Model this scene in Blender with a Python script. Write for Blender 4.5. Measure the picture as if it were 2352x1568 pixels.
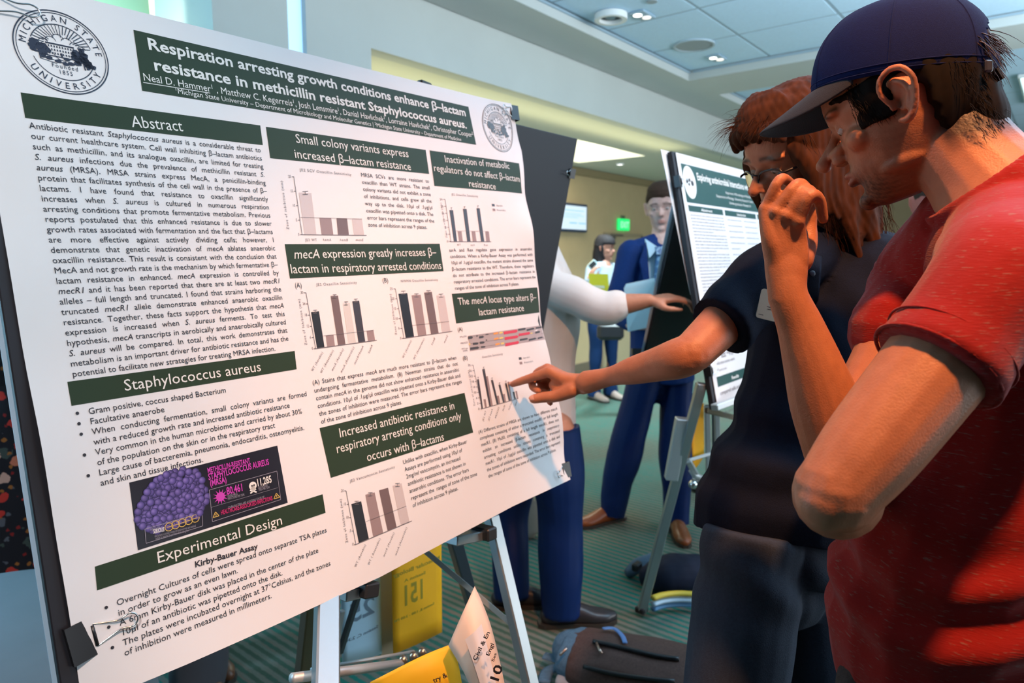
import bpy, bmesh, math, random
import numpy as np
from mathutils import Vector, Matrix, noise as mnoise

for _o in list(bpy.data.objects): bpy.data.objects.remove(_o)
SC = bpy.context.scene
COL = SC.collection
PI = math.pi

# ------------------------------------------------------------------ camera
FPX = 1568.0; HC = 1.42; TH = math.radians(39.0); PT = math.atan(194/1568)
cF = np.array([math.cos(TH)*math.cos(PT), math.sin(TH)*math.cos(PT), -math.sin(PT)])
cR = np.array([math.sin(TH), -math.cos(TH), 0.0])
cU = np.cross(cR, cF)
cC = np.array([0.0, 0.0, HC])
cam_d = bpy.data.cameras.new('camera'); cam_d.lens = 24.0; cam_d.sensor_width = 36.0; cam_d.clip_start = 0.02
cam = bpy.data.objects.new('camera', cam_d); COL.objects.link(cam)
mm = Matrix((cR, cU, -cF)).transposed().to_4x4(); mm.translation = Vector(cC)
cam.matrix_world = mm
cam_d.dof.use_dof = True; cam_d.dof.focus_distance = 0.98; cam_d.dof.aperture_fstop = 5.6
SC.camera = cam
SC.view_settings.view_transform = 'Standard'; SC.view_settings.look = 'None'
SC.view_settings.gamma = 1.0; SC.view_settings.use_curve_mapping = False
SC.view_settings.exposure = 0.0

# ------------------------------------------------------------------ world and lights
W = bpy.data.worlds.new('world'); SC.world = W; W.use_nodes = True
W.node_tree.nodes['Background'].inputs[0].default_value = (0.62, 0.78, 1.0, 1)
W.node_tree.nodes['Background'].inputs[1].default_value = 0.12

def light(kind, name, loc, target, power, col, size=1.0, size_y=None, spot=None, blend=0.3, radius=0.05):
    d = bpy.data.lights.new(name, kind); d.energy = power; d.color = col
    if kind == 'AREA':
        d.shape = 'RECTANGLE'; d.size = size; d.size_y = size_y or size
    if kind == 'SPOT':
        d.spot_size = math.radians(spot); d.spot_blend = blend; d.shadow_soft_size = radius
    if kind == 'POINT': d.shadow_soft_size = radius
    o = bpy.data.objects.new(name, d); COL.objects.link(o)
    o.location = loc
    o.rotation_euler = (Vector(target)-Vector(loc)).to_track_quat('-Z', 'Y').to_euler()
    return o
# warm downlight in the tray above the photographer
light('SPOT', 'warm_ceiling_spot', (0.60, -0.20, 2.80), (1.22, 0.42, 1.1), 205, (1.0, 0.41, 0.15), spot=70, blend=0.75, radius=0.055)
# neutral fill lamp added to brighten the poster, coned to miss the men
light('SPOT', 'poster_fill_spot', (-0.75, -0.45, 2.80), (0.28, 1.05, 1.25), 150, (1.0, 0.93, 0.89), spot=40, blend=0.8, radius=0.10)
# daylight from the long window side behind the visitors (cool), rising towards the ceiling
light('AREA', 'window_daylight_front', (5.6, -3.6, 1.2), (4.6, 1.5, 3.2), 190, (0.86, 0.94, 1.0), size=7.0, size_y=2.0)
# daylight from the windows at the far left of the hall
light('AREA', 'window_daylight_far', (-0.6, 3.9, 1.7), (4.2, 2.2, 0.9), 260, (0.40, 0.70, 1.0), size=2.0, size_y=2.2)
# unseen fill spots added to brighten the far aisle floor
for k_, (lx, ly) in enumerate(((5.6, 3.2), (7.2, 3.2), (8.8, 3.2))):
    light('SPOT', 'aisle_fill_spot', (lx, ly, 2.44), (lx, ly-.15, 0.0), 240, (0.72, 0.93, 1.0), spot=125, blend=0.9, radius=0.08)
light('SPOT', 'second_easel_fill', (2.35, 0.35, 2.78), (2.75, 1.45, 1.15), 75, (1.0, 0.72, 0.58), spot=62, blend=0.6, radius=0.06)  # unseen warm fill added to lift the dim second poster
# unseen fill lamp added below the tray to brighten the ceiling
light('AREA', 'tray_fill_light', (3.4, -0.7, 2.30), (3.6, -0.3, 4.0), 165, (0.74, 0.90, 1.0), size=4.0, size_y=1.6)

def ray(x, y): return cF + cR*(x-1176)/FPX - cU*(y-784)/FPX
def at(x, y, d): return cC + ray(x, y)*d
def hor(x, y, z): r = ray(x, y); return cC + r*(z-HC)/r[2]
def onY(x, y, Y): r = ray(x, y); return cC + r*Y/r[1]
def onX(x, y, X): r = ray(x, y); return cC + r*X/r[0]
def proj(P):
    d = np.asarray(P)-cC; z = d@cF
    return 1176+FPX*(d@cR)/z, 784-FPX*(d@cU)/z, z

# ------------------------------------------------------------------ materials
MATS = {}
def nodes(m):
    m.use_nodes = True; nt = m.node_tree; return nt, nt.nodes, nt.links, nt.nodes['Principled BSDF']
def mat(name, col, rough=0.6, metal=0.0, spec=0.5, var=0.0, vscale=20.0, bump=0.0, bscale=200.0, sheen=0.0,
        sub=0.0, attr=None, col2=None, stretch=None, emit=None, estr=0.0, coat=0.0):
    if name in MATS: return MATS[name]
    m = bpy.data.materials.new(name); MATS[name] = m
    nt, N, L, B = nodes(m)
    c = (*col, 1)
    B.inputs['Base Color'].default_value = c; B.inputs['Roughness'].default_value = rough
    B.inputs['Metallic'].default_value = metal; B.inputs['Specular IOR Level'].default_value = spec
    if sheen: B.inputs['Sheen Weight'].default_value = sheen
    if coat: B.inputs['Coat Weight'].default_value = coat
    if sub:
        B.inputs['Subsurface Weight'].default_value = sub
        B.inputs['Subsurface Radius'].default_value = (1.0, 0.35, 0.2); B.inputs['Subsurface Scale'].default_value = 0.008
    if emit: B.inputs['Emission Color'].default_value = (*emit, 1); B.inputs['Emission Strength'].default_value = estr
    tc = N.new('ShaderNodeTexCoord'); src = tc.outputs['Object']
    if stretch:
        mp = N.new('ShaderNodeMapping'); mp.inputs['Scale'].default_value = stretch; L.new(src, mp.inputs[0]); src = mp.outputs[0]
    base = None
    if attr:
        at_ = N.new('ShaderNodeAttribute'); at_.attribute_name = attr; base = at_.outputs['Color']
        L.new(base, B.inputs['Base Color'])
    if var or col2:
        nz = N.new('ShaderNodeTexNoise'); nz.inputs['Scale'].default_value = vscale; nz.inputs['Detail'].default_value = 5
        L.new(src, nz.inputs['Vector'])
        mx = N.new('ShaderNodeMix'); mx.data_type = 'RGBA'
        c2 = col2 if col2 else tuple(max(0, v*(1-var)) for v in col)
        mx.inputs[6].default_value = c; mx.inputs[7].default_value = (*c2, 1)
        rm = N.new('ShaderNodeMapRange'); rm.inputs[1].default_value = 0.22; rm.inputs[2].default_value = 0.68
        L.new(nz.outputs['Fac'], rm.inputs[0]); L.new(rm.outputs[0], mx.inputs[0])
        if base:
            mx.blend_type = 'MULTIPLY'; mx.inputs[7].default_value = (1-var, 1-var*1.2, 1-var*1.2, 1); L.new(base, mx.inputs[6])
        L.new(mx.outputs[2], B.inputs['Base Color'])
    if bump:
        nb = N.new('ShaderNodeTexNoise'); nb.inputs['Scale'].default_value = bscale; nb.inputs['Detail'].default_value = 3
        L.new(src, nb.inputs['Vector'])
        bp = N.new('ShaderNodeBump'); bp.inputs['Strength'].default_value = bump; bp.inputs['Distance'].default_value = 0.002
        L.new(nb.outputs['Fac'], bp.inputs['Height']); L.new(bp.outputs[0], B.inputs['Normal'])
    return m

# ------------------------------------------------------------------ object helpers
def wloc(o):
    v = Vector((0, 0, 0))
    while o is not None: v += o.location; o = o.parent
    return v
def obj(name, V, F, m, parent=None, smooth=False, fm=None, colors=None, loc=None):
    """one mesh object; V in world coordinates"""
    me = bpy.data.meshes.new(name)
    V = np.asarray(V, dtype=float).reshape(-1, 3)
    off = np.array(wloc(parent)) if parent is not None else (np.array(loc) if loc is not None else np.zeros(3))
    me.from_pydata((V-off).tolist(), [], [tuple(int(i) for i in f) for f in F])
    ms = m if isinstance(m, (list, tuple)) else [m]
    for q in ms: me.materials.append(q)
    if fm is not None: me.polygons.foreach_set('material_index', np.asarray(fm, dtype=np.int32))
    if smooth: me.polygons.foreach_set('use_smooth', np.ones(len(me.polygons), dtype=bool))
    if colors is not None:
        ca = me.color_attributes.new('col', 'FLOAT_COLOR', 'POINT')
        c4 = np.ones((len(V), 4)); c4[:, :3] = colors; ca.data.foreach_set('color', c4.ravel())
    me.update()
    o = bpy.data.objects.new(name, me); COL.objects.link(o)
    if parent is not None: o.parent = parent
    elif loc is not None: o.location = loc
    return o
def tag(o, label, cat, group=None):
    o['label'] = label; o['category'] = cat
    if group: o['group'] = group
    return o
def thing(name, label, cat, loc=(0, 0, 0), group=None):
    o = bpy.data.objects.new(name, None); COL.objects.link(o); o.location = Vector([float(v) for v in loc]); o.empty_display_size = 0.05
    return tag(o, label, cat, group)
def struct(name, V, F, m, parent=None, **k):
    o = obj(name, V, F, m, parent, **k)
    if parent is None: o['kind'] = 'structure'
    return o
def stuff(o): o['kind'] = 'stuff'; return o

class MB:
    """collects shapes, world coordinates"""
    def __init__(s): s.V = []; s.F = []; s.n = 0; s.fm = []
    def add(s, V, F, mi=0):
        V = np.asarray(V, dtype=float).reshape(-1, 3); s.V.append(V)
        s.F += [tuple(int(i)+s.n for i in f) for f in F]; s.fm += [mi]*len(F); s.n += len(V); return s
    def box(s, c, size, R=None, mi=0, bev=0.0):
        c = np.array(c, float); h = np.array(size, float)/2
        if bev > 0:
            b = min(bev, min(h)*0.9); P = []; idx = {}
            for sx in (-1, 1):
                for sy in (-1, 1):
                    for sz in (-1, 1):
                        sg = np.array([sx, sy, sz])
                        for a in range(3):
                            q = sg*(h-b); q[a] = sg[a]*h[a]; idx[(sx, sy, sz, a)] = len(P); P.append(q)
            F = []
            for a in range(3):
                b1, c1 = (a+1) % 3, (a+2) % 3
                for sa in (-1, 1):
                    L = []
                    for u, v in ((-1, -1), (1, -1), (1, 1), (-1, 1)):
                        k = [0, 0, 0]; k[a] = sa; k[b1] = u; k[c1] = v; L.append(idx[(*k, a)])
                    F.append(L if sa > 0 else L[::-1])
                for u in (-1, 1):
                    for v in (-1, 1):
                        k1 = [0, 0, 0]; k1[a] = -1; k1[b1] = u; k1[c1] = v; k2 = list(k1); k2[a] = 1
                        L = [idx[(*k1, b1)], idx[(*k2, b1)], idx[(*k2, c1)], idx[(*k1, c1)]]
                        F.append(L if u*v > 0 else L[::-1])
            for sx in (-1, 1):
                for sy in (-1, 1):
                    for sz in (-1, 1):
                        L = [idx[(sx, sy, sz, a)] for a in range(3)]
                        F.append(L if sx*sy*sz > 0 else L[::-1])
            P = np.array(P)
        else:
            P = np.array([(x, y, z) for x in (-1, 1) for y in (-1, 1) for z in (-1, 1)])*h
            F = [(0, 1, 3, 2), (4, 6, 7, 5), (0, 4, 5, 1), (2, 3, 7, 6), (0, 2, 6, 4), (1, 5, 7, 3)]
        if R is not None: P = P@np.array(R).T
        return s.add(P+c, F, mi)
    def bar(s, a, b, w, t, side=None, mi=0, bev=0.0):
        """box from a to b, width w along side, thickness t"""
        a = np.array(a, float); b = np.array(b, float); d = b-a; L = np.linalg.norm(d); d /= L
        sd = np.array(side if side is not None else (1, 0, 0), float); sd = sd-d*(sd@d); sd /= np.linalg.norm(sd)
        n = np.cross(d, sd)
        return s.box((a+b)/2, (L, w, t), R=np.array([d, sd, n]).T, mi=mi, bev=bev)
    def tube(s, P, r, seg=10, mi=0, cap=True, ry=None, up=None):
        V, F = sweep(P, r, ry, up, seg, cap); return s.add(V, F, mi)
    def ball(s, c, r, R=None, seg=16, mi=0):
        V, F = ball(c, r, R, seg); return s.add(V, F, mi)
    def quad(s, P, mi=0): return s.add(P, [tuple(range(len(P)))], mi)
    def plate(s, P, off, mi=0):
        """planar polygon P extruded by vector off"""
        P = np.asarray(P, float); n = len(P); V = np.vstack([P, P+np.asarray(off, float)])
        F = [tuple(range(n))[::-1], tuple(range(n, 2*n))]+[(i, (i+1) % n, (i+1) % n+n, i+n) for i in range(n)]
        return s.add(V, F, mi)
    def build(s, name, m, parent=None, smooth=False, **k):
        return obj(name, np.vstack(s.V), s.F, m, parent, smooth, fm=s.fm, **k)

def ball(c, r, R=None, seg=16):
    r = np.array(r if hasattr(r, '__len__') else (r, r, r), float); rings = seg//2
    V = [(0, 0, 1)]; F = []
    for i in range(1, rings):
        a = PI*i/rings
        for j in range(seg):
            b = 2*PI*j/seg; V.append((math.sin(a)*math.cos(b), math.sin(a)*math.sin(b), math.cos(a)))
    V.append((0, 0, -1)); n = len(V)-1
    for j in range(seg): F.append((0, 1+j, 1+(j+1) % seg))
    for i in range(rings-2):
        for j in range(seg):
            a = 1+i*seg+j; b = 1+i*seg+(j+1) % seg; F.append((a, a+seg, b+seg, b))
    for j in range(seg): F.append((n, n-seg+(j+1) % seg, n-seg+j))
    V = np.array(V)*r
    if R is not None: V = V@np.array(R).T
    return V+np.array(c, float), F

def sweep(P, r, ry=None, up=None, seg=12, cap=True, dome=False):
    """tube through points P with radii r (along up-perp) and ry (along up)"""
    P = np.asarray(P, float); n = len(P)
    r = np.full(n, r, float) if not hasattr(r, '__len__') else np.asarray(r, float)
    ry = r if ry is None else (np.full(n, ry, float) if not hasattr(ry, '__len__') else np.asarray(ry, float))
    T = np.zeros_like(P); T[1:-1] = P[2:]-P[:-2]; T[0] = P[1]-P[0]; T[-1] = P[-1]-P[-2]
    T /= np.linalg.norm(T, axis=1)[:, None]+1e-12
    if up is None: up = np.array([0, 0, 1.0]) if abs(T[0][2]) < 0.9 else np.array([0, 1.0, 0])
    up = np.asarray(up, float)
    ups = np.tile(up, (n, 1)) if up.ndim == 1 else up
    V = []; u_prev = None
    ang = np.arange(seg)*2*PI/seg
    for i in range(n):
        u = ups[i]-T[i]*(ups[i]@T[i])
        if np.linalg.norm(u) < 1e-3: u = u_prev-T[i]*(u_prev@T[i])
        u /= np.linalg.norm(u); u_prev = u; w = np.cross(T[i], u)
        V.append(P[i]+np.outer(np.cos(ang)*r[i], w)+np.outer(np.sin(ang)*ry[i], u))
    V = np.vstack(V); F = []
    for i in range(n-1):
        for j in range(seg):
            a = i*seg+j; b = i*seg+(j+1) % seg; F.append((a, b, b+seg, a+seg))
    if cap:
        F.append(tuple(range(seg))[::-1]); F.append(tuple(range((n-1)*seg, n*seg)))
    return V, F
def smoothpath(P, k=4):
    """Catmull-Rom through rows of P (any number of columns)"""
    P = np.asarray(P, float); Q = np.vstack([2*P[0]-P[1], P, 2*P[-1]-P[-2]]); out = []
    for i in range(1, len(Q)-2):
        for t in np.linspace(0, 1, k, endpoint=False):
            a, b, c, d = Q[i-1], Q[i], Q[i+1], Q[i+2]
            out.append(0.5*((2*b)+(-a+c)*t+(2*a-5*b+4*c-d)*t*t+(-a+3*b-3*c+d)*t**3))
    out.append(P[-1]); return np.array(out)
def grid_faces(nu, nv):
    return [(i*nv+j, (i+1)*nv+j, (i+1)*nv+j+1, i*nv+j+1) for i in range(nu-1) for j in range(nv-1)]

# ------------------------------------------------------------------ lettering
_fc = bpy.data.curves.new('lettering', 'FONT'); _fo = bpy.data.objects.new('lettering', _fc); COL.objects.link(_fo)
GL = {}
def _mesh_of(s, bold):
    _fc.body = s; _fc.size = 1.0; _fc.offset = 0.022 if bold else 0.0; _fc.resolution_u = 2
    bpy.context.view_layer.update()
    ob = _fo.evaluated_get(bpy.context.evaluated_depsgraph_get()); me = ob.to_mesh()
    V = np.zeros(len(me.vertices)*3); me.vertices.foreach_get('co', V); V = V.reshape(-1, 3)[:, :2].copy()
    F = [tuple(p.vertices) for p in me.polygons]; ob.to_mesh_clear(); return V, F
def glyph(c, bold):
    k = (c, bold)
    if k not in GL:
        def wd(s):
            V, _ = _mesh_of(s, bold); return V[:, 0].max()-V[:, 0].min()
        V, F = _mesh_of(c, bold) if c != ' ' else (np.zeros((0, 2)), [])
        GL[k] = (V, F, wd('H'+c+'H')-wd('HH'))
    return GL[k]
for _b in (False, True):
    _V, _ = _mesh_of('H', _b); GL[('cap', _b)] = _V[:, 1].max()
CAP = GL[('cap', False)]
def layout(s, bold=False, ital=False, track=0.0, spacex=0.0):
    """2-D geometry of a line; *..* toggles italics, ^x makes x a superscript; unit: cap height 1"""
    Vs = []; Fs = []; x = 0; n = 0; it = ital; i = 0
    while i < len(s):
        c = s[i]; i += 1
        if c == '*': it = not it; continue
        sup = False
        if c == '^': c = s[i]; i += 1; sup = True
        V, F, adv = glyph(c, bold)
        V = V.copy()/CAP; adv = adv/CAP
        if sup: V = V*0.62; V[:, 1] += 0.5; adv *= 0.62
        if len(V):
            if it: V[:, 0] += 0.22*V[:, 1]
            V[:, 0] += x; Vs.append(V); Fs += [tuple(k+n for k in f) for f in F]; n += len(V)
        x += adv+track+(spacex if c == ' ' else 0)
    V = np.vstack(Vs) if Vs else np.zeros((0, 2))
    return V, Fs, x-track
# ------------------------------------------------------------------ room shell
def box_struct(name, lo, hi, m, parent=None):
    b = MB(); lo = np.array(lo, float); hi = np.array(hi, float); b.box((lo+hi)/2, hi-lo)
    o = b.build(name, m, parent)
    if parent is None: o['kind'] = 'structure'
    return o
m_wall = mat('painted_wall_grey', (0.58, 0.60, 0.57), 0.8, var=0.06, vscale=3)
m_soffit = mat('painted_soffit', (0.55, 0.57, 0.55), 0.8, var=0.05, vscale=3)
m_tan = mat('tan_wallcover', (0.54, 0.40, 0.22), 0.8, var=0.08, vscale=6, bump=0.15, bscale=300)
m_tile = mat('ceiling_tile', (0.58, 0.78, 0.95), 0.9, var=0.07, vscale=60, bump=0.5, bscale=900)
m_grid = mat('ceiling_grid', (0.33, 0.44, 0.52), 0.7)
m_white = mat('white_paint', (0.78, 0.78, 0.76), 0.6)
m_dark = mat('dark_plastic', (0.02, 0.02, 0.022), 0.45)

def carpet():
    m = bpy.data.materials.new('striped_carpet'); nt, N, L, B = nodes(m)
    B.inputs['Roughness'].default_value = 0.95; B.inputs['Specular IOR Level'].default_value = 0.1
    tc = N.new('ShaderNodeTexCoord'); sp = N.new('ShaderNodeSeparateXYZ'); L.new(tc.outputs['Object'], sp.inputs[0])
    def mth(op, a, b=None, **k):
        n = N.new('ShaderNodeMath'); n.operation = op
        for i, v in enumerate((a, b)):
            if v is None: continue
            if isinstance(v, (int, float)): n.inputs[i].default_value = v
            else: L.new(v, n.inputs[i])
        return n.outputs[0]
    # woven lines along y, about 36 mm apart, broken into short yarn segments
    nz = N.new('ShaderNodeTexNoise'); nz.inputs['Scale'].default_value = 40; nz.inputs['Detail'].default_value = 2; L.new(tc.outputs['Object'], nz.inputs['Vector'])
    x = mth('MULTIPLY', mth('ADD', sp.outputs[0], mth('MULTIPLY', nz.outputs['Fac'], 0.010)), 1/0.036)
    row = mth('FLOOR', x); st = mth('FRACT', x)
    tri = mth('ABSOLUTE', mth('SUBTRACT', st, 0.5))
    bm_ = N.new('ShaderNodeMapRange'); bm_.inputs[1].default_value = 0.19; bm_.inputs[2].default_value = 0.29; L.new(tri, bm_.inputs[0])
    seg = mth('FLOOR', mth('ADD', mth('MULTIPLY', sp.outputs[1], 1/0.085), mth('MULTIPLY', row, 0.37)))
    cv = N.new('ShaderNodeCombineXYZ'); L.new(row, cv.inputs[0]); L.new(seg, cv.inputs[1])
    wn = N.new('ShaderNodeTexWhiteNoise'); wn.noise_dimensions = '2D'; L.new(cv.outputs[0], wn.inputs['Vector'])
    n2 = N.new('ShaderNodeTexNoise'); n2.inputs['Scale'].default_value = 1.1; n2.inputs['Detail'].default_value = 2; L.new(tc.outputs['Object'], n2.inputs['Vector'])
    rm = N.new('ShaderNodeMapRange'); rm.inputs[1].default_value = 0.40; rm.inputs[2].default_value = 0.62; L.new(mth('ADD', n2.outputs['Fac'], mth('MULTIPLY', mth('SUBTRACT', wn.outputs['Value'], 0.5), 0.10)), rm.inputs[0])
    teal = N.new('ShaderNodeMix'); teal.data_type = 'RGBA'; teal.inputs[6].default_value = (0.014, 0.24, 0.195, 1); teal.inputs[7].default_value = (0.085, 0.14, 0.10, 1); L.new(rm.outputs[0], teal.inputs[0])
    n3 = N.new('ShaderNodeTexNoise'); n3.inputs['Scale'].default_value = 320; n3.inputs['Detail'].default_value = 3; L.new(tc.outputs['Object'], n3.inputs['Vector'])
    tan = N.new('ShaderNodeMix'); tan.data_type = 'RGBA'; tan.inputs[6].default_value = (0.25, 0.205, 0.165, 1); tan.inputs[7].default_value = (0.20, 0.235, 0.20, 1); L.new(wn.outputs['Value'], tan.inputs[0])
    mx0 = N.new('ShaderNodeMix'); mx0.data_type = 'RGBA'; L.new(bm_.outputs[0], mx0.inputs[0]); L.new(teal.outputs[2], mx0.inputs[6]); L.new(tan.outputs[2], mx0.inputs[7])
    mx = N.new('ShaderNodeMix'); mx.data_type = 'RGBA'; mx.blend_type = 'MULTIPLY'; mx.inputs[0].default_value = 0.5; L.new(mx0.outputs[2], mx.inputs[6]); L.new(n3.outputs['Fac'], mx.inputs[7])
    L.new(mx.outputs[2], B.inputs['Base Color'])
    bp = N.new('ShaderNodeBump'); bp.inputs['Strength'].default_value = 0.6; bp.inputs['Distance'].default_value = 0.004
    L.new(n3.outputs['Fac'], bp.inputs['Height']); L.new(bp.outputs[0], B.inputs['Normal'])
    return m
box_struct('floor', (-2.2, -4.0, -0.1), (14.0, 4.72, 0.0), carpet())
Z1, ZT, Z2 = 2.80, 2.872, 2.47
YB, YW = 2.83, 4.60          # bulkhead face, back wall
b = box_struct('wall_back', (-2.2, YW, 0), (14.0, YW+0.12, Z2), m_tan)
cr = MB(); cr.box(((-2.2+14)/2, YW-0.02, Z2-0.045), (16.2, 0.04, 0.09), bev=0.01)
o = cr.build('trim_1', mat('cornice', (0.28, 0.21, 0.11), 0.6)); o['kind'] = 'structure'
cr = MB(); cr.box(((-2.2+14)/2, YW-0.01, 0.06), (16.2, 0.02, 0.12), bev=0.005)
o = cr.build('baseboard_back', mat('baseboard', (0.16, 0.12, 0.08), 0.5)); o['kind'] = 'structure'
box_struct('wall_left', (-2.3, -4.0, 0), (-2.2, 4.72, 3.3), mat('low_bounce_wall', (0.05, 0.05, 0.055), 0.9))  # unseen wall, made dark to cut bounce light on the near men
box_struct('wall_right', (14.0, -4.0, 0), (14.1, 4.72, 3.3), m_tan)
box_struct('wall_right_bulkhead', (2.35, YB, Z2), (14.0, YB+0.10, 3.1), m_wall).name = 'wall_bulkhead'
# soffit ring with two tile trays: tray 1 x<5.23, tray 2 x>5.83 (both y<2.44)
T1X, T2X, TY = 5.23, 5.83, 2.44
s = MB()
for lo, hi in (((-2.2, TY, Z1), (14.0, YB-0.012, Z1+0.22)), ((T1X, -4.0, Z1), (T2X, TY, Z1+0.22))):
    lo = np.array(lo); hi = np.array(hi); s.box((lo+hi)/2, hi-lo)
ceil = s.build('ceiling', m_soffit); ceil['kind'] = 'structure'
# thin light strip (shadow reveal) under the tiles
b = MB()
b.box(((-2.2+T1X)/2, TY-0.006, ZT-0.012), (T1X+2.2, 0.012, 0.012)); b.box((T1X-0.006, -0.8, ZT-0.012), (0.012, 6.4, 0.012))
b.box(((14+T2X)/2, TY-0.006, ZT-0.012), (14-T2X, 0.012, 0.012)); b.box((T2X+0.006, -0.8, ZT-0.012), (0.012, 6.4, 0.012))
b.build('tile_edge_angle', m_grid, ceil)
bk = MB(); bk.box((5.9, -0.78, ZT+0.06), (16.2, 6.44, 0.02)); bk.build('tile_backing', m_grid, ceil)
gr = MB(); TS = 0.62
tv, tf = None, None
tmesh = None; cnt = 0
def tiles(x0, x1, sgn, y1, y0):
    global tmesh, cnt
    nx = int(abs(x1-x0)/TS); ny = int((y1-y0)/TS)
    for i in range(nx):
        for j in range(ny):
            cx = x0+sgn*(i+0.5)*TS; cy = y1-(j+0.5)*TS
            if tmesh is None:
                q = MB(); q.box((cx, cy, ZT+0.009), (TS-0.016, TS-0.016, 0.018), bev=0.004)
                o = q.build('ceiling_tile', m_tile, ceil); o.location = (cx, cy, ZT+0.009)
                vv = np.zeros(len(o.data.vertices)*3); o.data.vertices.foreach_get('co', vv); vv = vv.reshape(-1, 3)-np.array([cx, cy, ZT+0.009]); o.data.vertices.foreach_set('co', vv.ravel()); o.data.update()
                tmesh = o.data
            else:
                o = bpy.data.objects.new('ceiling_tile', tmesh); COL.objects.link(o); o.parent = ceil; o.location = (cx, cy, ZT+0.009)
            cnt += 1
    for i in range(nx+1): gr.box((x0+sgn*i*TS, (y0+y1)/2, ZT+0.006), (0.016, y1-y0, 0.010))
    for j in range(ny+1): gr.box(((x0+x1)/2, y1-j*TS, ZT+0.0062), (abs(x1-x0), 0.016, 0.010))
tiles(T1X-0.01, T1X-0.01-TS*11.9, -1, TY-0.01, TY-0.01-TS*10)
tiles(T2X+0.01, T2X+0.01+TS*9.9, 1, TY-0.01, TY-0.01-TS*10)
gr.build('ceiling_grid', m_grid, ceil)
# lower ceiling behind the bulkhead with a lit recess
RX0, RX1, RY0, RY1 = 1.97, 6.58, 3.53, 4.36
m_low = mat('lower_ceiling', (0.70, 0.70, 0.60), 0.85)
s = MB()
for lo, hi in (((1.97, YB+0.1, Z2), (14, RY0, Z2+0.06)), ((-2.2, RY1, Z2), (14, YW+0.12, Z2+0.06)), ((RX1, RY0, Z2), (14, RY1, Z2+0.06)), ((1.60, RY0, Z2), (1.97, RY1, Z2+0.06)),
               ((-2.2, RY0-0.04, Z2+0.36), (14, RY1+0.04, Z2+0.40)), ((RX0, RY0-0.04, Z2+0.06), (RX1, RY0, Z2+0.36)), ((RX0, RY1, Z2+0.06), (RX1, RY1+0.04, Z2+0.36)), ((RX1, RY0, Z2+0.06), (RX1+0.04, RY1, Z2+0.36))):
    lo = np.array(lo); hi = np.array(hi); s.box((lo+hi)/2, hi-lo)
lowc = s.build('ceiling_lower', m_low); lowc['kind'] = 'structure'
light('AREA', 'cove_light', ((RX0+RX1)/2, (RY0+RY1)/2, Z2+0.33), ((RX0+RX1)/2, (RY0+RY1)/2, 0), 60, (1.0, 0.97, 0.80), size=5.2, size_y=0.7)
light('AREA', 'cove_uplight', ((RX0+RX1)/2, (RY0+RY1)/2, Z2+0.10), ((RX0+RX1)/2, (RY0+RY1)/2, 4), 22, (1.0, 1.0, 0.86), size=5.2, size_y=0.5)
light('AREA', 'wall_washer', (3.9, 3.1, 2.30), (3.9, 3.0, 2.6), 5, (1.0, 0.95, 0.55), size=5.0, size_y=0.3)
# pier left of the bulkhead with a narrow window slit
box_struct('wall_pier', (1.52, YB-0.012, 0), (1.875, YB+0.5, 3.0), m_wall)
box_struct('wall_pier_right', (1.97, YB-0.012, 0), (2.35, YB+0.5, 3.0), m_wall).name = 'wall_pier_right'
box_struct('window_1', (1.875, YB+0.02, 0.3), (1.97, YB+0.03, 3.0), mat('daylit_pane', (0.5, 0.75, 1.0), 0.3, emit=(0.38, 0.66, 1.0), estr=1.0))
mg = mat('pale_green_wall', (0.42, 0.66, 0.50), 0.8)
box_struct('wall_recess', (-2.2, YB+0.55, 0), (1.52, YB+0.6, 3.0), mg)
light('SPOT', 'recess_light', (1.05, YB+0.15, 2.2), (1.42, YB+0.55, 2.45), 16, (0.78, 1.0, 0.88), spot=75, blend=0.25, radius=0.03)
box_struct('ceiling_recess', (-2.2, YB, 2.80), (1.52, YB+0.6, 3.02), mg)

# ---- things on the ceiling and the back wall
def disc(b, c, r, h, seg=28, mi=0, r2=None):
    c = np.array(c, float); a = np.arange(seg)*2*PI/seg; r2 = r if r2 is None else r2
    V = np.vstack([np.c_[np.cos(a)*r, np.sin(a)*r, 0*a]+c, np.c_[np.cos(a)*r2, np.sin(a)*r2, 0*a]+c+(0, 0, h)])
    F = [tuple(range(seg))[::-1], tuple(range(seg, 2*seg))]+[(i, (i+1) % seg, (i+1) % seg+seg, i+seg) for i in range(seg)]
    b.add(V, F, mi)
def ring(b, c, r0, r1, h, seg=28, mi=0):
    c = np.array(c, float); a = np.arange(seg)*2*PI/seg; V = []
    for r, z in ((r0, 0), (r1, 0), (r1, h), (r0, h)): V.append(np.c_[np.cos(a)*r, np.sin(a)*r, 0*a+z]+c)
    V = np.vstack(V); F = []
    for k in range(4):
        for i in range(seg): F.append((k*seg+i, k*seg+(i+1) % seg, ((k+1) % 4)*seg+(i+1) % seg, ((k+1) % 4)*seg+i))
    b.add(V, F, mi)
m_lamp = mat('lamp_glow', (1, 1, 1), 0.4, emit=(1.0, 0.97, 0.9), estr=3.0)
c = hor(1403, 43, ZT-0.03)
t = thing('ceiling_speaker', 'round white-rimmed ceiling speaker with dark cone among the ceiling tiles', 'speaker', c)
q = MB(); ring(q, c-(0, 0, 0.01), 0.070, 0.098, 0.036); q.build('rim', m_white, t, smooth=False)
q = MB(); disc(q, c+(0, 0, 0.012), 0.072, 0.010); q.build('grille', mat('speaker_dark', (0.02, 0.04, 0.045), 0.6), t)
q = MB(); q.ball(c+(0, 0, 0.012), (0.036, 0.036, 0.016)); q.build('cone', mat('speaker_grey', (0.16, 0.24, 0.27), 0.6), t, smooth=True)
c = hor(1594, 105, ZT-0.006)
t = thing('ceiling_vent', 'flat round grey disc set flush in the ceiling tiles between two downlights', 'vent', c)
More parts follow.
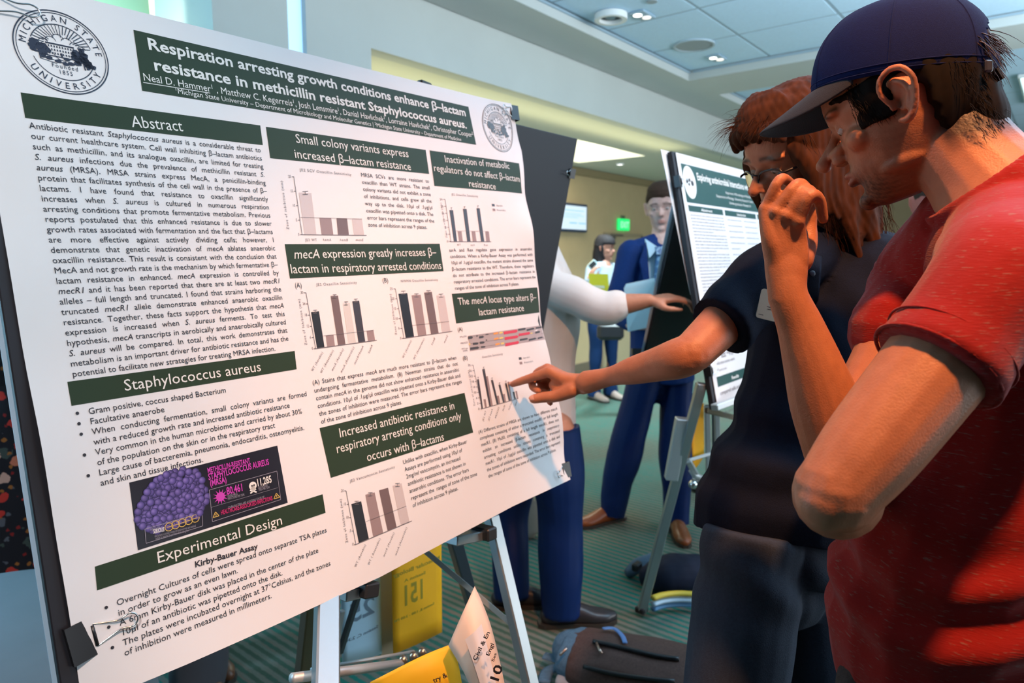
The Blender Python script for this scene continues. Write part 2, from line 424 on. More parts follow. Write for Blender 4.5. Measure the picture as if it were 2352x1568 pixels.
q = MB(); disc(q, c, 0.125, 0.008, r2=0.115); q.build('cover', mat('vent_grey', (0.30, 0.34, 0.36), 0.6), t)
q = MB(); ring(q, c-(0, 0, 0.004), 0.125, 0.14, 0.012); q.build('rim', mat('vent_rim', (0.42, 0.50, 0.55), 0.6), t)
for i, (px, py, lb) in enumerate(((1475, 35, 'small twin downlight beside the round ceiling speaker'), (1646, 133, 'small twin downlight near the corner of the ceiling tray'))):
    c = hor(px, py, ZT-0.006)
    t = thing('downlight', lb, 'ceiling light', c, 'twin downlights in the tiles')
    q = MB(); q.box(c, (0.16, 0.10, 0.012), bev=0.004); q.build('trim', m_grid, t)
    for k, e in ((-1, 3.0), (1, 1.3)):
        q = MB(); disc(q, c+(k*0.034, k*-0.012, -0.010), 0.026, 0.006, seg=16)
        q.build('lamp', m_lamp if k < 0 else mat('lamp_warm', (1, 1, 1), 0.4, emit=(1.0, 0.85, 0.7), estr=1.1), t)
c = hor(1497, 5, ZT-0.01)
t = thing('ceiling_sprinkler', 'tiny grey sprinkler cover at the top edge of the tiled ceiling', 'sprinkler', c)
q = MB(); disc(q, c, 0.03, 0.01, seg=16); q.build('cover', mat('vent_grey', (0.3, 0.3, 0.3)), t)
# bright linear fixture at the right end of the second tray
a = hor(2322, 212, Z1)
t = thing('linear_ceiling_light', 'bright blue-white linear ceiling light behind the capped man\'s neck', 'ceiling light', (7.6, 0.35, ZT-0.02))
q = MB(); q.box((7.6, 0.35, ZT-0.02), (1.3, 0.16, 0.03), bev=0.005); q.build('housing', m_white, t)
q = MB(); q.box((7.6, 0.35, ZT-0.04), (1.24, 0.12, 0.012)); q.build('diffuser', mat('led_glow', (1, 1, 1), 0.4, emit=(0.62, 0.95, 1.0), estr=1.6), t)
c = hor(1424, 378, Z2-0.01)
t = thing('lower_ceiling_downlight', 'small bright downlight in the lower ceiling above the tan wall', 'ceiling light', c)
q = MB(); disc(q, c, 0.035, 0.012, seg=16); q.build('lamp', m_lamp, t)
q = MB(); ring(q, c-(0, 0, 0.002), 0.035, 0.05, 0.014, seg=16); q.build('trim', m_white, t)

# television on the back wall
def wallrect(x0, y0, x1, y1, Y): a = onY(x0, y0, Y); b_ = onY(x1, y1, Y); return a, b_
a, b_ = wallrect(1278, 462, 1350, 534, YW-0.06); zt, zb = a[2], onY(1348, 534, YW-0.06)[2]
t = thing('wall_television', 'bright wall television showing a blue and white page on the tan wall', 'television', ((a[0]+b_[0])/2, YW-0.03, (zt+zb)/2))
q = MB(); q.box(((a[0]+b_[0])/2, YW-0.03, (zt+zb)/2), (b_[0]-a[0], 0.05, zt-zb), bev=0.01); q.build('casing', mat('tv_frame', (0.03, 0.05, 0.10), 0.3), t)
x0, x1 = a[0]+0.03, b_[0]-0.03; z0, z1 = zb+0.03, zt-0.03; Yf = YW-0.0565
q = MB(); q.box(((x0+x1)/2, Yf, (z0+z1)/2), (x1-x0, 0.004, z1-z0)); scr = q.build('screen', mat('tv_white', (0.1, 0.1, 0.1), 0.3, emit=(0.70, 0.88, 1.0), estr=1.0), t)
q = MB()
for k, (zz, xa, xb, hh) in enumerate(((0.27, 0.40, 0.66, 0.05), (0.27, 0.72, 0.97, 0.05), (0.80, 0.05, 0.9, 0.03), (0.66, 0.05, 0.8, 0.02), (0.58, 0.05, 0.9, 0.02), (0.50, 0.05, 0.7, 0.02))):
    q.box((x0+(x1-x0)*(xa+xb)/2, Yf-0.003, z0+(z1-z0)*zz), ((x1-x0)*(xb-xa), 0.002, (z1-z0)*hh))
q.build('screen_blocks', mat('tv_cyan', (0.1, 0.1, 0.1), 0.3, emit=(0.25, 0.68, 0.92), estr=0.9), scr)
# exit sign
a = onY(1427, 502, YW-0.05); b_ = onY(1443, 530, YW-0.05)
c = (a+b_)/2; t = thing('exit_sign', 'green lit exit sign high on the tan back wall', 'sign', (c[0], YW-0.03, c[2]))
w, h = 0.27, a[2]-b_[2]
q = MB(); q.box((c[0], YW-0.03, c[2]+0.002), (w, 0.04, h), bev=0.006); q.build('housing', mat('exit_body', (0.05, 0.5, 0.15), 0.4, emit=(0.0, 0.80, 0.16), estr=1.0), t)
V, F, wd = layout('EXIT', True); k = w*0.8/wd
q = MB(); q.add(np.c_[V[:, 0]*k-w*0.4+c[0], np.full(len(V), YW-0.0515), V[:, 1]*h*0.5-h*0.25+c[2]], F); q.build('lettering', mat('exit_letters', (0.4, 1, 0.5), 0.4, emit=(0.35, 1.0, 0.5), estr=1.0), t)
q = MB(); q.box((c[0], YW-0.02, c[2]+h/2+0.02), (0.06, 0.03, 0.05)); q.build('bracket', mat('exit_bracket', (0.12, 0.12, 0.08)), t)
# door in the back wall
a = onY(1391, 541, YW-0.02); dx0 = a[0]; dz = a[2]
dr = MB(); dr.box((dx0+0.45, YW-0.015, dz/2), (0.9, 0.03, dz), bev=0.004); d1 = dr.build('door_1', mat('door_tan', (0.47, 0.37, 0.22), 0.55)); d1['kind'] = 'structure'
q = MB(); q.box((dx0-0.02, YW-0.02, dz/2), (0.04, 0.05, dz+0.04)); q.box((dx0+0.92, YW-0.02, dz/2), (0.04, 0.05, dz+0.04)); q.box((dx0+0.45, YW-0.02, dz+0.02), (0.98, 0.05, 0.04)); q.build('door_frame', mat('door_frame', (0.36, 0.28, 0.17)), d1)
q = MB(); q.box((dx0+0.08, YW-0.05, dz-0.02), (0.16, 0.06, 0.05), bev=0.008); q.box((dx0+0.2, YW-0.07, dz+0.01), (0.28, 0.015, 0.02)); q.build('door_closer', mat('closer', (0.12, 0.11, 0.09), 0.4), d1)
q = MB(); q.box((dx0+0.82, YW-0.06, 1.0), (0.12, 0.02, 0.025), bev=0.006); q.build('door_handle', mat('steel', (0.6, 0.6, 0.6), 0.25, 1.0), d1)
# ------------------------------------------------------------------ the main poster
TL = math.radians(11.9)
pN = np.array([0, -math.cos(TL), math.sin(TL)]); pUp = np.array([0, math.sin(TL), math.cos(TL)]); pX = np.array([1.0, 0, 0])
P0 = np.array([0.268, 1.081, 1.771])
def puv(x, y):
    r = ray(x, y); q = cC+r*((P0-cC)@pN)/(r@pN)-P0; return np.array([q[0], q@pUp])
def disp(u, v):
    u = np.asarray(u, float); v = np.asarray(v, float)
    e = np.clip((u-0.93)/0.125, 0, 1)**2
    w = 0.0045*np.sin(v*17.0+0.6)+0.0025*np.sin(v*41+1.0)
    l = np.clip((0.10-u)/0.10, 0, 1)**2*(0.004*np.sin(v*11+2.2)+0.002*np.sin(v*29))
    bm = np.clip((-v-0.80)/0.12, 0, 1)**2*0.004*(1+np.sin(u*9))*np.clip(u*8, 0, 1)
    return e*w+l+bm+0.002
def P3(u, v, off=0.0):
    u = np.asarray(u, float); v = np.asarray(v, float)
    return P0+np.outer(u, pX)+np.outer(v, pUp)+np.outer(disp(u, v)+off, pN)
m_paper = mat('poster_paper', (0.76, 0.74, 0.74), 0.42, spec=0.4, bump=0.03, bscale=60)
m_green = mat('banner_green', (0.024, 0.044, 0.022), 0.5, spec=0.25)
m_ink = mat('ink_black', (0.022, 0.020, 0.028), 0.5)
m_inkw = mat('ink_white', (0.78, 0.76, 0.72), 0.5)
m_grey = mat('ink_grey', (0.16, 0.14, 0.15), 0.5)
poster = thing('research_poster', 'huge white research poster about respiration and antibiotic resistance filling the left of the view', 'poster', P3([0.52], [-0.46])[0])
# sheet with the photographed outline
_R = [(-79, -70), (1168, 240), (1184, 288), (1200, 346), (1207, 446), (1222, 560), (1247, 746), (1261, 836), (1283, 943), (1297, 1014), (1299, 1057), (1308, 1103)]
_ru = [puv(*p) for p in _R]
vv = np.linspace(0, 1, 60); uu = np.r_[np.linspace(0, 0.9, 40), np.linspace(0.905, 1, 14)]
rv = np.array([q[1] for q in _ru[1:]])[::-1]; rx = np.array([q[0] for q in _ru[1:]])[::-1]
bu = [(0.0, -0.917), (0.067, -0.917), (0.269, -0.9205), (0.467, -0.9235), (0.833, -0.903), (1.06, -0.9025)]
G = []
for s_ in uu:
    for t_ in vv:
        vt = 0.0+0.0155*s_; vb = np.interp(s_*1.056, [q[0] for q in bu], [q[1] for q in bu]); v_ = vt+(vb-vt)*t_
        ur = np.interp(v_, rv, rx); G.append((s_*ur+0.003*math.sin(v_*5)*(1-s_), v_))
G = np.array(G)
sheet = obj('sheet', P3(G[:, 0], G[:, 1]), grid_faces(len(uu), len(vv)), m_paper, poster, smooth=True)
L1, L2, L3 = 0.0004, 0.0008, 0.0012
def pquad(mb, pts, off, mi=0, n=8, px=True):
    """flat printed quad given by four corners (TL, TR, BR, BL), subdivided so it follows the sheet"""
    q = np.array([puv(*p) for p in pts]) if px else np.array(pts, float)
    s_, t_ = np.meshgrid(np.linspace(0, 1, n), np.linspace(0, 1, n), indexing='ij'); s_ = s_.ravel(); t_ = t_.ravel()
    A = np.outer((1-s_)*(1-t_), q[0])+np.outer(s_*(1-t_), q[1])+np.outer(s_*t_, q[2])+np.outer((1-s_)*t_, q[3])
    mb.add(P3(A[:, 0], A[:, 1], off), [f[::-1] for f in grid_faces(n, n)], mi)
def ptext(mb, s_, a, b_, cap, off=L2, bold=False, ital=False, fit=True, px=True, mi=0, track=0.0, align=None):
    """text along the printed line a->b (baseline); the width is fitted to it"""
    a = puv(*a) if px else np.array(a, float); b_ = puv(*b_) if px else np.array(b_, float)
    d = b_-a; Ln = np.linalg.norm(d); d /= Ln; nrm = np.array([-d[1], d[0]])
    V, F, w = layout(s_, bold, ital, track)
    sx = Ln/w if fit else cap
    if align == 'c': a = a+d*(Ln-w*cap)/2; sx = cap
    A = a+np.outer(V[:, 0]*sx, d)+np.outer(V[:, 1]*cap, nrm)
    mb.add(P3(A[:, 0], A[:, 1], off), F, mi)
def pblock(mb, lines, a0, b0, an, bn, cap, just=True, last=False, off=L2, sxk=1.0, bold=False):
    """paragraph: a0-b0 baseline of first line, an-bn of the last; justified lines stretch their spaces"""
    a0, b0, an, bn = [puv(*p) for p in (a0, b0, an, bn)]; n = len(lines)
    ws = [layout(l, bold)[2] for l in lines]
    Lw = [np.linalg.norm((b0-a0)*(1-i/(n-1))+(bn-an)*i/(n-1)) for i in range(n)]
    js = [l for l in range(n) if last or l < n-1]
    sx = min(Lw[i]/ws[i] for i in js)*sxk if just else np.mean([Lw[0]/ws[0]])*sxk
    for i, l in enumerate(lines):
        t_ = i/(n-1); a = a0*(1-t_)+an*t_; b_ = b0*(1-t_)+bn*t_; d = b_-a; d /= np.linalg.norm(d); nrm = np.array([-d[1], d[0]])
        ns = l.count(' '); ex = 0.0
        if just and (i < n-1 or last) and ns: ex = (Lw[i]/sx-ws[i])/ns
        V, F, w = layout(l, bold, spacex=ex)
        A = a+np.outer(V[:, 0]*sx, d)+np.outer(V[:, 1]*cap, nrm); mb.add(P3(A[:, 0], A[:, 1], off), F)

def banner(pts, lines, cap, bold=False, name='section_banner'):
    b = MB(); pquad(b, pts, L1, n=14); o = b.build(name, m_green, poster, smooth=True)
    t_ = MB()
    for l in lines:
        s_, a, e = l[:3]; ptext(t_, s_, a, e, l[3] if len(l) > 3 else cap, bold=l[4] if len(l) > 4 else bold)
    stuff(t_.build('banner_lettering', m_inkw, o)); return o
def C(o, s_):  # crop coordinates -> photo pixels
    return lambda x, y: (o[0]+x/s_, o[1]+y/s_)
c5 = C((640, 300), 2.8); c6 = C((640, 800), 2.8); c3 = C((0, 500), 2.613); c4 = C((0, 1000), 2.76)
bt = banner([(305, 70), (1074, 246), (1092, 333), (325, 209.5)], [
    ('Respiration arresting growth conditions enhance β–lactam', (338, 114), (1069, 268), 0.0168, True),
    ('resistance in methicillin resistant Staphylococcus aureus.', (352, 162), (1071, 296), 0.0168, True),
    ('Neal D. Hammer^1 , Matthew C. Kegerreis^1, Josh Lensmire^1, Danial Havlichek^1, Lorraine Havlichek^1, Christopher Cooper^2', (327.6, 186), (1086, 316), 0.0108),
    ('^1Michigan State University – Department of Microbiology and Molecular Genetics | ^2Michigan State University – Department of Medicine', (401, 215), (1058, 325), 0.0078)], 0.0165, name='title_banner')
b = MB(); pquad(b, [(327, 190), (481, 214.5), (481, 216), (327, 191.6)], L2, n=4); b.build('name_underline', m_inkw, bt)
banner([(45, 214.5), (596, 289), (602, 334), (56, 272.5)], [('Abstract', (302, 293), (419.5, 303))], 0.0165)
banner([(153, 877), (675, 806), (679.5, 848), (162, 932)], [('Staphylococcus aureus', (284, 898), (599, 852))], 0.0150)
banner([(216, 1300.5), (739, 1134.5), (746, 1177), (221, 1355)], [('Experimental Design', (358.7, 1293.5), (648, 1203))], 0.0150)
banner([(609, 292), (976, 345), (984, 400), (619, 364)], [('Small colony variants express', (678, 328.6), (937.5, 362.5)), ('increased β–lactam resistance', (675, 363.6), (943, 392))], 0.0155)
banner([(985, 346), (1192, 375), (1200, 444), (996, 427.5)], [('Inactivation of metabolic', (1020, 373), (1170, 388.6)), ('regulators do not affect β–lactam', (994.6, 393.6), (1195, 418)), ('resistance', (1075, 429), (1138, 436))], 0.0150)
banner([(652, 561), (1008, 560), (1017, 623), (664, 640)], [('*mecA* expression greatly increases β–', (673, 594.6), (1000.7, 587.5)), ('lactam in respiratory arrested conditions', (665.7, 628.6), (1013, 618))], 0.0155)
banner([(1036, 675), (1232, 660), (1241, 717), (1046, 743)], [('The *mecA* locus type alters β–', (1050.7, 700.7), (1231, 689)), ('lactam resistance', (1098, 725), (1203, 714))], 0.0150)
banner([(732, 983), (1065, 902), (1085, 993), (758, 1097)], [('Increased antibiotic resistance in', (777.5, 1005), (1043, 938.6)), ('respiratory arresting conditions only', (771, 1041), (1058, 962.5)), ('occurs with β–lactams', (841, 1059.5), (1018.6, 1010.7))], 0.0155)

def body(*a, name='body_text', **k):
    b = MB(); pblock(b, *a, **k); return stuff(b.build(name, m_ink, poster))
body(["Antibiotic resistant *Staphylococcus aureus* is a considerable threat to", "our current healthcare system. Cell wall inhibiting β–lactam antibiotics", "such as methicillin, and its analogue oxacillin, are limited for treating",
      "*S. aureus* infections due the prevalence of methicillin resistant *S.*", "*aureus* (MRSA). MRSA strains express MecA, a penicillin-binding", "protein that facilitates synthesis of the cell wall in the presence of β–", "lactams. I have found that resistance to oxacillin significantly",
      "increases when *S. aureus* is cultured in numerous respiration", "arresting conditions that promote fermentative metabolism. Previous", "reports postulated that this enhanced resistance is due to slower", "growth rates associated with fermentation and the fact that β–lactams",
      "are more effective against actively dividing cells; however, I", "demonstrate that genetic inactivation of *mecA* ablates anaerobic", "oxacillin resistance. This result is consistent with the conclusion that", "MecA and not growth rate is the mechanism by which fermentative β–",
      "lactam resistance in enhanced. *mecA* expression is controlled by", "*mecR1* and it has been reported that there are at least two *mecR1*", "alleles – full length and truncated. I found that strains harboring the", "truncated *mecR1* allele demonstrate enhanced anaerobic oxacillin",
      "resistance. Together, these facts support the hypothesis that *mecA*", "expression is increased when *S. aureus* ferments. To test this", "hypothesis, *mecA* transcripts in aerobically and anaerobically cultured", "*S. aureus* will be compared. In total, this work demonstrates that",
      "metabolism is an important driver for antibiotic resistance and has the", "potential to facilitate new strategies for treating MRSA infection."],
     (65.6, 296), (598, 351), (165, 866), (664, 801), 0.0077)
bl = ["Gram positive, coccus shaped Bacterium", "Facultative anaerobe", "When  conducting  fermentation,  small  colony  variants  are  formed", "with a reduced growth rate and increased antibiotic resistance", "Very common in the human microbiome and carried by about 30%",
      "of the population on the skin or in the respiratory tract", "Large cause of bacteremia, pneumonia, endocarditis, osteomyelitis,", "and skin and tissue infections."]
o = body(bl, (201, 951.5), (518, 901), (229, 1115.5), (229+328, 1115.5-77), 0.0079, just=False)
def bullets(pts, par):
    for p in pts:
        b = MB()
        q = puv(*p); a = np.arange(10)*2*PI/10; r = 0.0021
        U = q[0]+np.cos(a)*r; Vv = q[1]+np.sin(a)*r; b.add(P3(U, Vv, L2), [tuple(range(10))]); b.build('bullet', m_ink, par)
bullets([(175, 949), (178.7, 973), (183.7, 997), (191, 1044.6), (200, 1092)], o)
b = MB(); ptext(b, 'Kirby-Bauer Assay', (445.6, 1302.5), (590, 1259), 0.0079, bold=True); b.build('subheading', m_ink, poster)
o = body(["Overnight Cultures of cells were spread onto separate TSA plates", "in order to grow as an even lawn.", "A 6mm Kirby-Bauer disk was placed in the center of the plate", "10μl of an antibiotic was pipetted onto the disk.", "The plates were incubated overnight at 37°Celsius, and the zones", "of inhibition were measured in millimeters."],
     (266, 1390.6), (749, 1221), (283.7, 1505.4), (764, 1314), 0.0079, just=False)
bullets([(242, 1394), (248, 1439), (256.5, 1486)], o)
body(["MRSA SCVs are more resistant to", "oxacillin than WT strains. The small", "colony variants did not exhibit a zone", "of inhibitions, and cells grew all the", "way up to the disk. 10μl of .1μg/μl", "oxacillin was pipetted onto a disk. The", "error bars represent the ranges of the", "zone of inhibition across 9 plates."],
     (827.5, 406.4), (984, 420.7), (844, 520.7), (998, 527), 0.0072)
body(["ssrA and Rex regulate gene expression in anaerobic", "conditions. When a Kirby-Bauer Assay was performed with", "10μl of .1μg/μl oxacillin, the mutant strains showed the same", "β–lactam resistance as the WT. Therefore, these regulators", "do not attribute to the increased β–lactam resistance in", "respiratory arrested conditions. The error bars represent the", "ranges of the zone of inhibition across 9 plates."],
     (1030, 578.6), (1219, 575.5), (1043, 666), (1231, 652), 0.0070)
body(["(A) Stains that express *mecA* are much more resistant to β–lactam when", "undergoing fermentative metabolism. (B) Newman strains that do not", "contain *mecA* in the genome did not show enhanced resistance in anaerobic", "conditions. 10μl of .1μg/μl oxacillin was pipetted onto a Kirby-Bauer disk and", "the zones of inhibition were measured. The error bars represent the ranges", "of the zone of inhibition across 9 plates."],
     (716, 884), (1047, 825), (735.7, 973), (1062, 893), 0.0075)
body(["Unlike with oxacillin, when Kirby-Bauer", "Assays are performed using 10μl of", "2mg/ml vancomycin, an increased", "antibiotic resistance is not shown in", "anaerobic conditions. The error bars", "represent the  ranges of zone of the zone", "of inhibition across 9 plates."],
     (924, 1066), (1071, 1017), (946, 1165), (1093, 1108), 0.0075, just=False)
body(["(A) Different strains of MRSA are shown to have different *mecA*", "complexes consisting of either a truncated *mecR1* or full length", "mecR1. (B) Mu50, consisting of a full length mecR1, does not", "exhibit an increased β-lactam resistance in respiratory", "arresting conditions unlike strains containing a truncated", "mecR1. 10μl of .1μg/μl oxacillin was pipetted onto a disk and", "the zones of inhibition were recorded. The error bars represent", "the ranges of zone of the zone of inhibition across 9 plates."],
     (1097, 996), (1275, 941), (1120, 1097), (1290, 1030), 0.0068)
b = MB()
for s_, a, e in (('(A)', c5(100, 1012), c5(146, 1010)), ('(B)', c5(663, 978), c5(702, 976)), ('(A)', c5(1147, 1293), c5(1180, 1288)), ('(B)', c6(1180, 78), c6(1212, 71))): ptext(b, s_, a, e, 0.0085)
stuff(b.build('figure_letters', m_ink, poster))

# ---- printed bar charts
BARC = {'k': mat('bar_black', (0.016, 0.017, 0.022), 0.45), 'd': mat('bar_slate', (0.045, 0.043, 0.055), 0.45), 'm': mat('bar_mid', (0.30, 0.22, 0.22), 0.5), 'b': mat('bar_brown', (0.16, 0.11, 0.11), 0.5),
        'l': mat('bar_light', (0.56, 0.50, 0.50), 0.5), 'e': mat('bar_pale', (0.60, 0.57, 0.55), 0.5)}
def pline(b, a, e, w, off=L2, mi=0):
    a = puv(*a); e = puv(*e); d = e-a; d /= np.linalg.norm(d); n = np.array([-d[1], d[0]])*w/2
    pquad(b, [a+n, e+n, e-n, a-n], off, mi, n=3, px=False)
def chart(T, title, axes, bars, err, ylab, ytitle, xlab, base=None, legend=None):
    c = MB()
    for a, e in axes: pline(c, T(*a), T(*e), 0.0011)
    y0, y1 = axes[0]
    n = len(ylab)
    for i, s_ in enumerate(ylab):
        t_ = i/(n-1); p = (y0[0]*(1-t_)+y1[0]*t_, y0[1]*(1-t_)+y1[1]*t_)
        pline(c, T(p[0]-12, p[1]), T(p[0], p[1]), 0.0009); ptext(c, s_, T(p[0]-16-9*len(s_), p[1]+7), T(p[0]-16, p[1]+7), 0.0046)
    ptext(c, title[0], T(*title[1]), T(*title[2]), 0.0047, track=0.12)
    ptext(c, ytitle[0], T(*ytitle[1]), T(*ytitle[2]), 0.0046, track=0.25)
    for s_, a, e in xlab: ptext(c, s_, T(*a), T(*e), 0.0044, track=0.2, ital=s_.startswith(('m', 'h')))
    for (x, y, w) in err:
        pline(c, T(x-w, y-10), T(x+w, y-10-w*0.1), 0.0009, L3); pline(c, T(x-w, y+10), T(x+w, y+10-w*0.1), 0.0009, L3); pline(c, T(x, y-10), T(x, y+10), 0.0009, L3)
    if base: pline(c, T(*base[0]), T(*base[1]), 0.0005, L3)
    o = stuff(c.build('bar_chart', m_grey, poster))
    for k, q in bars:
        b = MB(); pquad(b, [T(*p) for p in q], L1, n=4); b.build('chart_bar', BARC[k], o)
    if legend:
        for k, q, s_, a, e in legend:
            b = MB(); pquad(b, [T(*p) for p in q], L1, n=3); b.build('legend_swatch', BARC[k], o)
            b = MB(); ptext(b, s_, T(*a), T(*e), 0.0042, track=0.1); b.build('legend_text', m_grey, o)
    return o
chart(c5, ('JE2 SCV Oxacillin Sensitivity', (132, 262), (463, 292)), [((92, 298), (145, 670)), ((138, 670), (560, 675))],
      [('l', [(125, 400), (205, 403), (238, 671), (162, 671)]), ('m', [(257, 562), (333, 563), (347, 673), (272, 672)]), ('b', [(367, 565), (435, 566), (447, 673), (377, 672)]), ('l', [(467, 568), (530, 569), (545, 674), (480, 673)])],
      [(165, 403, 18)], ['20', '15', '10', '5', '0'], ('Zone of inhibition (mm)', (62, 637), (20, 325)), [('JE2 WT', (166, 712), (242, 712)), ('hemA', (280, 710), (332, 711)), ('hemB', (388, 711), (440, 712)), ('menE', (490, 711), (540, 712))], ((133, 559), (530, 570)))
chart(c5, ('JE2 Oxacillin Sensitivity', (238, 1000), (498, 985)), [((170, 1043), (232, 1402)), ((226, 1403), (625, 1348))],
      [('k', [(203, 1168), (254, 1162), (290, 1394), (242, 1401)]), ('m', [(298, 1318), (348, 1314), (357, 1384), (307, 1391)]), ('b', [(329, 1065), (377, 1062), (425, 1375), (377, 1381)]), ('e', [(408, 1112), (452, 1108), (493, 1365), (445, 1371)]), ('d', [(468, 1098), (513, 1094), (552, 1357), (508, 1363)]), ('m', [(560, 1287), (604, 1282), (615, 1348), (570, 1355)])],
      [(228, 1165, 12), (353, 1066, 12), (427, 1112, 12), (490, 1094, 12)], ['30', '24', '18', '12', '6', '0'], ('Zone of Inhibiton (mm)', (178, 1378), (132, 1083)),
      [('WT (Aerobic)', (215, 1550), (281, 1428)), ('WT (Anaerobic)', (272, 1562), (350, 1415)), ('mecA (Aerobic)', (342, 1548), (414, 1408)), ('mecA (Anaerobic)', (400, 1560), (482, 1396)), ('mecA+hemA', (487, 1505), (542, 1390)), ('hemA', (578, 1435), (600, 1383))], ((282, 1320), (605, 1283)))
chart(c5, ('NWMN Oxacillin Sensativity', (780, 976), (1020, 966)), [((745, 1018), (800, 1335)), ((792, 1337), (1112, 1290))],
      [('k', [(765, 1050), (822, 1045), (866, 1325), (812, 1332)]), ('m', [(850, 1060), (908, 1055), (945, 1313), (892, 1321)]), ('b', [(930, 1042), (980, 1037), (1024, 1303), (975, 1309)]), ('l', [(1010, 1062), (1062, 1060), (1100, 1292), (1048, 1299)])],
      [(795, 1043, 14), (880, 1060, 14), (957, 1040, 14), (1038, 1062, 14)], ['25', '20', '15', '10', '5', '0'], ('Zone of Inhibiton (mm)', (756, 1312), (718, 1050)),
      [('WT (Aerobic)', (798, 1465), (850, 1353)), ('WT (Anaerobic)', (868, 1475), (934, 1340)), ('hemB', (982, 1383), (1002, 1338)), ('menE', (1062, 1370), (1084, 1322))], ((850, 1253), (1090, 1227)))
chart(c5, ('JE2 Oxacillin Sensitivity', (1108, 418), (1278, 430)), [((1065, 443), (1103, 712)), ((1097, 715), (1362, 715))],
      [('d', [(1093, 512), (1117, 512), (1143, 714), (1122, 714)]), ('d', [(1180, 505), (1204, 505), (1230, 714), (1208, 714)]), ('d', [(1267, 500), (1288, 500), (1318, 714), (1297, 714)]),
       ('m', [(1147, 648), (1171, 648), (1180, 714), (1156, 714)]), ('m', [(1236, 649), (1259, 649), (1268, 714), (1244, 714)]), ('m', [(1324, 650), (1347, 650), (1354, 714), (1331, 714)])],
      [(1105, 508, 5), (1190, 500, 5), (1276, 495, 5)], ['24', '20', '16', '12', '8', '4', '0'], ('Zone of inhibition (mm)', (1080, 690), (1042, 465)), [('WT', (1143, 742), (1166, 742)), ('ssrA', (1230, 742), (1256, 742)), ('Rex', (1316, 742), (1340, 742))], ((1130, 646), (1340, 649)),
      [('d', [(1365, 472), (1383, 473), (1386, 488), (1368, 487)], 'Aerobic', (1396, 488), (1437, 490)), ('m', [(1370, 502), (1387, 503), (1390, 518), (1373, 517)], 'Anaerobic', (1398, 516), (1455, 519))])
chart(c6, ('Oxacillin Sensitivity', (1303, 64), (1437, 41)), [((1245, 108), (1303, 388)), ((1297, 390), (1535, 322))],
      [('d', [(1270, 200), (1283, 198), (1309, 385), (1299, 387)]), ('d', [(1304, 135), (1320, 131), (1360, 371), (1350, 374)]), ('m', [(1325, 180), (1340, 178), (1372, 367), (1361, 370)]), ('m', [(1312, 328), (1326, 326), (1334, 378), (1322, 381)]),
       ('d', [(1360, 205), (1373, 202), (1410, 357), (1398, 361)]), ('m', [(1398, 306), (1411, 303), (1420, 353), (1409, 357)]), ('d', [(1409, 235), (1421, 232), (1449, 347), (1438, 350)]), ('m', [(1437, 295), (1449, 292), (1458, 343), (1448, 347)]),
       ('d', [(1450, 225), (1461, 222), (1487, 335), (1475, 339)]), ('m', [(1466, 215), (1477, 213), (1496, 333), (1487, 336)]), ('k', [(1500, 280), (1511, 278), (1520, 326), (1512, 329)]), ('m', [(1517, 275), (1528, 273), (1537, 323), (1527, 326)])],
      [(1276, 196, 4), (1312, 130, 4), (1366, 200, 4), (1415, 231, 4), (1455, 220, 4)], ['30', '26', '22', '18', '14', '10', '6', '2', '0'], ('Zone of inhibition (mm)', (1258, 368), (1218, 140)),
      [('JE2 WT', (1312, 468), (1330, 405)), ('JE2 hemA', (1348, 465), (1372, 392)), ('MRSA252', (1392, 452), (1414, 380)), ('Mu50', (1440, 405), (1452, 368)), ('Mu50 hemA', (1478, 398), (1498, 342)), ('MW2', (1520, 372), (1532, 335))], None,
      [('d', [(1538, 58), (1556, 56), (1559, 72), (1541, 74)], 'Aerobic', (1568, 68), (1610, 60)), ('m', [(1543, 88), (1560, 86), (1563, 102), (1546, 104)], 'Anaerobic', (1572, 97), (1630, 87))])
chart(c6, ('JE2 Vancomyocin Sensativity', (453, 862), (742, 768)), [((428, 915), (490, 1258)), ((482, 1262), (850, 1108))],
      [('k', [(462, 1000), (525, 982), (575, 1224), (510, 1250)]), ('m', [(552, 940), (612, 925), (667, 1184), (603, 1211)]), ('b', [(640, 912), (698, 895), (753, 1147), (695, 1171)]), ('l', [(727, 882), (785, 866), (835, 1112), (780, 1134)])],
      [(495, 992, 14), (583, 937, 14), (757, 877, 14)], ['20', '15', '10', '5', '0'], ('Zone of Inhibiton (mm)', (440, 1245), (398, 965)),
      [('WT (Aerobic)', (490, 1405), (556, 1263)), ('WT ( Anaerobic)', (575, 1392), (650, 1222)), ('mecA (Aerobic)', (673, 1340), (740, 1186)), ('mecA (Anaerobic)', (750, 1332), (821, 1152))], ((555, 1112), (815, 1012)))

# ---- gene map
mg_ = MB(); T = c5; pquad(mg_, [T(*p) for p in ((1212, 1320), (1695, 1250), (1712, 1342), (1226, 1418))], L1, n=6); gm = mg_.build('gene_map', mat('gene_map_grey', (0.40, 0.34, 0.34), 0.5), poster)
def arrows(lst, m, name):
    for (x0, y0, x1, y1, h) in lst:
        b = MB()
        pts = [(x0, y0-h), (x1-8, y1-h), (x1, y1), (x1-8, y1+h), (x0, y0+h)]
        A = np.array([puv(*T(*p)) for p in pts]); b.add(P3(A[:, 0], A[:, 1], L2), [(4, 3, 2, 1, 0)]); b.build(name, m, gm)
arrows([(1442, 1302, 1532, 1289, 9), (1538, 1314, 1616, 1302, 8), (1448, 1338, 1537, 1325, 9), (1452, 1378, 1542, 1362, 9)], mat('gene_red', (0.62, 0.02, 0.06), 0.45), 'red_arrow')
arrows([(1376, 1307, 1410, 1302, 6), (1380, 1341, 1412, 1336, 6), (1388, 1376, 1420, 1371, 6)], mat('gene_orange', (0.80, 0.32, 0.05), 0.45), 'orange_arrow')
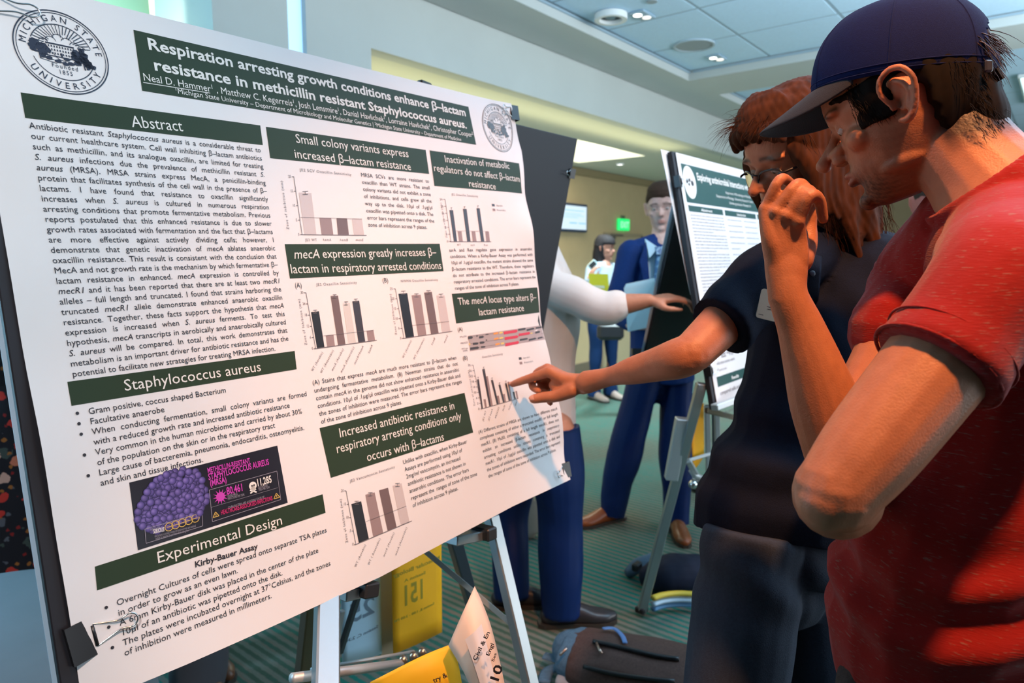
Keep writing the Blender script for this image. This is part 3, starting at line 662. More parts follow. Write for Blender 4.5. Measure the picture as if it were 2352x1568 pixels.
arrows([(1413, 1302, 1438, 1298, 6), (1415, 1337, 1440, 1332, 6), (1218, 1374, 1230, 1373, 6), (1424, 1370, 1448, 1367, 6), (1618, 1304, 1634, 1301, 4)], mat('gene_yellow', (0.75, 0.55, 0.15), 0.45), 'yellow_arrow')
arrows([(1212, 1333, 1244, 1330, 9), (1266, 1322, 1276, 1321, 6), (1283, 1330, 1316, 1326, 7), (1324, 1312, 1348, 1310, 3), (1243, 1372, 1280, 1369, 7), (1288, 1364, 1320, 1362, 7), (1326, 1348, 1338, 1347, 4), (1226, 1403, 1284, 1396, 8), (1296, 1392, 1326, 1390, 5),
        (1535, 1281, 1588, 1274, 6), (1592, 1283, 1646, 1272, 6), (1545, 1347, 1600, 1338, 6), (1604, 1347, 1656, 1336, 6), (1655, 1268, 1702, 1262, 5), (1650, 1299, 1686, 1292, 6), (1664, 1336, 1700, 1328, 5)], mat('gene_black', (0.05, 0.045, 0.05), 0.5), 'black_arrow')
b = MB()
for a, e in (((1215, 1326), (1700, 1262)), ((1218, 1372), (1705, 1302)), ((1226, 1402), (1706, 1330))): pline(b, T(*a), T(*e), 0.0007, 0.0006)
for s_, a, e in (('Mu50', (1160, 1333), (1204, 1327)), ('MRSA252', (1165, 1374), (1212, 1366)), ('MW2 type', (1172, 1410), (1212, 1403)), ('NWMN', (1180, 1424), (1210, 1419))): ptext(b, s_, T(*a), T(*e), 0.0036)
stuff(b.build('map_lines', m_grey, gm))

# ---- bacteria picture
b = MB(); pquad(b, [(295, 1108), (635, 1023), (659, 1154), (315, 1263)], L1, n=10); pic = b.build('bacteria_picture', mat('picture_black', (0.008, 0.006, 0.014), 0.35), poster)
m_cell = bpy.data.materials.new('printed_cells'); nt, N, L_, B_ = nodes(m_cell); B_.inputs['Roughness'].default_value = 0.4
an = N.new('ShaderNodeAttribute'); an.attribute_name = 'col'; L_.new(an.outputs['Color'], B_.inputs['Base Color'])
rng = random.Random(5); cells = []
outline = [(930, 330), (1000, 270), (1080, 230), (1200, 205), (1250, 240), (1290, 290), (1315, 360), (1300, 430), (1275, 490), (1240, 520), (1000, 610), (900, 590), (865, 540), (868, 470), (895, 380)]
def inside(x, y, P):
    r = False
    for i in range(len(P)):
        x1, y1 = P[i]; x2, y2 = P[i-1]
        if (y1 > y) != (y2 > y) and x < (x2-x1)*(y-y1)/(y2-y1)+x1: r = not r
    return r
tries = 0
while len(cells) < 150 and tries < 20000:
    tries += 1; x = rng.uniform(860, 1320); y = rng.uniform(200, 620)
    if inside(x, y, outline) and all((x-a)**2+(y-c)**2 > 22**2 for a, c, _ in cells): cells.append((x, y, rng.uniform(0.7, 1.1)))
cells.sort(key=lambda q: q[2]); Vc = []; Fc = []; Cc = []; n = 0
for k, (x, y, br) in enumerate(cells):
    q = puv(*c4(x, y)); r = 0.0054; hx = q+np.array([-0.3, 0.35])*r
    ringsp = [(0.0, (0.30, 0.22, 0.62)), (0.5, (0.17, 0.12, 0.42)), (0.85, (0.07, 0.05, 0.22)), (1.0, (0.018, 0.012, 0.07))]
    for ri, (rr, cc) in enumerate(ringsp):
        ce = hx*(1-rr)+q*rr
        if ri == 0: pts = [ce]
        else:
            a = np.arange(14)*2*PI/14; pts = [ce+np.array([math.cos(t_), math.sin(t_)])*r*rr for t_ in a]
        for p in pts: Vc.append((p[0], p[1])); Cc.append(np.array(cc)*br*0.75)
    Fc += [(n, n+1+i, n+1+(i+1) % 14) for i in range(14)]
    for ri in range(2): Fc += [(n+1+ri*14+i, n+15+ri*14+i, n+15+ri*14+(i+1) % 14, n+1+ri*14+(i+1) % 14) for i in range(14)]
    n += 43
Vc = np.array(Vc); lay = np.repeat(np.arange(len(cells)), 43)*0.000003
A = P3(Vc[:, 0], Vc[:, 1], L2)+np.outer(lay, pN)
stuff(obj('purple_cells', A, Fc, m_cell, pic, colors=np.array(Cc)))
m_mag = mat('ink_magenta', (0.55, 0.05, 0.42), 0.45); m_crim = mat('ink_crimson', (0.50, 0.02, 0.14), 0.45); m_yel = mat('ink_gold', (0.62, 0.42, 0.10), 0.45); m_dim = mat('ink_dim', (0.30, 0.28, 0.34), 0.5)
b = MB()
for s_, a, e, h in (('METHICILLIN-RESISTANT', (1310, 238), (1580, 172), 0.0072), ('STAPHYLOCOCCUS AUREUS', (1316, 282), (1700, 183), 0.0088), ('(MRSA)', (1326, 322), (1432, 295), 0.0085), ('80,461', (1432, 375), (1538, 347), 0.0105)):
    ptext(b, s_, c4(*a), c4(*e), h, off=L3, bold=True)
q = puv(*c4(1391, 387)); a = np.arange(48)*2*PI/48
def poly(b, q, rads, off=L3):
    a = np.arange(len(rads))*2*PI/len(rads); U = q[0]+np.cos(a)*rads; Vv = q[1]+np.sin(a)*rads
    n = len(rads); b.add(P3(np.r_[q[0], U], np.r_[q[1], Vv], off), [(0, 1+i, 1+(i+1) % n) for i in range(n)])
poly(b, q, np.array([0.0115 if i % 4 == 0 else 0.0065 for i in range(48)]))
stuff(b.build('magenta_print', m_mag, pic))
b = MB(); ptext(b, 'HEALTHCARE-ASSOCIATED INFECTIONS', c4(1395, 502), c4(1722, 408), 0.0062, off=L3, bold=True); b.build('crimson_print', m_crim, pic)
b = MB(); ptext(b, '11,285', c4(1622, 322), c4(1718, 295), 0.0105, off=L3, bold=True)
q = puv(*c4(1596, 318)); poly(b, q, np.full(16, 0.0062)); q = puv(*c4(1598, 335)); poly(b, q, np.full(10, 0.0038))
pline(b, c4(1578, 346), c4(1620, 358), 0.0022, L3); pline(b, c4(1580, 366), c4(1616, 338), 0.0022, L3)
ptext(b, 'SERIOUS', c4(966, 620), c4(1036, 605), 0.0055, off=L3, bold=True); stuff(b.build('white_print', m_inkw, pic))
b = MB(); q = puv(*c4(1590, 318)); poly(b, q, np.full(8, 0.0014), L3+0.0003); q = puv(*c4(1603, 314)); poly(b, q, np.full(8, 0.0014), L3+0.0003); stuff(b.build('skull_eyes', m_ink, pic))
b = MB()
for s_, a, e in (('SEVERE MRSA', (1436, 392), (1500, 377)), ('INFECTIONS PER YEAR', (1438, 408), (1544, 380)), ('DEATHS FROM', (1630, 338), (1690, 322)), ('MRSA PER YEAR', (1633, 352), (1704, 333)), ('STAPH BACTERIA ARE A LEADING CAUSE OF', (1440, 465), (1670, 395)), ('THREAT LEVEL', (945, 606), (1010, 590)),
                 ('this bacteria is a serious concern and requires prompt and sustained', (975, 645), (1235, 577)), ('action to ensure the problem does not grow', (980, 660), (1190, 606))):
    ptext(b, s_, c4(*a), c4(*e), 0.0034, off=L3)
for P in ([(1320, 345), (1748, 225), (1773, 405), (1340, 545)], [(912, 592), (1275, 487), (1278, 572), (920, 682)]):
    for i in range(4): pline(b, c4(*P[i]), c4(*P[(i+1) % 4]), 0.0007, L3)
pline(b, c4(1330, 455), c4(1755, 330), 0.0004, L3)
stuff(b.build('dim_print', m_dim, pic))
b = MB()
for i, (x, y) in enumerate(((1065, 578), (1107, 565), (1149, 552), (1190, 538), (1232, 524))):
    q = puv(*c4(x, y)); r0, r1 = 0.0048, 0.0058; a = np.arange(20)*2*PI/20
    U = np.r_[q[0]+np.cos(a)*r0, q[0]+np.cos(a)*r1]; Vv = np.r_[q[1]+np.sin(a)*r0, q[1]+np.sin(a)*r1]
    b.add(P3(U, Vv, L3), [(k, k+20, (k+1) % 20+20, (k+1) % 20) for k in range(20)]); pline(b, c4(x-14, y+4), c4(x+14, y-4), 0.0009, L3)
for x, y in ((1362, 503), (1747, 385)):
    for p, e in (((x-18, y+16), (x+20, y+5)), ((x+20, y+5), (x-3, y-20)), ((x-3, y-20), (x-18, y+16))): pline(b, c4(*p), c4(*e), 0.0011, L3)
    pline(b, c4(x-1, y-8), c4(x+1, y+4), 0.0012, L3)
stuff(b.build('gold_print', m_yel, pic))

# ---- seal, drawn in a unit circle (x right, y up)
def seal(cx, cy, R, mdark, name, thin=1.0):
    b = MB()
    def Q(x, y, off=L2): x = np.asarray(x, float); y = np.asarray(y, float); return P3(cx+x*R, cy+y*R, off)
    def ringp(r0, r1, n=72, a0=0, a1=2*PI, off=L2):
        a = np.linspace(a0, a1, n); b.add(np.vstack([Q(np.cos(a)*r0, np.sin(a)*r0, off), Q(np.cos(a)*r1, np.sin(a)*r1, off)]), [(i, i+1, n+i+1, n+i) for i in range(n-1)])
    def blob(x, y, r, n=9, k=0.35, sx=1.0):
        rg = random.Random(int(x*977+y*131)); a = np.arange(n)*2*PI/n; rr = np.array([r*(1+rg.uniform(-k, k)) for _ in a]); b.add(Q(np.r_[x, x+np.cos(a)*rr*sx], np.r_[y, y+np.sin(a)*rr]), [(0, 1+i, 1+(i+1) % n) for i in range(n)])
    def ln(x0, y0, x1, y1, w, off=L2):
        d = np.array([x1-x0, y1-y0]); d = d/np.linalg.norm(d); n = np.array([-d[1], d[0]])*w/2
        b.add(Q([x0+n[0], x1+n[0], x1-n[0], x0-n[0]], [y0+n[1], y1+n[1], y1-n[1], y0-n[1]], off), [(0, 1, 2, 3)])
    ringp(0.975, 1.0); ringp(0.925, 0.94); ringp(0.655, 0.672, 40, math.radians(20), math.radians(160)); ringp(0.655, 0.672, 50, math.radians(200), math.radians(340))
    def arc_text(s_, r, a0, a1, cap, out=True):
        V, F, w = layout(s_, track=0.45)
        for i in range(1):
            t_ = V[:, 0]/w; ang = a0+(a1-a0)*t_
            rr = r+V[:, 1]*cap if out else r-V[:, 1]*cap
            b.add(Q(np.cos(ang)*rr, np.sin(ang)*rr), F)
    arc_text('MICHIGAN STATE', 0.735, math.radians(176), math.radians(6), 0.145)
    arc_text('UNIVERSITY', 0.875, math.radians(212), math.radians(334), 0.145, out=False)
    for s_, y, w in (('Founded', -0.40, 0.56), ('1855', -0.54, 0.30)):
        V, F, wd = layout(s_, track=0.2); k = w/wd; b.add(Q(V[:, 0]*k-w/2, V[:, 1]*0.098+y), F)
    for i in range(21):   # sun rays
        a = math.radians(18+144*i/20); r0 = 0.36+0.05*math.sin(i*1.7); ln(math.cos(a)*r0, 0.05+math.sin(a)*r0, math.cos(a)*0.65, math.sin(a)*0.65, 0.016)
    for (x, y, r) in ((-0.22, 0.22, 0.12), (-0.06, 0.30, 0.13), (0.12, 0.26, 0.12), (0.28, 0.20, 0.11), (-0.38, 0.16, 0.10), (0.42, 0.15, 0.09)):   # clouds
        a = np.linspace(math.radians(10), math.radians(170), 12); b.add(np.vstack([Q(x+np.cos(a)*r, y+np.sin(a)*r), Q(x+np.cos(a)*(r-0.012), y+np.sin(a)*(r-0.012))]), [(i, i+1, 13+i, 12+i) for i in range(11)])
    # building
    ln(-0.34, 0.17, 0.26, 0.17, 0.03); ln(-0.33, 0.17, -0.33, -0.12, 0.012); ln(0.24, 0.17, 0.24, -0.12, 0.012); ln(-0.36, -0.13, 0.30, -0.13, 0.02)
    for r_ in range(3):
        for c_ in range(9):
            x = -0.28+c_*0.058; y = 0.085-r_*0.085; ln(x, y, x, y+0.045, 0.026)
    ln(-0.03, -0.12, -0.03, -0.03, 0.04); ln(0.0, -0.15, 0.12, -0.17, 0.05)
    rg = random.Random(3)
    for (x, y, r) in ((-0.50, 0.06, 0.16), (-0.40, 0.0, 0.14), (-0.62, -0.03, 0.10), (-0.44, -0.12, 0.10), (0.34, -0.02, 0.17), (0.45, -0.13, 0.17), (0.32, -0.20, 0.10), (0.58, -0.20, 0.11), (0.42, 0.10, 0.10)):
        for k in range(6): blob(x+rg.uniform(-r, r)*0.7, y+rg.uniform(-r, r)*0.6, r*rg.uniform(0.35, 0.6))
    ln(-0.5, -0.05, -0.48, -0.24, 0.03); ln(0.42, -0.2, 0.44, -0.34, 0.03)
    for (x, y) in ((-0.30, -0.2), (-0.12, -0.24), (0.02, -0.27), (0.15, -0.24)): blob(x, y, 0.045, sx=1.6, k=0.2)
    ringp(0.20, 0.212, 16, math.radians(190), math.radians(340)); ln(-0.5, -0.24, -0.15, -0.30, 0.012); ln(-0.48, -0.20, -0.2, -0.22, 0.012)
    stuff(b.build(name, mdark, poster))
def seal_fit(cx, cy, halfw, name, m):
    c = puv(cx, cy)
    e = (np.linalg.norm(puv(cx+halfw, cy+0.15*halfw)-c)+np.linalg.norm(puv(cx-halfw, cy-0.15*halfw)-c))/2; return c, e
def seal_from_box(x0, x1, y0, y1, m, name):
    # least squares: circle in the sheet whose image fills the pixel box
    best = None
    c0 = puv((x0+x1)/2, (y0+y1)/2)
    a = np.linspace(0, 2*PI, 60)
    R = 0.06; c = c0.copy()
    for it in range(30):
        pts = np.array([proj(P3([c[0]+R*math.cos(t_)], [c[1]+R*math.sin(t_)])[0])[:2] for t_ in a]); bx = (pts[:, 0].min(), pts[:, 0].max(), pts[:, 1].min(), pts[:, 1].max())
        R *= ((x1-x0)/(bx[1]-bx[0])+(y1-y0)/(bx[3]-bx[2]))/2
        c += puv((x0+x1)/2, (y0+y1)/2)-puv((bx[0]+bx[1])/2, (bx[2]+bx[3])/2)
    seal(c[0], c[1], R, m, name)
seal_from_box(27, 250, 22.5, 217, mat('seal_ink', (0.02, 0.025, 0.05), 0.45), 'university_seal')
seal_from_box(1107, 1177.5, 238.5, 349, mat('seal_ink_small', (0.10, 0.12, 0.14), 0.5), 'university_seal')
# ------------------------------------------------------------------ people toolkit
def rotm(yaw, pitch, roll):
    a, b, c = [math.radians(v) for v in (yaw, pitch, roll)]
    return np.array(Matrix.Rotation(a, 3, 'Z')@Matrix.Rotation(b, 3, 'X')@Matrix.Rotation(c, 3, 'Y'))
def unit(v): v = np.asarray(v, float); return v/np.linalg.norm(v)
class Clay:
    """closed shapes that are fused into one continuous skin"""
    def __init__(s): s.V = []; s.F = []; s.n = 0
    def add(s, V, F):
        s.V.append(np.asarray(V, float)); s.F += [tuple(int(i)+s.n for i in f) for f in F]; s.n += len(V)
    def limb(s, P, r, ry=None, up=None, k=5, seg=18, dome=True):
        P = np.asarray(P, float); r = np.asarray(r, float) if hasattr(r, '__len__') else np.full(len(P), r, float)
        ry = r if ry is None else np.asarray(ry, float)
        D = np.c_[P, r, ry]; D = smoothpath(D, k) if len(P) > 2 else np.array([D[0]*(1-t)+D[1]*t for t in np.linspace(0, 1, k+1)])
        s.add(*sweep(D[:, :3], D[:, 3], D[:, 4], up, seg))
        if dome:
            for i in (0, -1):
                s.add(*ball(D[i, :3], min(D[i, 3], D[i, 4])*0.985, seg=14))
    def ball(s, c, r, R=None, seg=18): s.add(*ball(c, r, R, seg))
    def fuse(s, voxel, smooth=4, fac=0.5):
        me = bpy.data.meshes.new('t'); me.from_pydata(np.vstack(s.V).tolist(), [], s.F)
        o = bpy.data.objects.new('t', me); COL.objects.link(o)
        m = o.modifiers.new('r', 'REMESH'); m.mode = 'VOXEL'; m.voxel_size = voxel
        if smooth: q = o.modifiers.new('s', 'SMOOTH'); q.iterations = smooth; q.factor = fac
        bpy.context.view_layer.update()
        e = o.evaluated_get(bpy.context.evaluated_depsgraph_get()); m2 = bpy.data.meshes.new_from_object(e)
        V = np.zeros(len(m2.vertices)*3); m2.vertices.foreach_get('co', V); V = V.reshape(-1, 3)
        nl = len(m2.loops); L = np.zeros(nl, dtype=np.int32); m2.loops.foreach_get('vertex_index', L)
        st = np.zeros(len(m2.polygons), dtype=np.int32); m2.polygons.foreach_get('loop_start', st)
        bpy.data.objects.remove(o); bpy.data.meshes.remove(me); bpy.data.meshes.remove(m2)
        if nl == 4*len(st): F = L.reshape(-1, 4)
        else: F = [tuple(L[a:b]) for a, b in zip(st, np.r_[st[1:], nl])]
        return V, F
def vnormals(V, F):
    F = np.asarray(F); a = np.cross(V[F[:, 2]]-V[F[:, 0]], V[F[:, 3]]-V[F[:, 1]]); N = np.zeros_like(V)
    for k in range(4): np.add.at(N, F[:, k], a)
    return N/(np.linalg.norm(N, axis=1)[:, None]+1e-12)
def qobj(name, V, F, m, parent, colors=None, smooth=True):
    """fast mesh build for big quad meshes"""
    off = np.array(wloc(parent)); me = bpy.data.meshes.new(name); F = np.asarray(F, dtype=np.int32)
    me.vertices.add(len(V)); me.vertices.foreach_set('co', (V-off).ravel())
    me.loops.add(F.size); me.loops.foreach_set('vertex_index', F.ravel())
    me.polygons.add(len(F)); me.polygons.foreach_set('loop_start', np.arange(len(F), dtype=np.int32)*4)
    me.polygons.foreach_set('use_smooth', np.ones(len(F), dtype=bool)); me.materials.append(m); me.update(calc_edges=True)
    if colors is not None:
        ca = me.color_attributes.new('col', 'FLOAT_COLOR', 'POINT'); c4_ = np.ones((len(V), 4)); c4_[:, :3] = colors; ca.data.foreach_set('color', c4_.ravel())
    o = bpy.data.objects.new(name, me); COL.objects.link(o); o.parent = parent; return o
def gauss(q, c, r): return np.exp(-(((q-np.array(c))/np.array(r))**2).sum(1))
def folds(V, N, amp, seed=1, freq=18.0, n=4, stretch=(1, 1, 0.5), mask=None):
    rg = np.random.RandomState(seed); d = np.zeros(len(V)); P = V*np.array(stretch)
    for i in range(n):
        k = rg.normal(size=3); k = k/np.linalg.norm(k)*freq*(1+0.7*i); m_ = rg.normal(size=3)*freq*0.45
        s_ = np.sin(P@k+1.8*np.sin(P@m_+i)); d += np.sign(s_)*np.abs(s_)**1.5/(1+0.8*i)
    d *= amp
    if mask is not None: d *= mask
    return V+N*d[:, None]

HEADT = [(.1335, .008, -.030, .016), (.129, .040, -.055, .036), (.115, .068, -.078, .055), (.095, .086, -.092, .067), (.070, .095, -.099, .0735), (.045, .098, -.101, .0755), (.025, .097, -.100, .0755), (.008, .089, -.097, .0745), (-.010, .087, -.091, .0725),
         (-.028, .088, -.082, .070), (-.042, .0895, -.070, .0665), (-.056, .0905, -.056, .062), (-.070, .085, -.040, .0565), (-.084, .085, -.022, .047), (-.096, .083, -.004, .037), (-.106, .076, .012, .027), (-.1105, .064, .026, .014)]
def skull(scale=1.0, infl=0.0, zmin=-9, T=HEADT, seg=36):
    V = []; F = []; a = np.arange(seg)*2*PI/seg; R_ = []
    for z, yf, yb, w in T:
        if z < zmin: break
        R_.append((z, yf, yb, w))
    for z, yf, yb, w in R_:
        yc = (yf+yb)/2*0.5+(-0.005)*0.5; c = np.cos(a); s_ = np.sin(a)
        x = (w+infl)*np.sign(c)*np.abs(c)**0.92; front = s_ > 0
        y = np.where(front, yc+(yf+infl-yc)*np.abs(s_)**0.86, yc-(yc-yb+infl)*np.abs(s_)**0.95)
        V.append(np.c_[x, y, np.full(seg, z+infl*(z/.13))])
    V = np.vstack(V)*scale
    for i in range(len(R_)-1):
        for j in range(seg): F.append((i*seg+j, (i+1)*seg+j, (i+1)*seg+(j+1) % seg, i*seg+(j+1) % seg))
    F.append(tuple(range(seg))); F.append(tuple(range((len(R_)-1)*seg, len(R_)*seg))[::-1])
    return V, F
def head_clay(c, O, R, nose=1.0, ears=(1, 1), s=1.0, lips=1.0):
    O = np.array(O); X = lambda p: O+(np.asarray(p, float)*s)@R.T
    V, F = skull(); c.add(X(V), F)
    # nose
    tip = .1235*nose+.088*(1-nose)
    c.limb(X([(0, .090, .016), (0, .099, .004), (0, .110*nose+.1*(1-nose), -.010), (0, tip-.008, -.0215)]), np.array([.0062, .0062, .0072, .0100])*s)
    c.ball(X([(0, tip-.0105, -.0235)])[0], .0098*s)
    for sg in (-1, 1):
        c.ball(X([(sg*.0115, .0985, -.0265)])[0], np.array([.0065, .0105, .0072])*s, R)
        c.limb(X([(sg*.011, .092, -.012), (sg*.009, .102, -.016)]), np.array([.0085, .0075])*s)
        c.ball(X([(sg*.036, .0775, .031)])[0], np.array([.024, .016, .0075])*s, R)       # brow ridge
        c.ball(X([(sg*.0455, .0585, -.016)])[0], np.array([.020, .020, .020])*s, R)         # cheekbone
        c.ball(X([(sg*.0310, .0738, .0125)])[0], .0132*s)                                  # eyelid
        c.ball(X([(sg*.047, .020, -.068)])[0], np.array([.014, .032, .014])*s, R)         # jaw
    c.ball(X([(0, .083, -.096)])[0], np.array([.019, .013, .013])*s, R)                   # chin
    c.limb(X([(-.023, .0835, -.0545), (-.010, .0945, -.0515), (0, .0965, -.0520), (.010, .0945, -.0515), (.023, .0835, -.0545)]), np.array([.0022, .0046, .0046, .0046, .0022])*s*lips, seg=10)
    c.limb(X([(-.021, .0835, -.0585), (-.009, .0935, -.0625), (.009, .0935, -.0625), (.021, .0835, -.0585)]), np.array([.0022, .0052, .0052, .0022])*s*lips, seg=10)
    for sg, on in zip((-1, 1), ears):
        if not on: continue
        E = lambda pts: X([(sg*(.0755+p[2]), p[0], p[1]) for p in pts])
        # helix rim, antihelix, concha floor, tragus and lobe
        c.limb(E([(.010, .000, .004), (.016, .016, .008), (.012, .031, .012), (-.002, .039, .016), (-.016, .034, .020), (-.0235, .018, .021), (-.022, .000, .018), (-.014, -.017, .012), (-.003, -.027, .007), (.006, -.024, .004)]), np.array([.0036, .0040, .0042, .0044, .0044, .0042, .0040, .0048, .0058, .0042])*s, seg=10)
        c.limb(E([(-.002, .026, .011), (-.012, .016, .0145), (-.0135, .002, .013), (-.006, -.012, .009)]), np.array([.0028, .0036, .0038, .0040])*s, seg=10)
        c.limb(E([(-.004, .032, .004), (-.009, .012, .005), (-.006, -.014, .003)]), np.array([.012, .0145, .010])*s, ry=np.array([.0030, .0034, .0030])*s, up=R@np.array([1, 0, 0]), seg=14, dome=False)
        c.ball(X([(sg*.0795, .0085, -.003)])[0], np.array([.0045, .0045, .0075])*s, R)
def head_sculpt(V, O, R, s=1.0, nostril=1.0):
    q = ((V-np.array(O))@R)/s; near = np.abs(q).max(1) < 0.16; D = np.zeros_like(q)
    for sg in (-1, 1):
        D += np.outer(gauss(q, (sg*.0205, .094, .010), (.010, .012, .012)), (0, -.0062, 0))
        D += np.outer(gauss(q, (sg*.060, .060, .006), (.012, .014, .012)), (-sg*.0025, -.0025, 0))
        D += np.outer(gauss(q, (sg*.0072, .104, -.0335), (.0038, .0060, .0032)), (0, -.001, .0075*nostril))
        D += np.outer(gauss(q, (sg*.056, .060, -.048), (.016, .020, .018)), (-sg*.0035, -.002, 0))
        D += np.outer(gauss(q, (sg*.082, .0015, -.002), (.007, .0075, .010)), (-sg*.010, 0, 0))
    D += np.outer(gauss(q, (0, .098, -.0575), (.024, .012, .0022)), (0, -.0042, 0))
    D += np.outer(gauss(q, (0, .092, -.077), (.022, .012, .007)), (0, -.0040, 0))
    D += np.outer(gauss(q, (0, .094, -.040), (.004, .008, .007)), (0, -.0016, 0))
    return V+((D*near[:, None])*s)@R.T, q
def skin_colors(q, base, lips=(0.45, 0.13, 0.10), beard=None, beard_k=0.0, brow=(0.05, 0.03, 0.02), ear_red=0.25, hair_mask=None):
    """q: head-local coordinates; pigment only"""
    n = len(q); C_ = np.tile(np.array(base, float), (n, 1))
    def mixc(m, c): nonlocal C_; C_ = C_*(1-m[:, None])+np.outer(m, c)
    if beard is not None:
        jaw = np.clip(gauss(q, (0, .070, -.085), (.055, .060, .034))*1.5, 0, 1)
        side = np.clip((gauss(q, (-.068, .025, -.045), (.03, .035, .035))+gauss(q, (.068, .025, -.045), (.03, .035, .035)))*1.2, 0, 1)
        mous = gauss(q, (0, .094, -.043), (.030, .02, .006))*1.1
        fine = 0.75+0.25*np.sin(q[:, 0]*900+np.sin(q[:, 2]*700)*2)*np.sin(q[:, 2]*1100)
        mixc(np.clip(np.maximum.reduce([jaw, side*0.38, mous])*beard_k*fine, 0, 0.95), beard)
    lp = np.clip(gauss(q, (0, .095, -.0525), (.021, .012, .0042))+gauss(q, (0, .094, -.0620), (.019, .012, .0050)), 0, 1)
    mixc(lp*0.85, lips)
    for sg in (-1, 1):
        t_ = np.clip((np.abs(q[:, 0])-.012)/.04, 0, 1); zc = .033+.004*np.sin(t_*PI)-.004*t_
        m = np.exp(-((q[:, 2]-zc)/.0042)**2)*(q[:, 1] > .05)*np.clip((q[:, 0]*sg-.011)/.006, 0, 1)*np.clip((.056-q[:, 0]*sg)/.006, 0, 1); mixc(np.clip(m*1.1, 0, .9), brow)
        m = np.exp(-((q[:, 2]-.0035)/.0018)**2-((q[:, 0]-sg*.0315)/.013)**2)*(q[:, 1] > .07); mixc(np.clip(m, 0, .8), brow)
        mixc(np.clip(gauss(q, (sg*.09, -.004, .005), (.016, .03, .035)), 0, 1)*ear_red, (0.62, 0.16, 0.10))
    mixc(np.clip(gauss(q, (0, .118, -.024), (.018, .016, .014)), 0, 1)*0.25, (0.60, 0.18, 0.12))
    return C_
def hair_shell(c, O, R, fn, s=1.0, seg=64):
    """hair as a lifted copy of the skull; fn(q)-> thickness (negative sinks it under the skin)"""
    T = [tuple(v) for v in smoothpath(np.array(HEADT), 3)]
    V, F = skull(seg=seg, T=T); q = V.copy(); th = fn(q)
    ctr = np.array([0, -.005, .02]); d = q-ctr; d[:, 2] *= 0.9; d /= np.linalg.norm(d, axis=1)[:, None]
    q = q+d*th[:, None]; c.add(np.array(O)+(q*s)@R.T, F)
def strands(name, roots, dirs, length, rad, m, parent, droop=(0, 0, -1), seed=0, curl=0.3, n=5):
    rg = np.random.RandomState(seed); b = MB()
    for p, d in zip(roots, dirs):
        L = length*rg.uniform(0.6, 1.25); d = unit(np.array(d)+rg.normal(size=3)*0.22); P = [np.array(p, float)]
        for i in range(n):
            d = unit(d+np.array(droop)*curl+rg.normal(size=3)*0.10); P.append(P[-1]+d*L/n)
        b.tube(P, np.linspace(rad, rad*0.15, n+1), seg=3, cap=False)
    o = b.build(name, m, parent, smooth=True); return stuff(o)
def eyes(O, R, parent, s=1.0, iris=(0.10, 0.06, 0.03), down=0.35, side=0.0):
    for sg in (-1, 1):
        b = MB(); c = np.array(O)+R@(np.array([sg*.0315, .0765, .0095])*s); b.ball(c, .0125*s, seg=16)
        e = b.build('eye', mat('eye_white', (0.40, 0.36, 0.33), 0.3), parent, smooth=True)
        d = unit(R@np.array([side, math.cos(down), -math.sin(down)])); i_ = MB(); i_.ball(c+d*.0072*s, .0060*s, seg=12); i_.build('iris', mat('iris_dark', iris, 0.15), e, smooth=True)
def raycast(V, px, py, dl=.003, tol=.006):
    r = unit(ray(px, py)); W_ = V-cC; t_ = W_@r; d2 = ((W_-np.outer(t_, r))**2).sum(1); k = np.where(d2 < tol**2)[0]
    if not len(k): k = [int(np.argmin(d2))]
    i = k[int(np.argmin(t_[k]))]; return cC+r*(t_[i]-dl)
def finger(c, J, r, s=1.0):
    J = np.array(J); c.limb(J, np.array(r)*s, k=4, seg=14)
def hand_auto(c, W, d, back, side, curl=(0.35, 0.5, 0.4), s=1.0, spread=0.10, thumb=0.6, curls=None):
    """hand: wrist W, d = forearm direction, back = back of the hand, side = thumb side"""
    d = unit(d); back = unit(back-d*(back@d)); side_ = np.cross(d, back); side_ = side_ if side_@side > 0 else -side_
    W = np.array(W); K = [(.026, .088), (.009, .094), (-.009, .090), (-.026, .082)]; Ls = [(.043, .025, .021), (.047, .029, .022), (.044, .027, .021), (.034, .020, .019)]; rr = [.0092, .0094, .0088, .0078]
    c.limb([W-d*.02*s, W+d*.012*s], [.024*s, .024*s], ry=[.019*s, .018*s], up=back)
    for i, ((sx, l), L) in enumerate(zip(K, Ls)):
        M_ = W+(side_*sx+d*l)*s; c.limb([W+side_*sx*0.5*s, M_*0.5+(W+side_*sx*.6*s)*0.5, M_], np.array([.012, .0125, .0108])*s, k=3)
        a = 0.0; P = [M_]; cu = curls[i] if curls else curl
        for j in range(3):
            a += cu[j]; dd = unit((d*math.cos(a)-back*math.sin(a))+side_*(sx*spread*8)*(1-j*.3)); P.append(P[-1]+dd*L[j]*s)
        c.limb(P, np.array([1.0, .98, .88, .74])*rr[i]*s, k=4, seg=12)
    c.ball(W+(d*.050-back*.006)*s, np.array([.030, .040, .013])*s, np.array([side_, d, back]).T)
    T0 = W+(side_*.020+d*.020-back*.006)*s; t1 = T0+unit(side_*.75+d*.75-back*.35)*.042*s; t2 = t1+unit(side_*(.55-thumb*.4)+d*1.0-back*.25*thumb)*.032*s; t3 = t2+unit(side_*(.2-thumb*.4)+d*1.0-back*.35*thumb)*.026*s
    c.limb([T0, t1, t2, t3], np.array([.015, .0125, .0105, .0085])*s, k=4, seg=14)
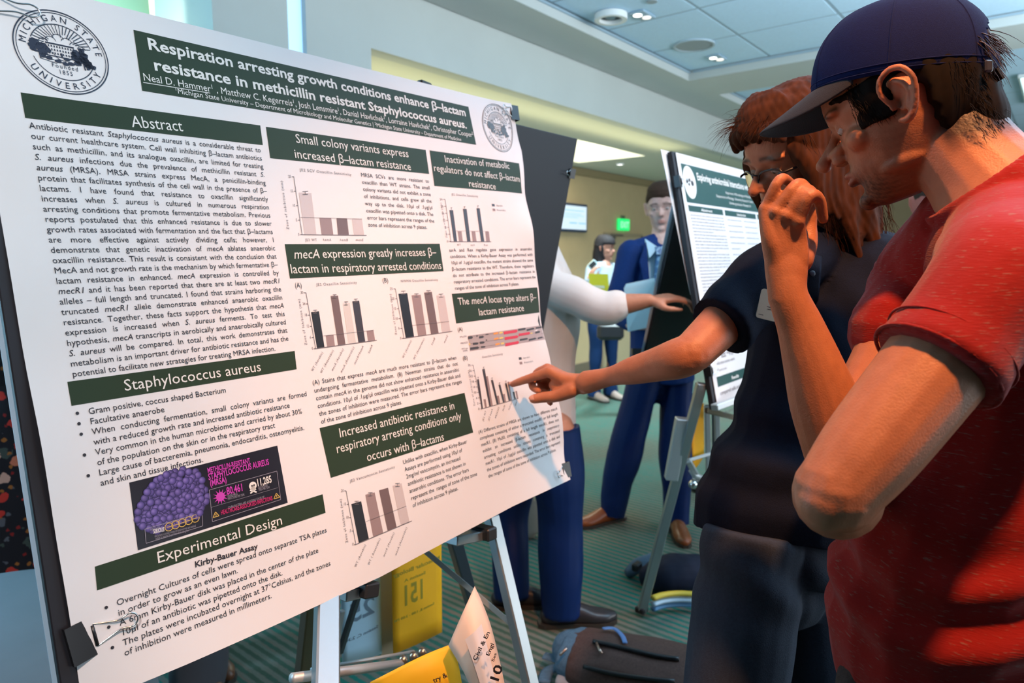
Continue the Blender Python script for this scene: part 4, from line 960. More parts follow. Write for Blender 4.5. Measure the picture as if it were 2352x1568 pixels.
def shoe_mesh(ank, fwd, L=0.27, w=0.048):
    f = unit((fwd[0], fwd[1], 0)); a = np.array([ank[0], ank[1], 0]); c = Clay()
    P = [a-f*.055+(0, 0, .040), a-f*.01+(0, 0, .048), a+f*.06+(0, 0, .045), a+f*.12+(0, 0, .034), a+f*.175+(0, 0, .028), a+f*.20+(0, 0, .026)]
    c.limb(P, [.032, .036, .038, .044, .040, .026], ry=[.036, .046, .042, .031, .026, .022], up=(0, 0, 1)); c.limb([a+(0, 0, .05), a+(0, 0, .10)], [.037, .039])
    return c
def sole(ank, fwd, m, parent):
    f = unit((fwd[0], fwd[1], 0)); s_ = np.array([-f[1], f[0], 0]); a = np.array([ank[0], ank[1], 0.0]); out = []
    for t_, w in ((-.092, .020), (-.07, .034), (-.02, .036), (.04, .034), (.10, .043), (.155, .044), (.20, .032), (.218, .014)): out.append((a+f*t_, w))
    poly_ = [p+s_*w for p, w in out]+[p-s_*w for p, w in out[::-1]]
    b = MB(); b.plate([p+(0, 0, .001) for p in poly_], (0, 0, .016)); return b.build('sole', m, parent)

def skinmat(name, tone): return mat(name, tone, 0.48, spec=0.4, attr='col', var=0.16, vscale=55, bump=0.22, bscale=420, sub=0.12)
M_SKIN = skinmat('skin', (0.6, 0.3, 0.2))
def foldmat(name, col, rough=0.85, **k): return mat(name, col, rough, spec=0.15, bump=0.35, bscale=500, **k)

# ---------------------------------------------------------------- generic background figure
def figure(label, group, base, yaw, H, O, R, joints, shirt, pants, shoes, skin, hair, hairfn, jacket=None, voxel=0.007, torso=None, sleeve='long', shoe_f=None, cat='person', hs=1.0, tie=False, eyes_on=True, beard=None, hem=0.06, wfac=1.0, skirt=False, arms=True):
    """joints: dict of world points: neck, chest, waist, hip, shL, elL, wrL, shR, elR, wrR, hipL, knL, anL, hipR, knR, anR, handL/handR directions"""
    J = {k: np.array(v, float) for k, v in joints.items()}
    rt = thing('person', label, cat, base)
    fwd = np.array([-math.sin(math.radians(yaw)), math.cos(math.radians(yaw)), 0.0]); side = np.array([fwd[1], -fwd[0], 0])  # side = person's right
    c = Clay(); head_clay(c, O, R, s=hs)
    nb = np.array(O)+R@np.array([0, -.025, -.055])*hs
    c.limb([nb, (nb+J['neck'])/2, J['neck']], [.054*hs, .053*hs, .060*hs])
    c.limb([J['neck'], J['chest'], J['waist'], J['hip']], [.10*wfac, .155*wfac, .130*wfac, .145*wfac], ry=[.07, .105, .095, .105], up=fwd)
    for S in 'LR':
        sg = -1 if S == 'L' else 1
        if arms:
            c.limb([J['sh'+S], (J['sh'+S]+J['el'+S])/2, J['el'+S], J['el'+S]*.6+J['wr'+S]*.4, J['wr'+S]], np.array([.052, .046, .038, .040, .026])*wfac)
            d = unit(J['wr'+S]-J['el'+S]) if 'hd'+S not in J else J['hd'+S]; bk = J['bk'+S] if 'bk'+S in J else side*sg
            hand_auto(c, J['wr'+S], d, bk, J.get('th'+S, fwd), s=hs)
        c.limb([J['hip'+S], (J['hip'+S]+J['kn'+S])/2, J['kn'+S], J['kn'+S]*.65+J['an'+S]*.35, J['an'+S]+(0, 0, .03)], np.array([.085, .075, .055, .054, .036])*wfac)
    V, F = c.fuse(voxel, 3); V, q = head_sculpt(V, O, R, hs)
    qobj('body', V, F, M_SKIN, rt, skin_colors(q/1.0, skin, beard=beard, beard_k=0.5 if beard else 0, brow=tuple(x*.6 for x in hair[1]) if hair else (0.05, 0.03, 0.02)))
    if eyes_on: eyes(np.array(O)-R@np.array([0, .0028, 0]), R, rt, hs)
    if hair:
        c = Clay(); hair_shell(c, O, R, hairfn, hs)
        if hair[0] == 'long':
            for a in np.linspace(-2.5, 2.5, 13):
                p0 = np.array(O)+R@np.array([.072*math.sin(a), -.030-.066*math.cos(a)*1.0, .03])*hs; p2 = p0+np.array([0, 0, -.24])-fwd*.02; c.limb([p0, (p0+p2)/2-fwd*.012, p2], [.022, .020, .008], k=4, seg=10)
        V, F = c.fuse(voxel*.8, 2); N = vnormals(V, F); V = folds(V, N, .0015, 5, 90, 3, (1, 1, .3)); qobj('hair', V, F, mat('hair_'+label[:12].replace(' ', '_'), hair[1], 0.75, spec=.25, var=0.4, vscale=80), rt)
    def garment(name, m, segs, amp=.003, vx=None, freq=16, smooth=3, seed=2, mk=None):
        c = Clay()
        for a in segs: c.limb(*a[:2], **(a[2] if len(a) > 2 else {}))
        V, F = c.fuse(vx or voxel, smooth); N = vnormals(V, F); V = folds(V, N, amp, seed, freq); return qobj(name, V, F, m, rt)
    tw = [.105*wfac, .178*wfac, .155*wfac, .165*wfac]; td = [.080, .125, .118, .125]
    top = [([J['neck']+(0, 0, -.01), J['chest'], J['waist'], J['hip']+(0, 0, -hem)], tw, dict(ry=td, up=fwd, dome=False))]
    if arms:
        for S in 'LR':
            if sleeve == 'long': top.append(([J['sh'+S]+(0, 0, .005), (J['sh'+S]+J['el'+S])/2, J['el'+S], J['wr'+S]*.9+J['el'+S]*.1], np.array([.068, .062, .055, .044])*wfac))
            elif sleeve == 'half': top.append(([J['sh'+S]+(0, 0, .005), (J['sh'+S]+J['el'+S])/2, J['el'+S], J['wr'+S]*.25+J['el'+S]*.75], np.array([.070, .068, .064, .060])*wfac, dict(dome=True)))
            else: top.append(([J['sh'+S]+(0, 0, .005), J['sh'+S]*.35+J['el'+S]*.65], np.array([.068, .062])*wfac, dict(dome=False)))
            top.append(([J['neck']+(0, 0, .0), J['sh'+S]], [.062, .062]))
    garment('jacket' if jacket else 'shirt', jacket or shirt, top, amp=.0035)
    if pants is not None:
        pl_ = [([J['waist']*.5+J['hip']*.5, J['hip']], [.145*wfac, .165*wfac], dict(ry=[.115, .125], up=fwd))]
        for S in 'LR': pl_.append(([J['hip'+S]+(0, 0, .02), (J['hip'+S]+J['kn'+S])/2, J['kn'+S], (J['kn'+S]+J['an'+S])/2, J['an'+S]+(0, 0, -.030)], np.array([.105, .097, .082, .076, .074])*wfac, dict(dome=False)))
        garment('trousers', pants, pl_, amp=.012, freq=11, seed=4)
    sf = shoe_f or {}
    for S in 'LR':
        f = np.array(sf.get(S, fwd)); c = shoe_mesh(J['an'+S], f); V, F = c.fuse(.006, 3); o = qobj('shoe', V, F, shoes, rt); sole(J['an'+S], f, mat('sole_dark', (0.03, 0.025, 0.02), 0.6), o)
    rt['_J'] = 0; del rt['_J']
    return rt, J, fwd, side
def stand(base, yaw, H=1.75, spread=0.10, lean=0.0):
    """standing joints"""
    b = np.array([base[0], base[1], 0.0]); f = np.array([-math.sin(math.radians(yaw)), math.cos(math.radians(yaw)), 0.0]); s_ = np.array([f[1], -f[0], 0]); z = np.array([0, 0, 1.0]); k = H/1.75
    J = dict(neck=b+z*1.44*k+f*lean, chest=b+z*1.25*k+f*(lean*.8+.01), waist=b+z*1.08*k+f*lean*.3, hip=b+z*.94*k)
    for S, g in (('L', -1), ('R', 1)):
        J['sh'+S] = b+z*1.39*k+s_*g*.165*k+f*lean; J['el'+S] = b+z*1.11*k+s_*g*.235*k+f*(lean*.6-.02); J['wr'+S] = b+z*.87*k+s_*g*.22*k+f*.06
        J['hip'+S] = b+z*.90*k+s_*g*.09; J['kn'+S] = b+z*.50*k+s_*g*(spread*.5+.05)+f*.015; J['an'+S] = b+z*.07+s_*g*spread
    return J, f, s_
def SHORT(q):
    x, y, z = np.abs(q[:, 0]), q[:, 1], q[:, 2]; line = .066-.55*np.clip(.070-y, 0, .2)-.35*np.clip(x-.04, 0, 1)*(y > .03)
    return np.clip((z-line)/.012, -1, 1)*.5*.016+np.where((z > line) & (z > .09), .005, 0)-np.where(z < -.07, .02, 0)
# ---------------------------------------------------------------- capped man in the red T-shirt
rO = np.array([1.0932, .1948, 1.6221])+cR*.0084-cU*.003; rR = rotm(2, -22, 0)
red = thing('person', 'man in blue cap and red T-shirt, hand raised to his face, closest to the camera', 'person', (rO[0], rO[1]-.05, 0))
HX = lambda p: rO+np.asarray(p, float)@rR.T
c = Clay(); head_clay(c, rO, rR, nose=1.22)
nb = HX([(0, -.030, -.045)])[0]; nk = at(2272, 428, .88)
c.limb([HX([(0, -.02, -.02)])[0], nb, (nb+nk)/2, nk, at(2350, 540, .85)], [.050, .056, .059, .066, .085], ry=[.062, .062, .062, .068, .09], up=(0, 1, 0))
c.limb([at(2350, 540, .86), at(2340, 800, .87), at(2290, 1050, .87), at(2225, 1300, .86), at(2200, 1480, .86)], [.12, .145, .13, .120, .120], ry=[.080, .095, .09, .095, .09], up=(0, 1, 0))
# left (near) arm, folded across
shL, elL, wrL = at(2300, 650, .70), at(1920, 1128, .665), at(1975, 1075, .88)
c.limb([shL, shL*.55+elL*.45, shL*.2+elL*.8, elL], [.054, .050, .046, .039])
c.limb([shL*.75+elL*.25, shL*.4+elL*.6], [.050, .047])
c.ball(at(1899, 1152, .66), .029)
c.limb([elL, at(1925, 1140, .72), at(1950, 1115, .79), wrL], [.040, .044, .040, .029])
hand_auto(c, wrL, unit(at(1985, 1020, 1.0)-wrL), unit(cR*1.0+cU*.3), cU, curls=[(.3, .5, .4)]*4)
# right arm: upper arm, forearm upright
shR = at(2120, 640, 1.04); elR = at(1925, 1045, .95)
c.limb([shR, at(2050, 800, 1.01), elR], [.055, .049, .042])
c.limb([elR, at(1893, 925, .945), at(1866, 835, .94), at(1838, 750, .935), at(1812, 685, .93), at(1806, 640, .93)], [.044, .0455, .0385, .031, .0265, .0255], ry=[.044, .045, .038, .028, .0225, .021], up=cF)
W = at(1806, 630, .93)
fg = [[(1757, 480, .925), (1790, 413, .912), (1815, 421, .945), (1828, 436, .965)], [(1781, 487, .915), (1827, 426, .905), (1849, 429, .935), (1858, 448, .955)],
      [(1807, 496, .91), (1847, 441, .90), (1866, 444, .93), (1872, 462, .95)], [(1832, 508, .908), (1858, 450, .893), (1881, 459, .905), (1891, 503, .918)]]
fr = [[.0086, .0086, .0080, .0070], [.0094, .0094, .0086, .0076], [.0100, .0098, .0088, .0078], [.0104, .0100, .0094, .0080]]
wx = [1782, 1796, 1812, 1830]
c.limb([at(1810, 690, .930), at(1807, 650, .930), at(1806, 615, .930), at(1806, 575, .930)], [.0262, .0268, .0290, .0300], ry=[.0215, .0205, .0200, .0170], up=cF)
for i, (J_, r_) in enumerate(zip(fg, fr)):
    P = [at(*j) for j in J_]; finger(c, P, np.array(r_)*.87)
    c.limb([at(wx[i]*.6+1808*.4, 640, .930), at(wx[i], 590, .928), at((wx[i]+J_[0][0])/2, 545, .922), P[0]], [.0150, .0158, .0128, .0094], k=4, seg=14)
    c.ball(P[0]-unit(P[0]-cC)*.002, r_[0]*.98)
c.ball(at(1808, 555, .938), np.array([.030, .040, .015]), np.array([cR, cU, cF]).T)
c.limb([at(1838, 600, .945), at(1853, 558, .955), at(1857, 520, .958), at(1862, 486, .955)], [.017, .0145, .0115, .0095])
# hips and legs
hpL, hpR = at(2160, 1500, .80), at(2210, 1480, .94); base = np.array([hpL[0]*.5+hpR[0]*.5, hpL[1]*.5+hpR[1]*.5, 0])
xd = np.array([1, 0, 0.]); yd = np.array([0, 1., 0])
legs = {}
for S, sg in (('L', -1), ('R', 1)):
    h = base+xd*sg*.09+np.array([0, 0, .90]); k = base+xd*sg*.10+yd*.02+np.array([0, 0, .50]); a = base+xd*sg*.11+yd*-.01+np.array([0, 0, .07]); legs[S] = (h, k, a)
    c.limb([h-(0, 0, .04), (h+k)/2, k, k*.65+a*.35, a+(0, 0, .03)], [.075, .07, .057, .056, .038])
c.limb([at(2210, 1400, .86), base+(0, 0, .92)], [.11, .12], ry=[.085, .09], up=(0, 1, 0))
V, F = c.fuse(.0027, 3, .5); V, q = head_sculpt(V, rO, rR)
col = skin_colors(q, (0.50, 0.205, 0.105), beard=(0.045, 0.020, 0.012), beard_k=1.0, brow=(0.03, 0.018, 0.014), ear_red=.35)
hm = np.clip((.035-q[:, 1]-.05)/.02+1, 0, 1)*(q[:, 1] < -.0)*np.clip((q[:, 2]+.095+.2*np.clip(-q[:, 1]-.05, 0, 1))/.030, 0, 1)*(np.abs(q).max(1) < .16); hm = hm*np.clip((-.016-q[:, 1])/.016, 0, 1)*.93
col = col*(1-hm[:, None])+np.outer(hm, (0.02, 0.011, 0.008))
# knuckle tint
for J_ in fg:
    for j in (0, 1):
        m = gauss(V, at(*J_[j]), (.010,)*3)*.25; col = col*(1-m[:, None])+np.outer(m, (0.60, 0.22, 0.14))
qobj('body', V, F, M_SKIN, red, col); eyes(rO-rR@np.array([0, .0035, -.001]), rR, red, down=.7)
# dark hair under the cap: temple, behind the ear, nape
def rh(q):
    t_ = np.full(len(q), -.012); z, y = q[:, 2], q[:, 1]; x = np.abs(q[:, 0])
    t_ = np.where((z > .012+.55*np.clip(y-.02, 0, 1)) & (z < .05) & (y < .085), .004, t_)
    t_ = np.where((y < -.028) & (z < .030+.30*y+.02) & (z > -.070-.25*np.clip(-y-.06, 0, 1)), .010, t_)
    t_ = np.where((y > .008) & (y < .052) & (z > -.012-.1*(.05-y)) & (z < .05), .004, t_); return t_
c = Clay(); hair_shell(c, rO, rR, rh)
c.limb([HX([(0, -.075, -.02)])[0], HX([(0, -.078, -.055)])[0], HX([(0, -.066, -.085)])[0]], [.050, .048, .038], ry=[.030, .024, .016], up=rR@np.array([0, 1, 0]))
V, F = c.fuse(.003, 2); N = vnormals(V, F); V = folds(V, N, .0010, 7, 160, 3, (1, 1, .4))
m_dh = mat('hair_near_black', (0.008, 0.0045, 0.003), 0.8, spec=.15, var=0.5, vscale=120)
qobj('hair', V, F, m_dh, red)
rg = np.random.RandomState(11); ro, di = [], []
for i in range(420):
    a = rg.uniform(0, 1); x = -rg.uniform(.0, .075); y = -.05-.05*math.sqrt(max(0, 1-(x/.078)**2)); z = rg.uniform(-.085, .02); ro.append(HX([(x, y+.004, z)])[0]); di.append(rR@np.array([x*3, -.35, -1.0]))
for i in range(200):
    y = rg.uniform(.012, .055); z = rg.uniform(-.012, .045)+(.55*max(0, y-.03)); ro.append(HX([(-.0735+.02*max(0, y-.03), y, z)])[0]); di.append(rR@np.array([-.25, -.3, -1.0]))
strands('hair_strands', ro, di, .012, .0005, m_dh, red, droop=rR@np.array([0, 0.1, -.6]))
# tuft that sticks out through the opening of the cap
m_tuft = mat('hair_auburn', (0.045, 0.016, 0.009), 0.5, var=0.5, vscale=120)
ro, di = [], []
for i in range(420):
    t_ = rg.uniform(0, 1); p = at(2236+rg.uniform(-12, 14)+t_*8, 62+t_*70, .90+rg.uniform(-.05, .03)); ro.append(p); di.append(cR*.75-cU*(.25+.35*t_)+cF*rg.uniform(-.3, .3))
strands('hair_tuft', ro, di, .048, .0011, m_tuft, red, droop=-cU*.9+cR*.1, curl=.32, seed=4)
c = Clay()
for t_ in np.linspace(0, 1, 7):
    for dd in (-.03, 0, .025):
        p = at(2222, 60+t_*80, .905+dd); c.limb([p, p+cR*.016-cU*.006, p+cR*.030-cU*.020], [.010, .010, .004], k=3, seg=8)
V, F = c.fuse(.003, 1); N = vnormals(V, F); V = folds(V, N, .0012, 3, 200, 3, (1, 1, .4)); qobj('hair_bun', V, F, m_tuft, red)
# ---- cap
m_cap = mat('cap_blue', (0.003, 0.011, 0.085), 0.9, spec=.2, var=0.25, vscale=260, bump=0.4, bscale=900, stretch=(1, 1, 2.2))
m_brim = mat('cap_brim_charcoal', (0.012, 0.013, 0.022), 0.75, bump=0.4, bscale=900)
CR_ = rR@np.array(Matrix.Rotation(math.radians(21), 3, 'X')); CX = lambda p: HX([(0, .0, .038)])[0]+np.asarray(p, float)@CR_.T
nu, nv = 64, 20; Vc = []; mk = []
for i in range(nu):
    a = 2*PI*i/nu
    for j in range(nv):
        b_ = (PI/2)*j/(nv-1)
        cz = math.sin(b_)**.92; rr_ = math.cos(b_)**.80
        x = .0835*math.cos(a)*rr_; y = (.108 if math.sin(a) > 0 else .112)*math.sin(a)*rr_; z = .112*cz
        if math.sin(a) > 0.3: y += .006*math.sin(b_*2)
        Vc.append((x, y, z))
Vc = np.array(Vc); Fc = []
def open_(i, j):   # half-moon opening at the back
    a = 2*PI*(i+.5)/nu; b_ = (PI/2)*(j+.5)/(nv-1); return ((a-1.5*PI)/.42)**2+((b_-.30)/.26)**2 < 1 and b_ > .14
for i in range(nu):
    for j in range(nv-1):
        if open_(i, j): continue
        k = (i+1) % nu; Fc.append((i*nv+j, k*nv+j, k*nv+j+1, i*nv+j+1))
o = obj('cap', CX(Vc), Fc, m_cap, red, smooth=True); md = o.modifiers.new('thick', 'SOLIDIFY'); md.thickness = .003; md.offset = 1
cap = o
b = MB()   # sewn seams and band
for a in (PI/2-.55, PI/2+.55, PI, 0, 1.5*PI-.62, 1.5*PI+.62):
    P = []
    for b_ in np.linspace(.02, PI/2-.02, 18): rr_ = math.cos(b_)**.80; P.append((.0862*math.cos(a)*rr_, (.1105 if math.sin(a) > 0 else .1145)*math.sin(a)*rr_+(.006*math.sin(b_*2) if math.sin(a) > .3 else 0), .1145*math.sin(b_)**.92))
    b.tube(CX(P), .0012, seg=5)
b.ball(CX([(0, 0, .116)])[0], .007, seg=10); b.build('seams', m_cap, cap, smooth=True)
b = MB()
for dz in (.004, .012):
    P = [(.0868*math.cos(a), (.1112 if math.sin(a) > 0 else .115)*math.sin(a)*1.003, dz) for a in np.linspace(-1.2, PI+1.2, 70)]; b.tube(CX(P), .0009, seg=4)
b.build('band_stitching', m_cap, cap, smooth=True)
nu2, nv2 = 25, 9; Vb = []
for i in range(nu2):
    a = math.radians(22+136*i/(nu2-1))
    for j in range(nv2):
        t_ = j/(nv2-1); e = math.sin((a-math.radians(22))/math.radians(136)*PI)**.55; ext = .078*e*t_
        x = .084*math.cos(a)*(1-.0*t_); y = .108*math.sin(a)+ext; droop = -.50*ext-.55*(abs(x)/.084)**2*.040*t_*e-.010*t_
        Vb.append((x, y, .004+droop))
o = obj('brim', CX(Vb), grid_faces(nu2, nv2), m_brim, cap, smooth=True); md = o.modifiers.new('thick', 'SOLIDIFY'); md.thickness = .004; md.offset = 0; md2 = o.modifiers.new('sub', 'SUBSURF'); md2.levels = 1; md2.render_levels = 1
b = MB(); P = [CX([(.070*math.cos(a), .112*math.sin(a)-.001, -.006)])[0] for a in np.linspace(1.5*PI-.8, 1.5*PI+.8, 14)]
b.tube(P, .010, seg=8, ry=.0018, up=(1, 0, 0)); 
q_ = at(2283, 160, .86); b.bar(q_, at(2298, 184, .86), .012, .003, side=cF); b.build('strap', m_dark, cap)
b = MB(); b.box(at(2270, 152, .84), (.006, .010, .015), R=np.array([cF, cR, cU]).T, bev=.002); b.build('buckle', mat('buckle_grey', (0.03, 0.03, 0.04), 0.35), cap)
# ---- T-shirt
m_red = bpy.data.materials.new('red_heather'); nt, N_, L_, B_ = nodes(m_red); B_.inputs['Roughness'].default_value = 0.85; B_.inputs['Sheen Weight'].default_value = 0.15; B_.inputs['Specular IOR Level'].default_value = 0.2
tc = N_.new('ShaderNodeTexCoord'); mp = N_.new('ShaderNodeMapping'); mp.inputs['Scale'].default_value = (90, 90, 620); mp.inputs['Rotation'].default_value = (0.15, 0, 0); L_.new(tc.outputs['Object'], mp.inputs[0])
nz = N_.new('ShaderNodeTexNoise'); nz.inputs['Scale'].default_value = 1.0; nz.inputs['Detail'].default_value = 3; L_.new(mp.outputs[0], nz.inputs['Vector'])
rm = N_.new('ShaderNodeMapRange'); rm.inputs[1].default_value = .60; rm.inputs[2].default_value = .72; L_.new(nz.outputs['Fac'], rm.inputs[0])
mx = N_.new('ShaderNodeMix'); mx.data_type = 'RGBA'; mx.inputs[6].default_value = (0.27, 0.008, 0.007, 1); mx.inputs[7].default_value = (0.25, 0.10, 0.085, 1); L_.new(rm.outputs[0], mx.inputs[0]); L_.new(mx.outputs[2], B_.inputs['Base Color'])
bp = N_.new('ShaderNodeBump'); bp.inputs['Strength'].default_value = .35; bp.inputs['Distance'].default_value = .002; L_.new(nz.outputs['Fac'], bp.inputs['Height']); L_.new(bp.outputs[0], B_.inputs['Normal'])
c = Clay(); up_ = (0, 1, 0)
c.limb([at(2345, 540, .865), at(2355, 600, .86), at(2340, 800, .87), at(2300, 1050, .87), at(2232, 1280, .86), at(2198, 1400, .86), at(2185, 1505, .86), at(2195, 1570, .86)], [.085, .165, .195, .178, .168, .168, .165, .162], ry=[.060, .095, .130, .135, .146, .150, .138, .122], up=up_, dome=False)
c.limb([at(2262, 426, .882), at(2296, 468, .876), at(2335, 545, .87)], [.0715, .082, .11], ry=[.0715, .080, .10], up=cF, dome=False)
c.limb([at(2330, 540, .85), at(2318, 600, .77), shL, shL*.72+elL*.28, shL*.585+elL*.415], [.072, .070, .066, .0625, .0615], dome=False)

c.limb([at(2250, 520, .92), shR, at(2090, 700, 1.03), at(2055, 760, 1.02)], [.075, .072, .066, .066])
V, F = c.fuse(.0040, 5); N = vnormals(V, F)
P_ = shL*.66+elL*.34; ax = unit(elL-shL)
# folds that gather at the sleeve crease, at the waist and across the belly
t_ = (V-P_)@ax; rad = np.linalg.norm((V-P_)-np.outer(t_, ax), axis=1); slv = np.exp(-((t_-.0)/.11)**2)*(rad < .10)
V = V+N*(slv*.0046*np.sin(t_*70+3.0*np.sin(V@unit(cR)*16)+V@cU*30))[:, None]
zb = V[:, 2]; bel = np.exp(-((zb-1.04)/.075)**2); V = V+N*(bel*.0075*np.sin(zb*95+2.2*np.sin(V[:, 1]*15)+1.5*np.sin(V[:, 0]*12)))[:, None]
V = folds(V, N, .0040, 9, 9, 3, (1, 1, .8)); V = folds(V, N, .0016, 19, 34, 3, (1, .6, .8), mask=np.clip(np.sin(V[:, 2]*9+V[:, 0]*7), 0, 1)); qobj('t_shirt', V, F, m_red, red)
e1_ = unit(-.79*cR-.61*cU); cc_ = at(2262, 424, .882); K = [cc_+e1_*math.cos(a)*.0725+(-cF+.10*cU)*math.sin(a)*.0705 for a in np.linspace(0, 2*PI, 49)]
b = MB(); b.tube(K, .0042, seg=8, ry=.0090, up=unit(cR*.61-cU*.79), cap=False); b.build('collar', m_red, red, smooth=True)
b = MB(); e0 = shL*.588+elL*.412; s1 = unit(np.cross(ax, (0, 0, 1.0))); s2 = np.cross(ax, s1)
P = [e0-ax*.0+(s1*math.cos(a)+s2*math.sin(a))*.0622 for a in np.linspace(0, 2*PI, 48)]; b.tube(P, .0022, seg=6, cap=False)
P = [e0-ax*.024+(s1*math.cos(a)+s2*math.sin(a))*.0628 for a in np.linspace(0, 2*PI, 48)]; b.tube(P, .0014, seg=6, cap=False); b.build('sleeve_hem', m_red, red, smooth=True)
# ---- trousers and shoes
m_gp = foldmat('dark_grey_trousers', (0.055, 0.055, 0.055), var=.3, vscale=300)
c = Clay(); c.limb([at(2205, 1430, .86), base+(0, 0, .93), base+(0, 0, .86)], [.155, .165, .16], ry=[.125, .130, .125], up=up_)
for S in 'LR':
    h, k, a = legs[S]; c.limb([h, (h+k)/2, k, (k+a)/2, a+(0, 0, .03)], [.105, .098, .082, .076, .072], dome=False)
V, F = c.fuse(.007, 3); N = vnormals(V, F); V = folds(V, N, .005, 6, 14); qobj('trousers', V, F, m_gp, red)
for S in 'LR':
    c = shoe_mesh(legs[S][2], yd); V, F = c.fuse(.006, 3); o = qobj('shoe', V, F, mat('shoe_black', (0.03, 0.03, 0.035), 0.45), red); sole(legs[S][2], yd, mat('sole_white', (0.5, 0.5, 0.5), .6), o)
# ---------------------------------------------------------------- man in the navy polo, pointing
pO = np.array([1.452, .437, 1.612]); pR = rotm(54, -22, -4)
polo = thing('person', 'long-haired person in glasses and navy polo shirt pointing at a chart on the big poster', 'person', (pO[0], pO[1], 0))
QX = lambda p: pO+np.asarray(p, float)@pR.T
yawb = 88.0; pf = np.array([-math.sin(math.radians(yawb)), math.cos(math.radians(yawb)), 0.0]); ps = np.array([pf[1], -pf[0], 0])
c = Clay(); head_clay(c, pO, pR, nose=1.05)
nb = QX([(0, -.030, -.05)])[0]; nk = at(1905, 585, 1.42)
c.limb([QX([(0, -.02, -.02)])[0], nb, (nb+nk)/2, nk], [.050, .055, .056, .066], up=pf)
chest = at(1905, 740, 1.38); waist = at(1835, 1000, 1.33); hip = at(1770, 1200, 1.29)
c.limb([nk, chest, waist, hip], [.080, .125, .105, .115], ry=[.055, .070, .075, .085], up=pf)
shR = at(1762, 640, 1.30); elR = at(1588, 812, 1.20)
c.limb([shR, (shR+elR)/2, elR], [.050, .043, .036])
c.limb([elR, at(1556, 824, 1.215), at(1505, 838, 1.265), at(1454, 851, 1.31), at(1403, 864, 1.36), at(1345, 878, 1.405)], [.037, .0375, .0325, .0285, .0215, .0225], ry=[.036, .0365, .0315, .027, .0195, .0245], up=cU)
# pointing hand
TIP = puv(1169, 883); tp = P3([TIP[0]], [TIP[1]], .0085)[0]
idx = [at(1261, 853, 1.438), at(1224, 866, 1.462), at(1194, 876, 1.488), tp]; finger(c, idx, [.0115, .0100, .0090, .0074])
mid = [at(1257, 846, 1.462), at(1232, 858, 1.492), at(1222, 885, 1.486), at(1236, 897, 1.462)]; finger(c, mid, [.0110, .0098, .0088, .0080])
rin = [at(1266, 854, 1.478), at(1244, 872, 1.505), at(1244, 900, 1.492), at(1258, 905, 1.468)]; finger(c, rin, [.0105, .0094, .0086, .0078])
pin = [at(1280, 866, 1.488), at(1262, 888, 1.505), at(1258, 912, 1.49), at(1264, 925, 1.472)]; finger(c, pin, [.0098, .0084, .0078, .0070])
thb = [at(1312, 896, 1.415), at(1278, 909, 1.425), at(1250, 912, 1.432), at(1226, 916, 1.436)]; finger(c, thb, [.0165, .0135, .0118, .0105])
for a, f_ in ((876, idx), (872, mid), (878, rin), (888, pin)):
    c.limb([at(1340, a+2, 1.415), at(1300, (a+860)/2+4, (1.42+proj(f_[0])[2])/2), f_[0]], [.0150, .0150, .0118], k=4)
c.ball(at(1296, 884, 1.448), np.array([.034, .020, .020]), np.array([cR, cU, cF]).T)
# left arm hangs behind the capped man
shL = at(2070, 640, 1.50); elL = shL+np.array([.06, -.05, -.29]); wrL = elL+np.array([.0, .10, -.23])
c.limb([shL, (shL+elL)/2, elL, elL*.6+wrL*.4, wrL], [.050, .044, .037, .038, .025]); hand_auto(c, wrL, (0, .2, -1), ps*-1, pf)
hc_ = (hip+at(1770, 1260, 1.29))/2; legs = {}
for S, p0, p1 in (('R', at(1728, 1262, 1.24), at(1690, 1540, 1.21)), ('L', at(1850, 1290, 1.36), at(1888, 1560, 1.30))):
    k = p0+(p1-p0)*(0.36/max(.01, p0[2]-p1[2])); a = k+(k-p0)*.95; a[2] = .07; legs[S] = (p0, k, a)
    c.limb([p0-(0, 0, .03), (p0+k)/2, k, k*.65+a*.35, a+(0, 0, .03)], [.070, .068, .055, .054, .036])
V, F = c.fuse(.0034, 4); V, q = head_sculpt(V, pO, pR); col = skin_colors(q, (0.52, 0.215, 0.12), brow=(0.07, 0.035, 0.02))
for P in (idx, mid, rin, pin, thb):
    for j in (0, 1, 3):
        m = gauss(V, P[j], (.011,)*3)*.3; col = col*(1-m[:, None])+np.outer(m, (0.60, 0.20, 0.13))
qobj('body', V, F, M_SKIN, polo, col); eyes(pO-pR@np.array([0, .0028, 0]), pR, polo, down=.55)
b = MB()   # nails
for P, r in ((idx, .0075), (thb, .0100)):
    d = unit(P[3]-P[2]); n_ = unit(-cF+cU*.5-d*((-cF+cU*.5)@d)); b = MB(); b.ball(P[3]+d*.001+n_*r*.78, np.array([r*.85, r*.62, r*.22]), np.array([d, np.cross(n_, d), n_]).T, seg=12); b.build('fingernail', mat('nail', (0.62, 0.34, 0.27), 0.3), polo, smooth=True)
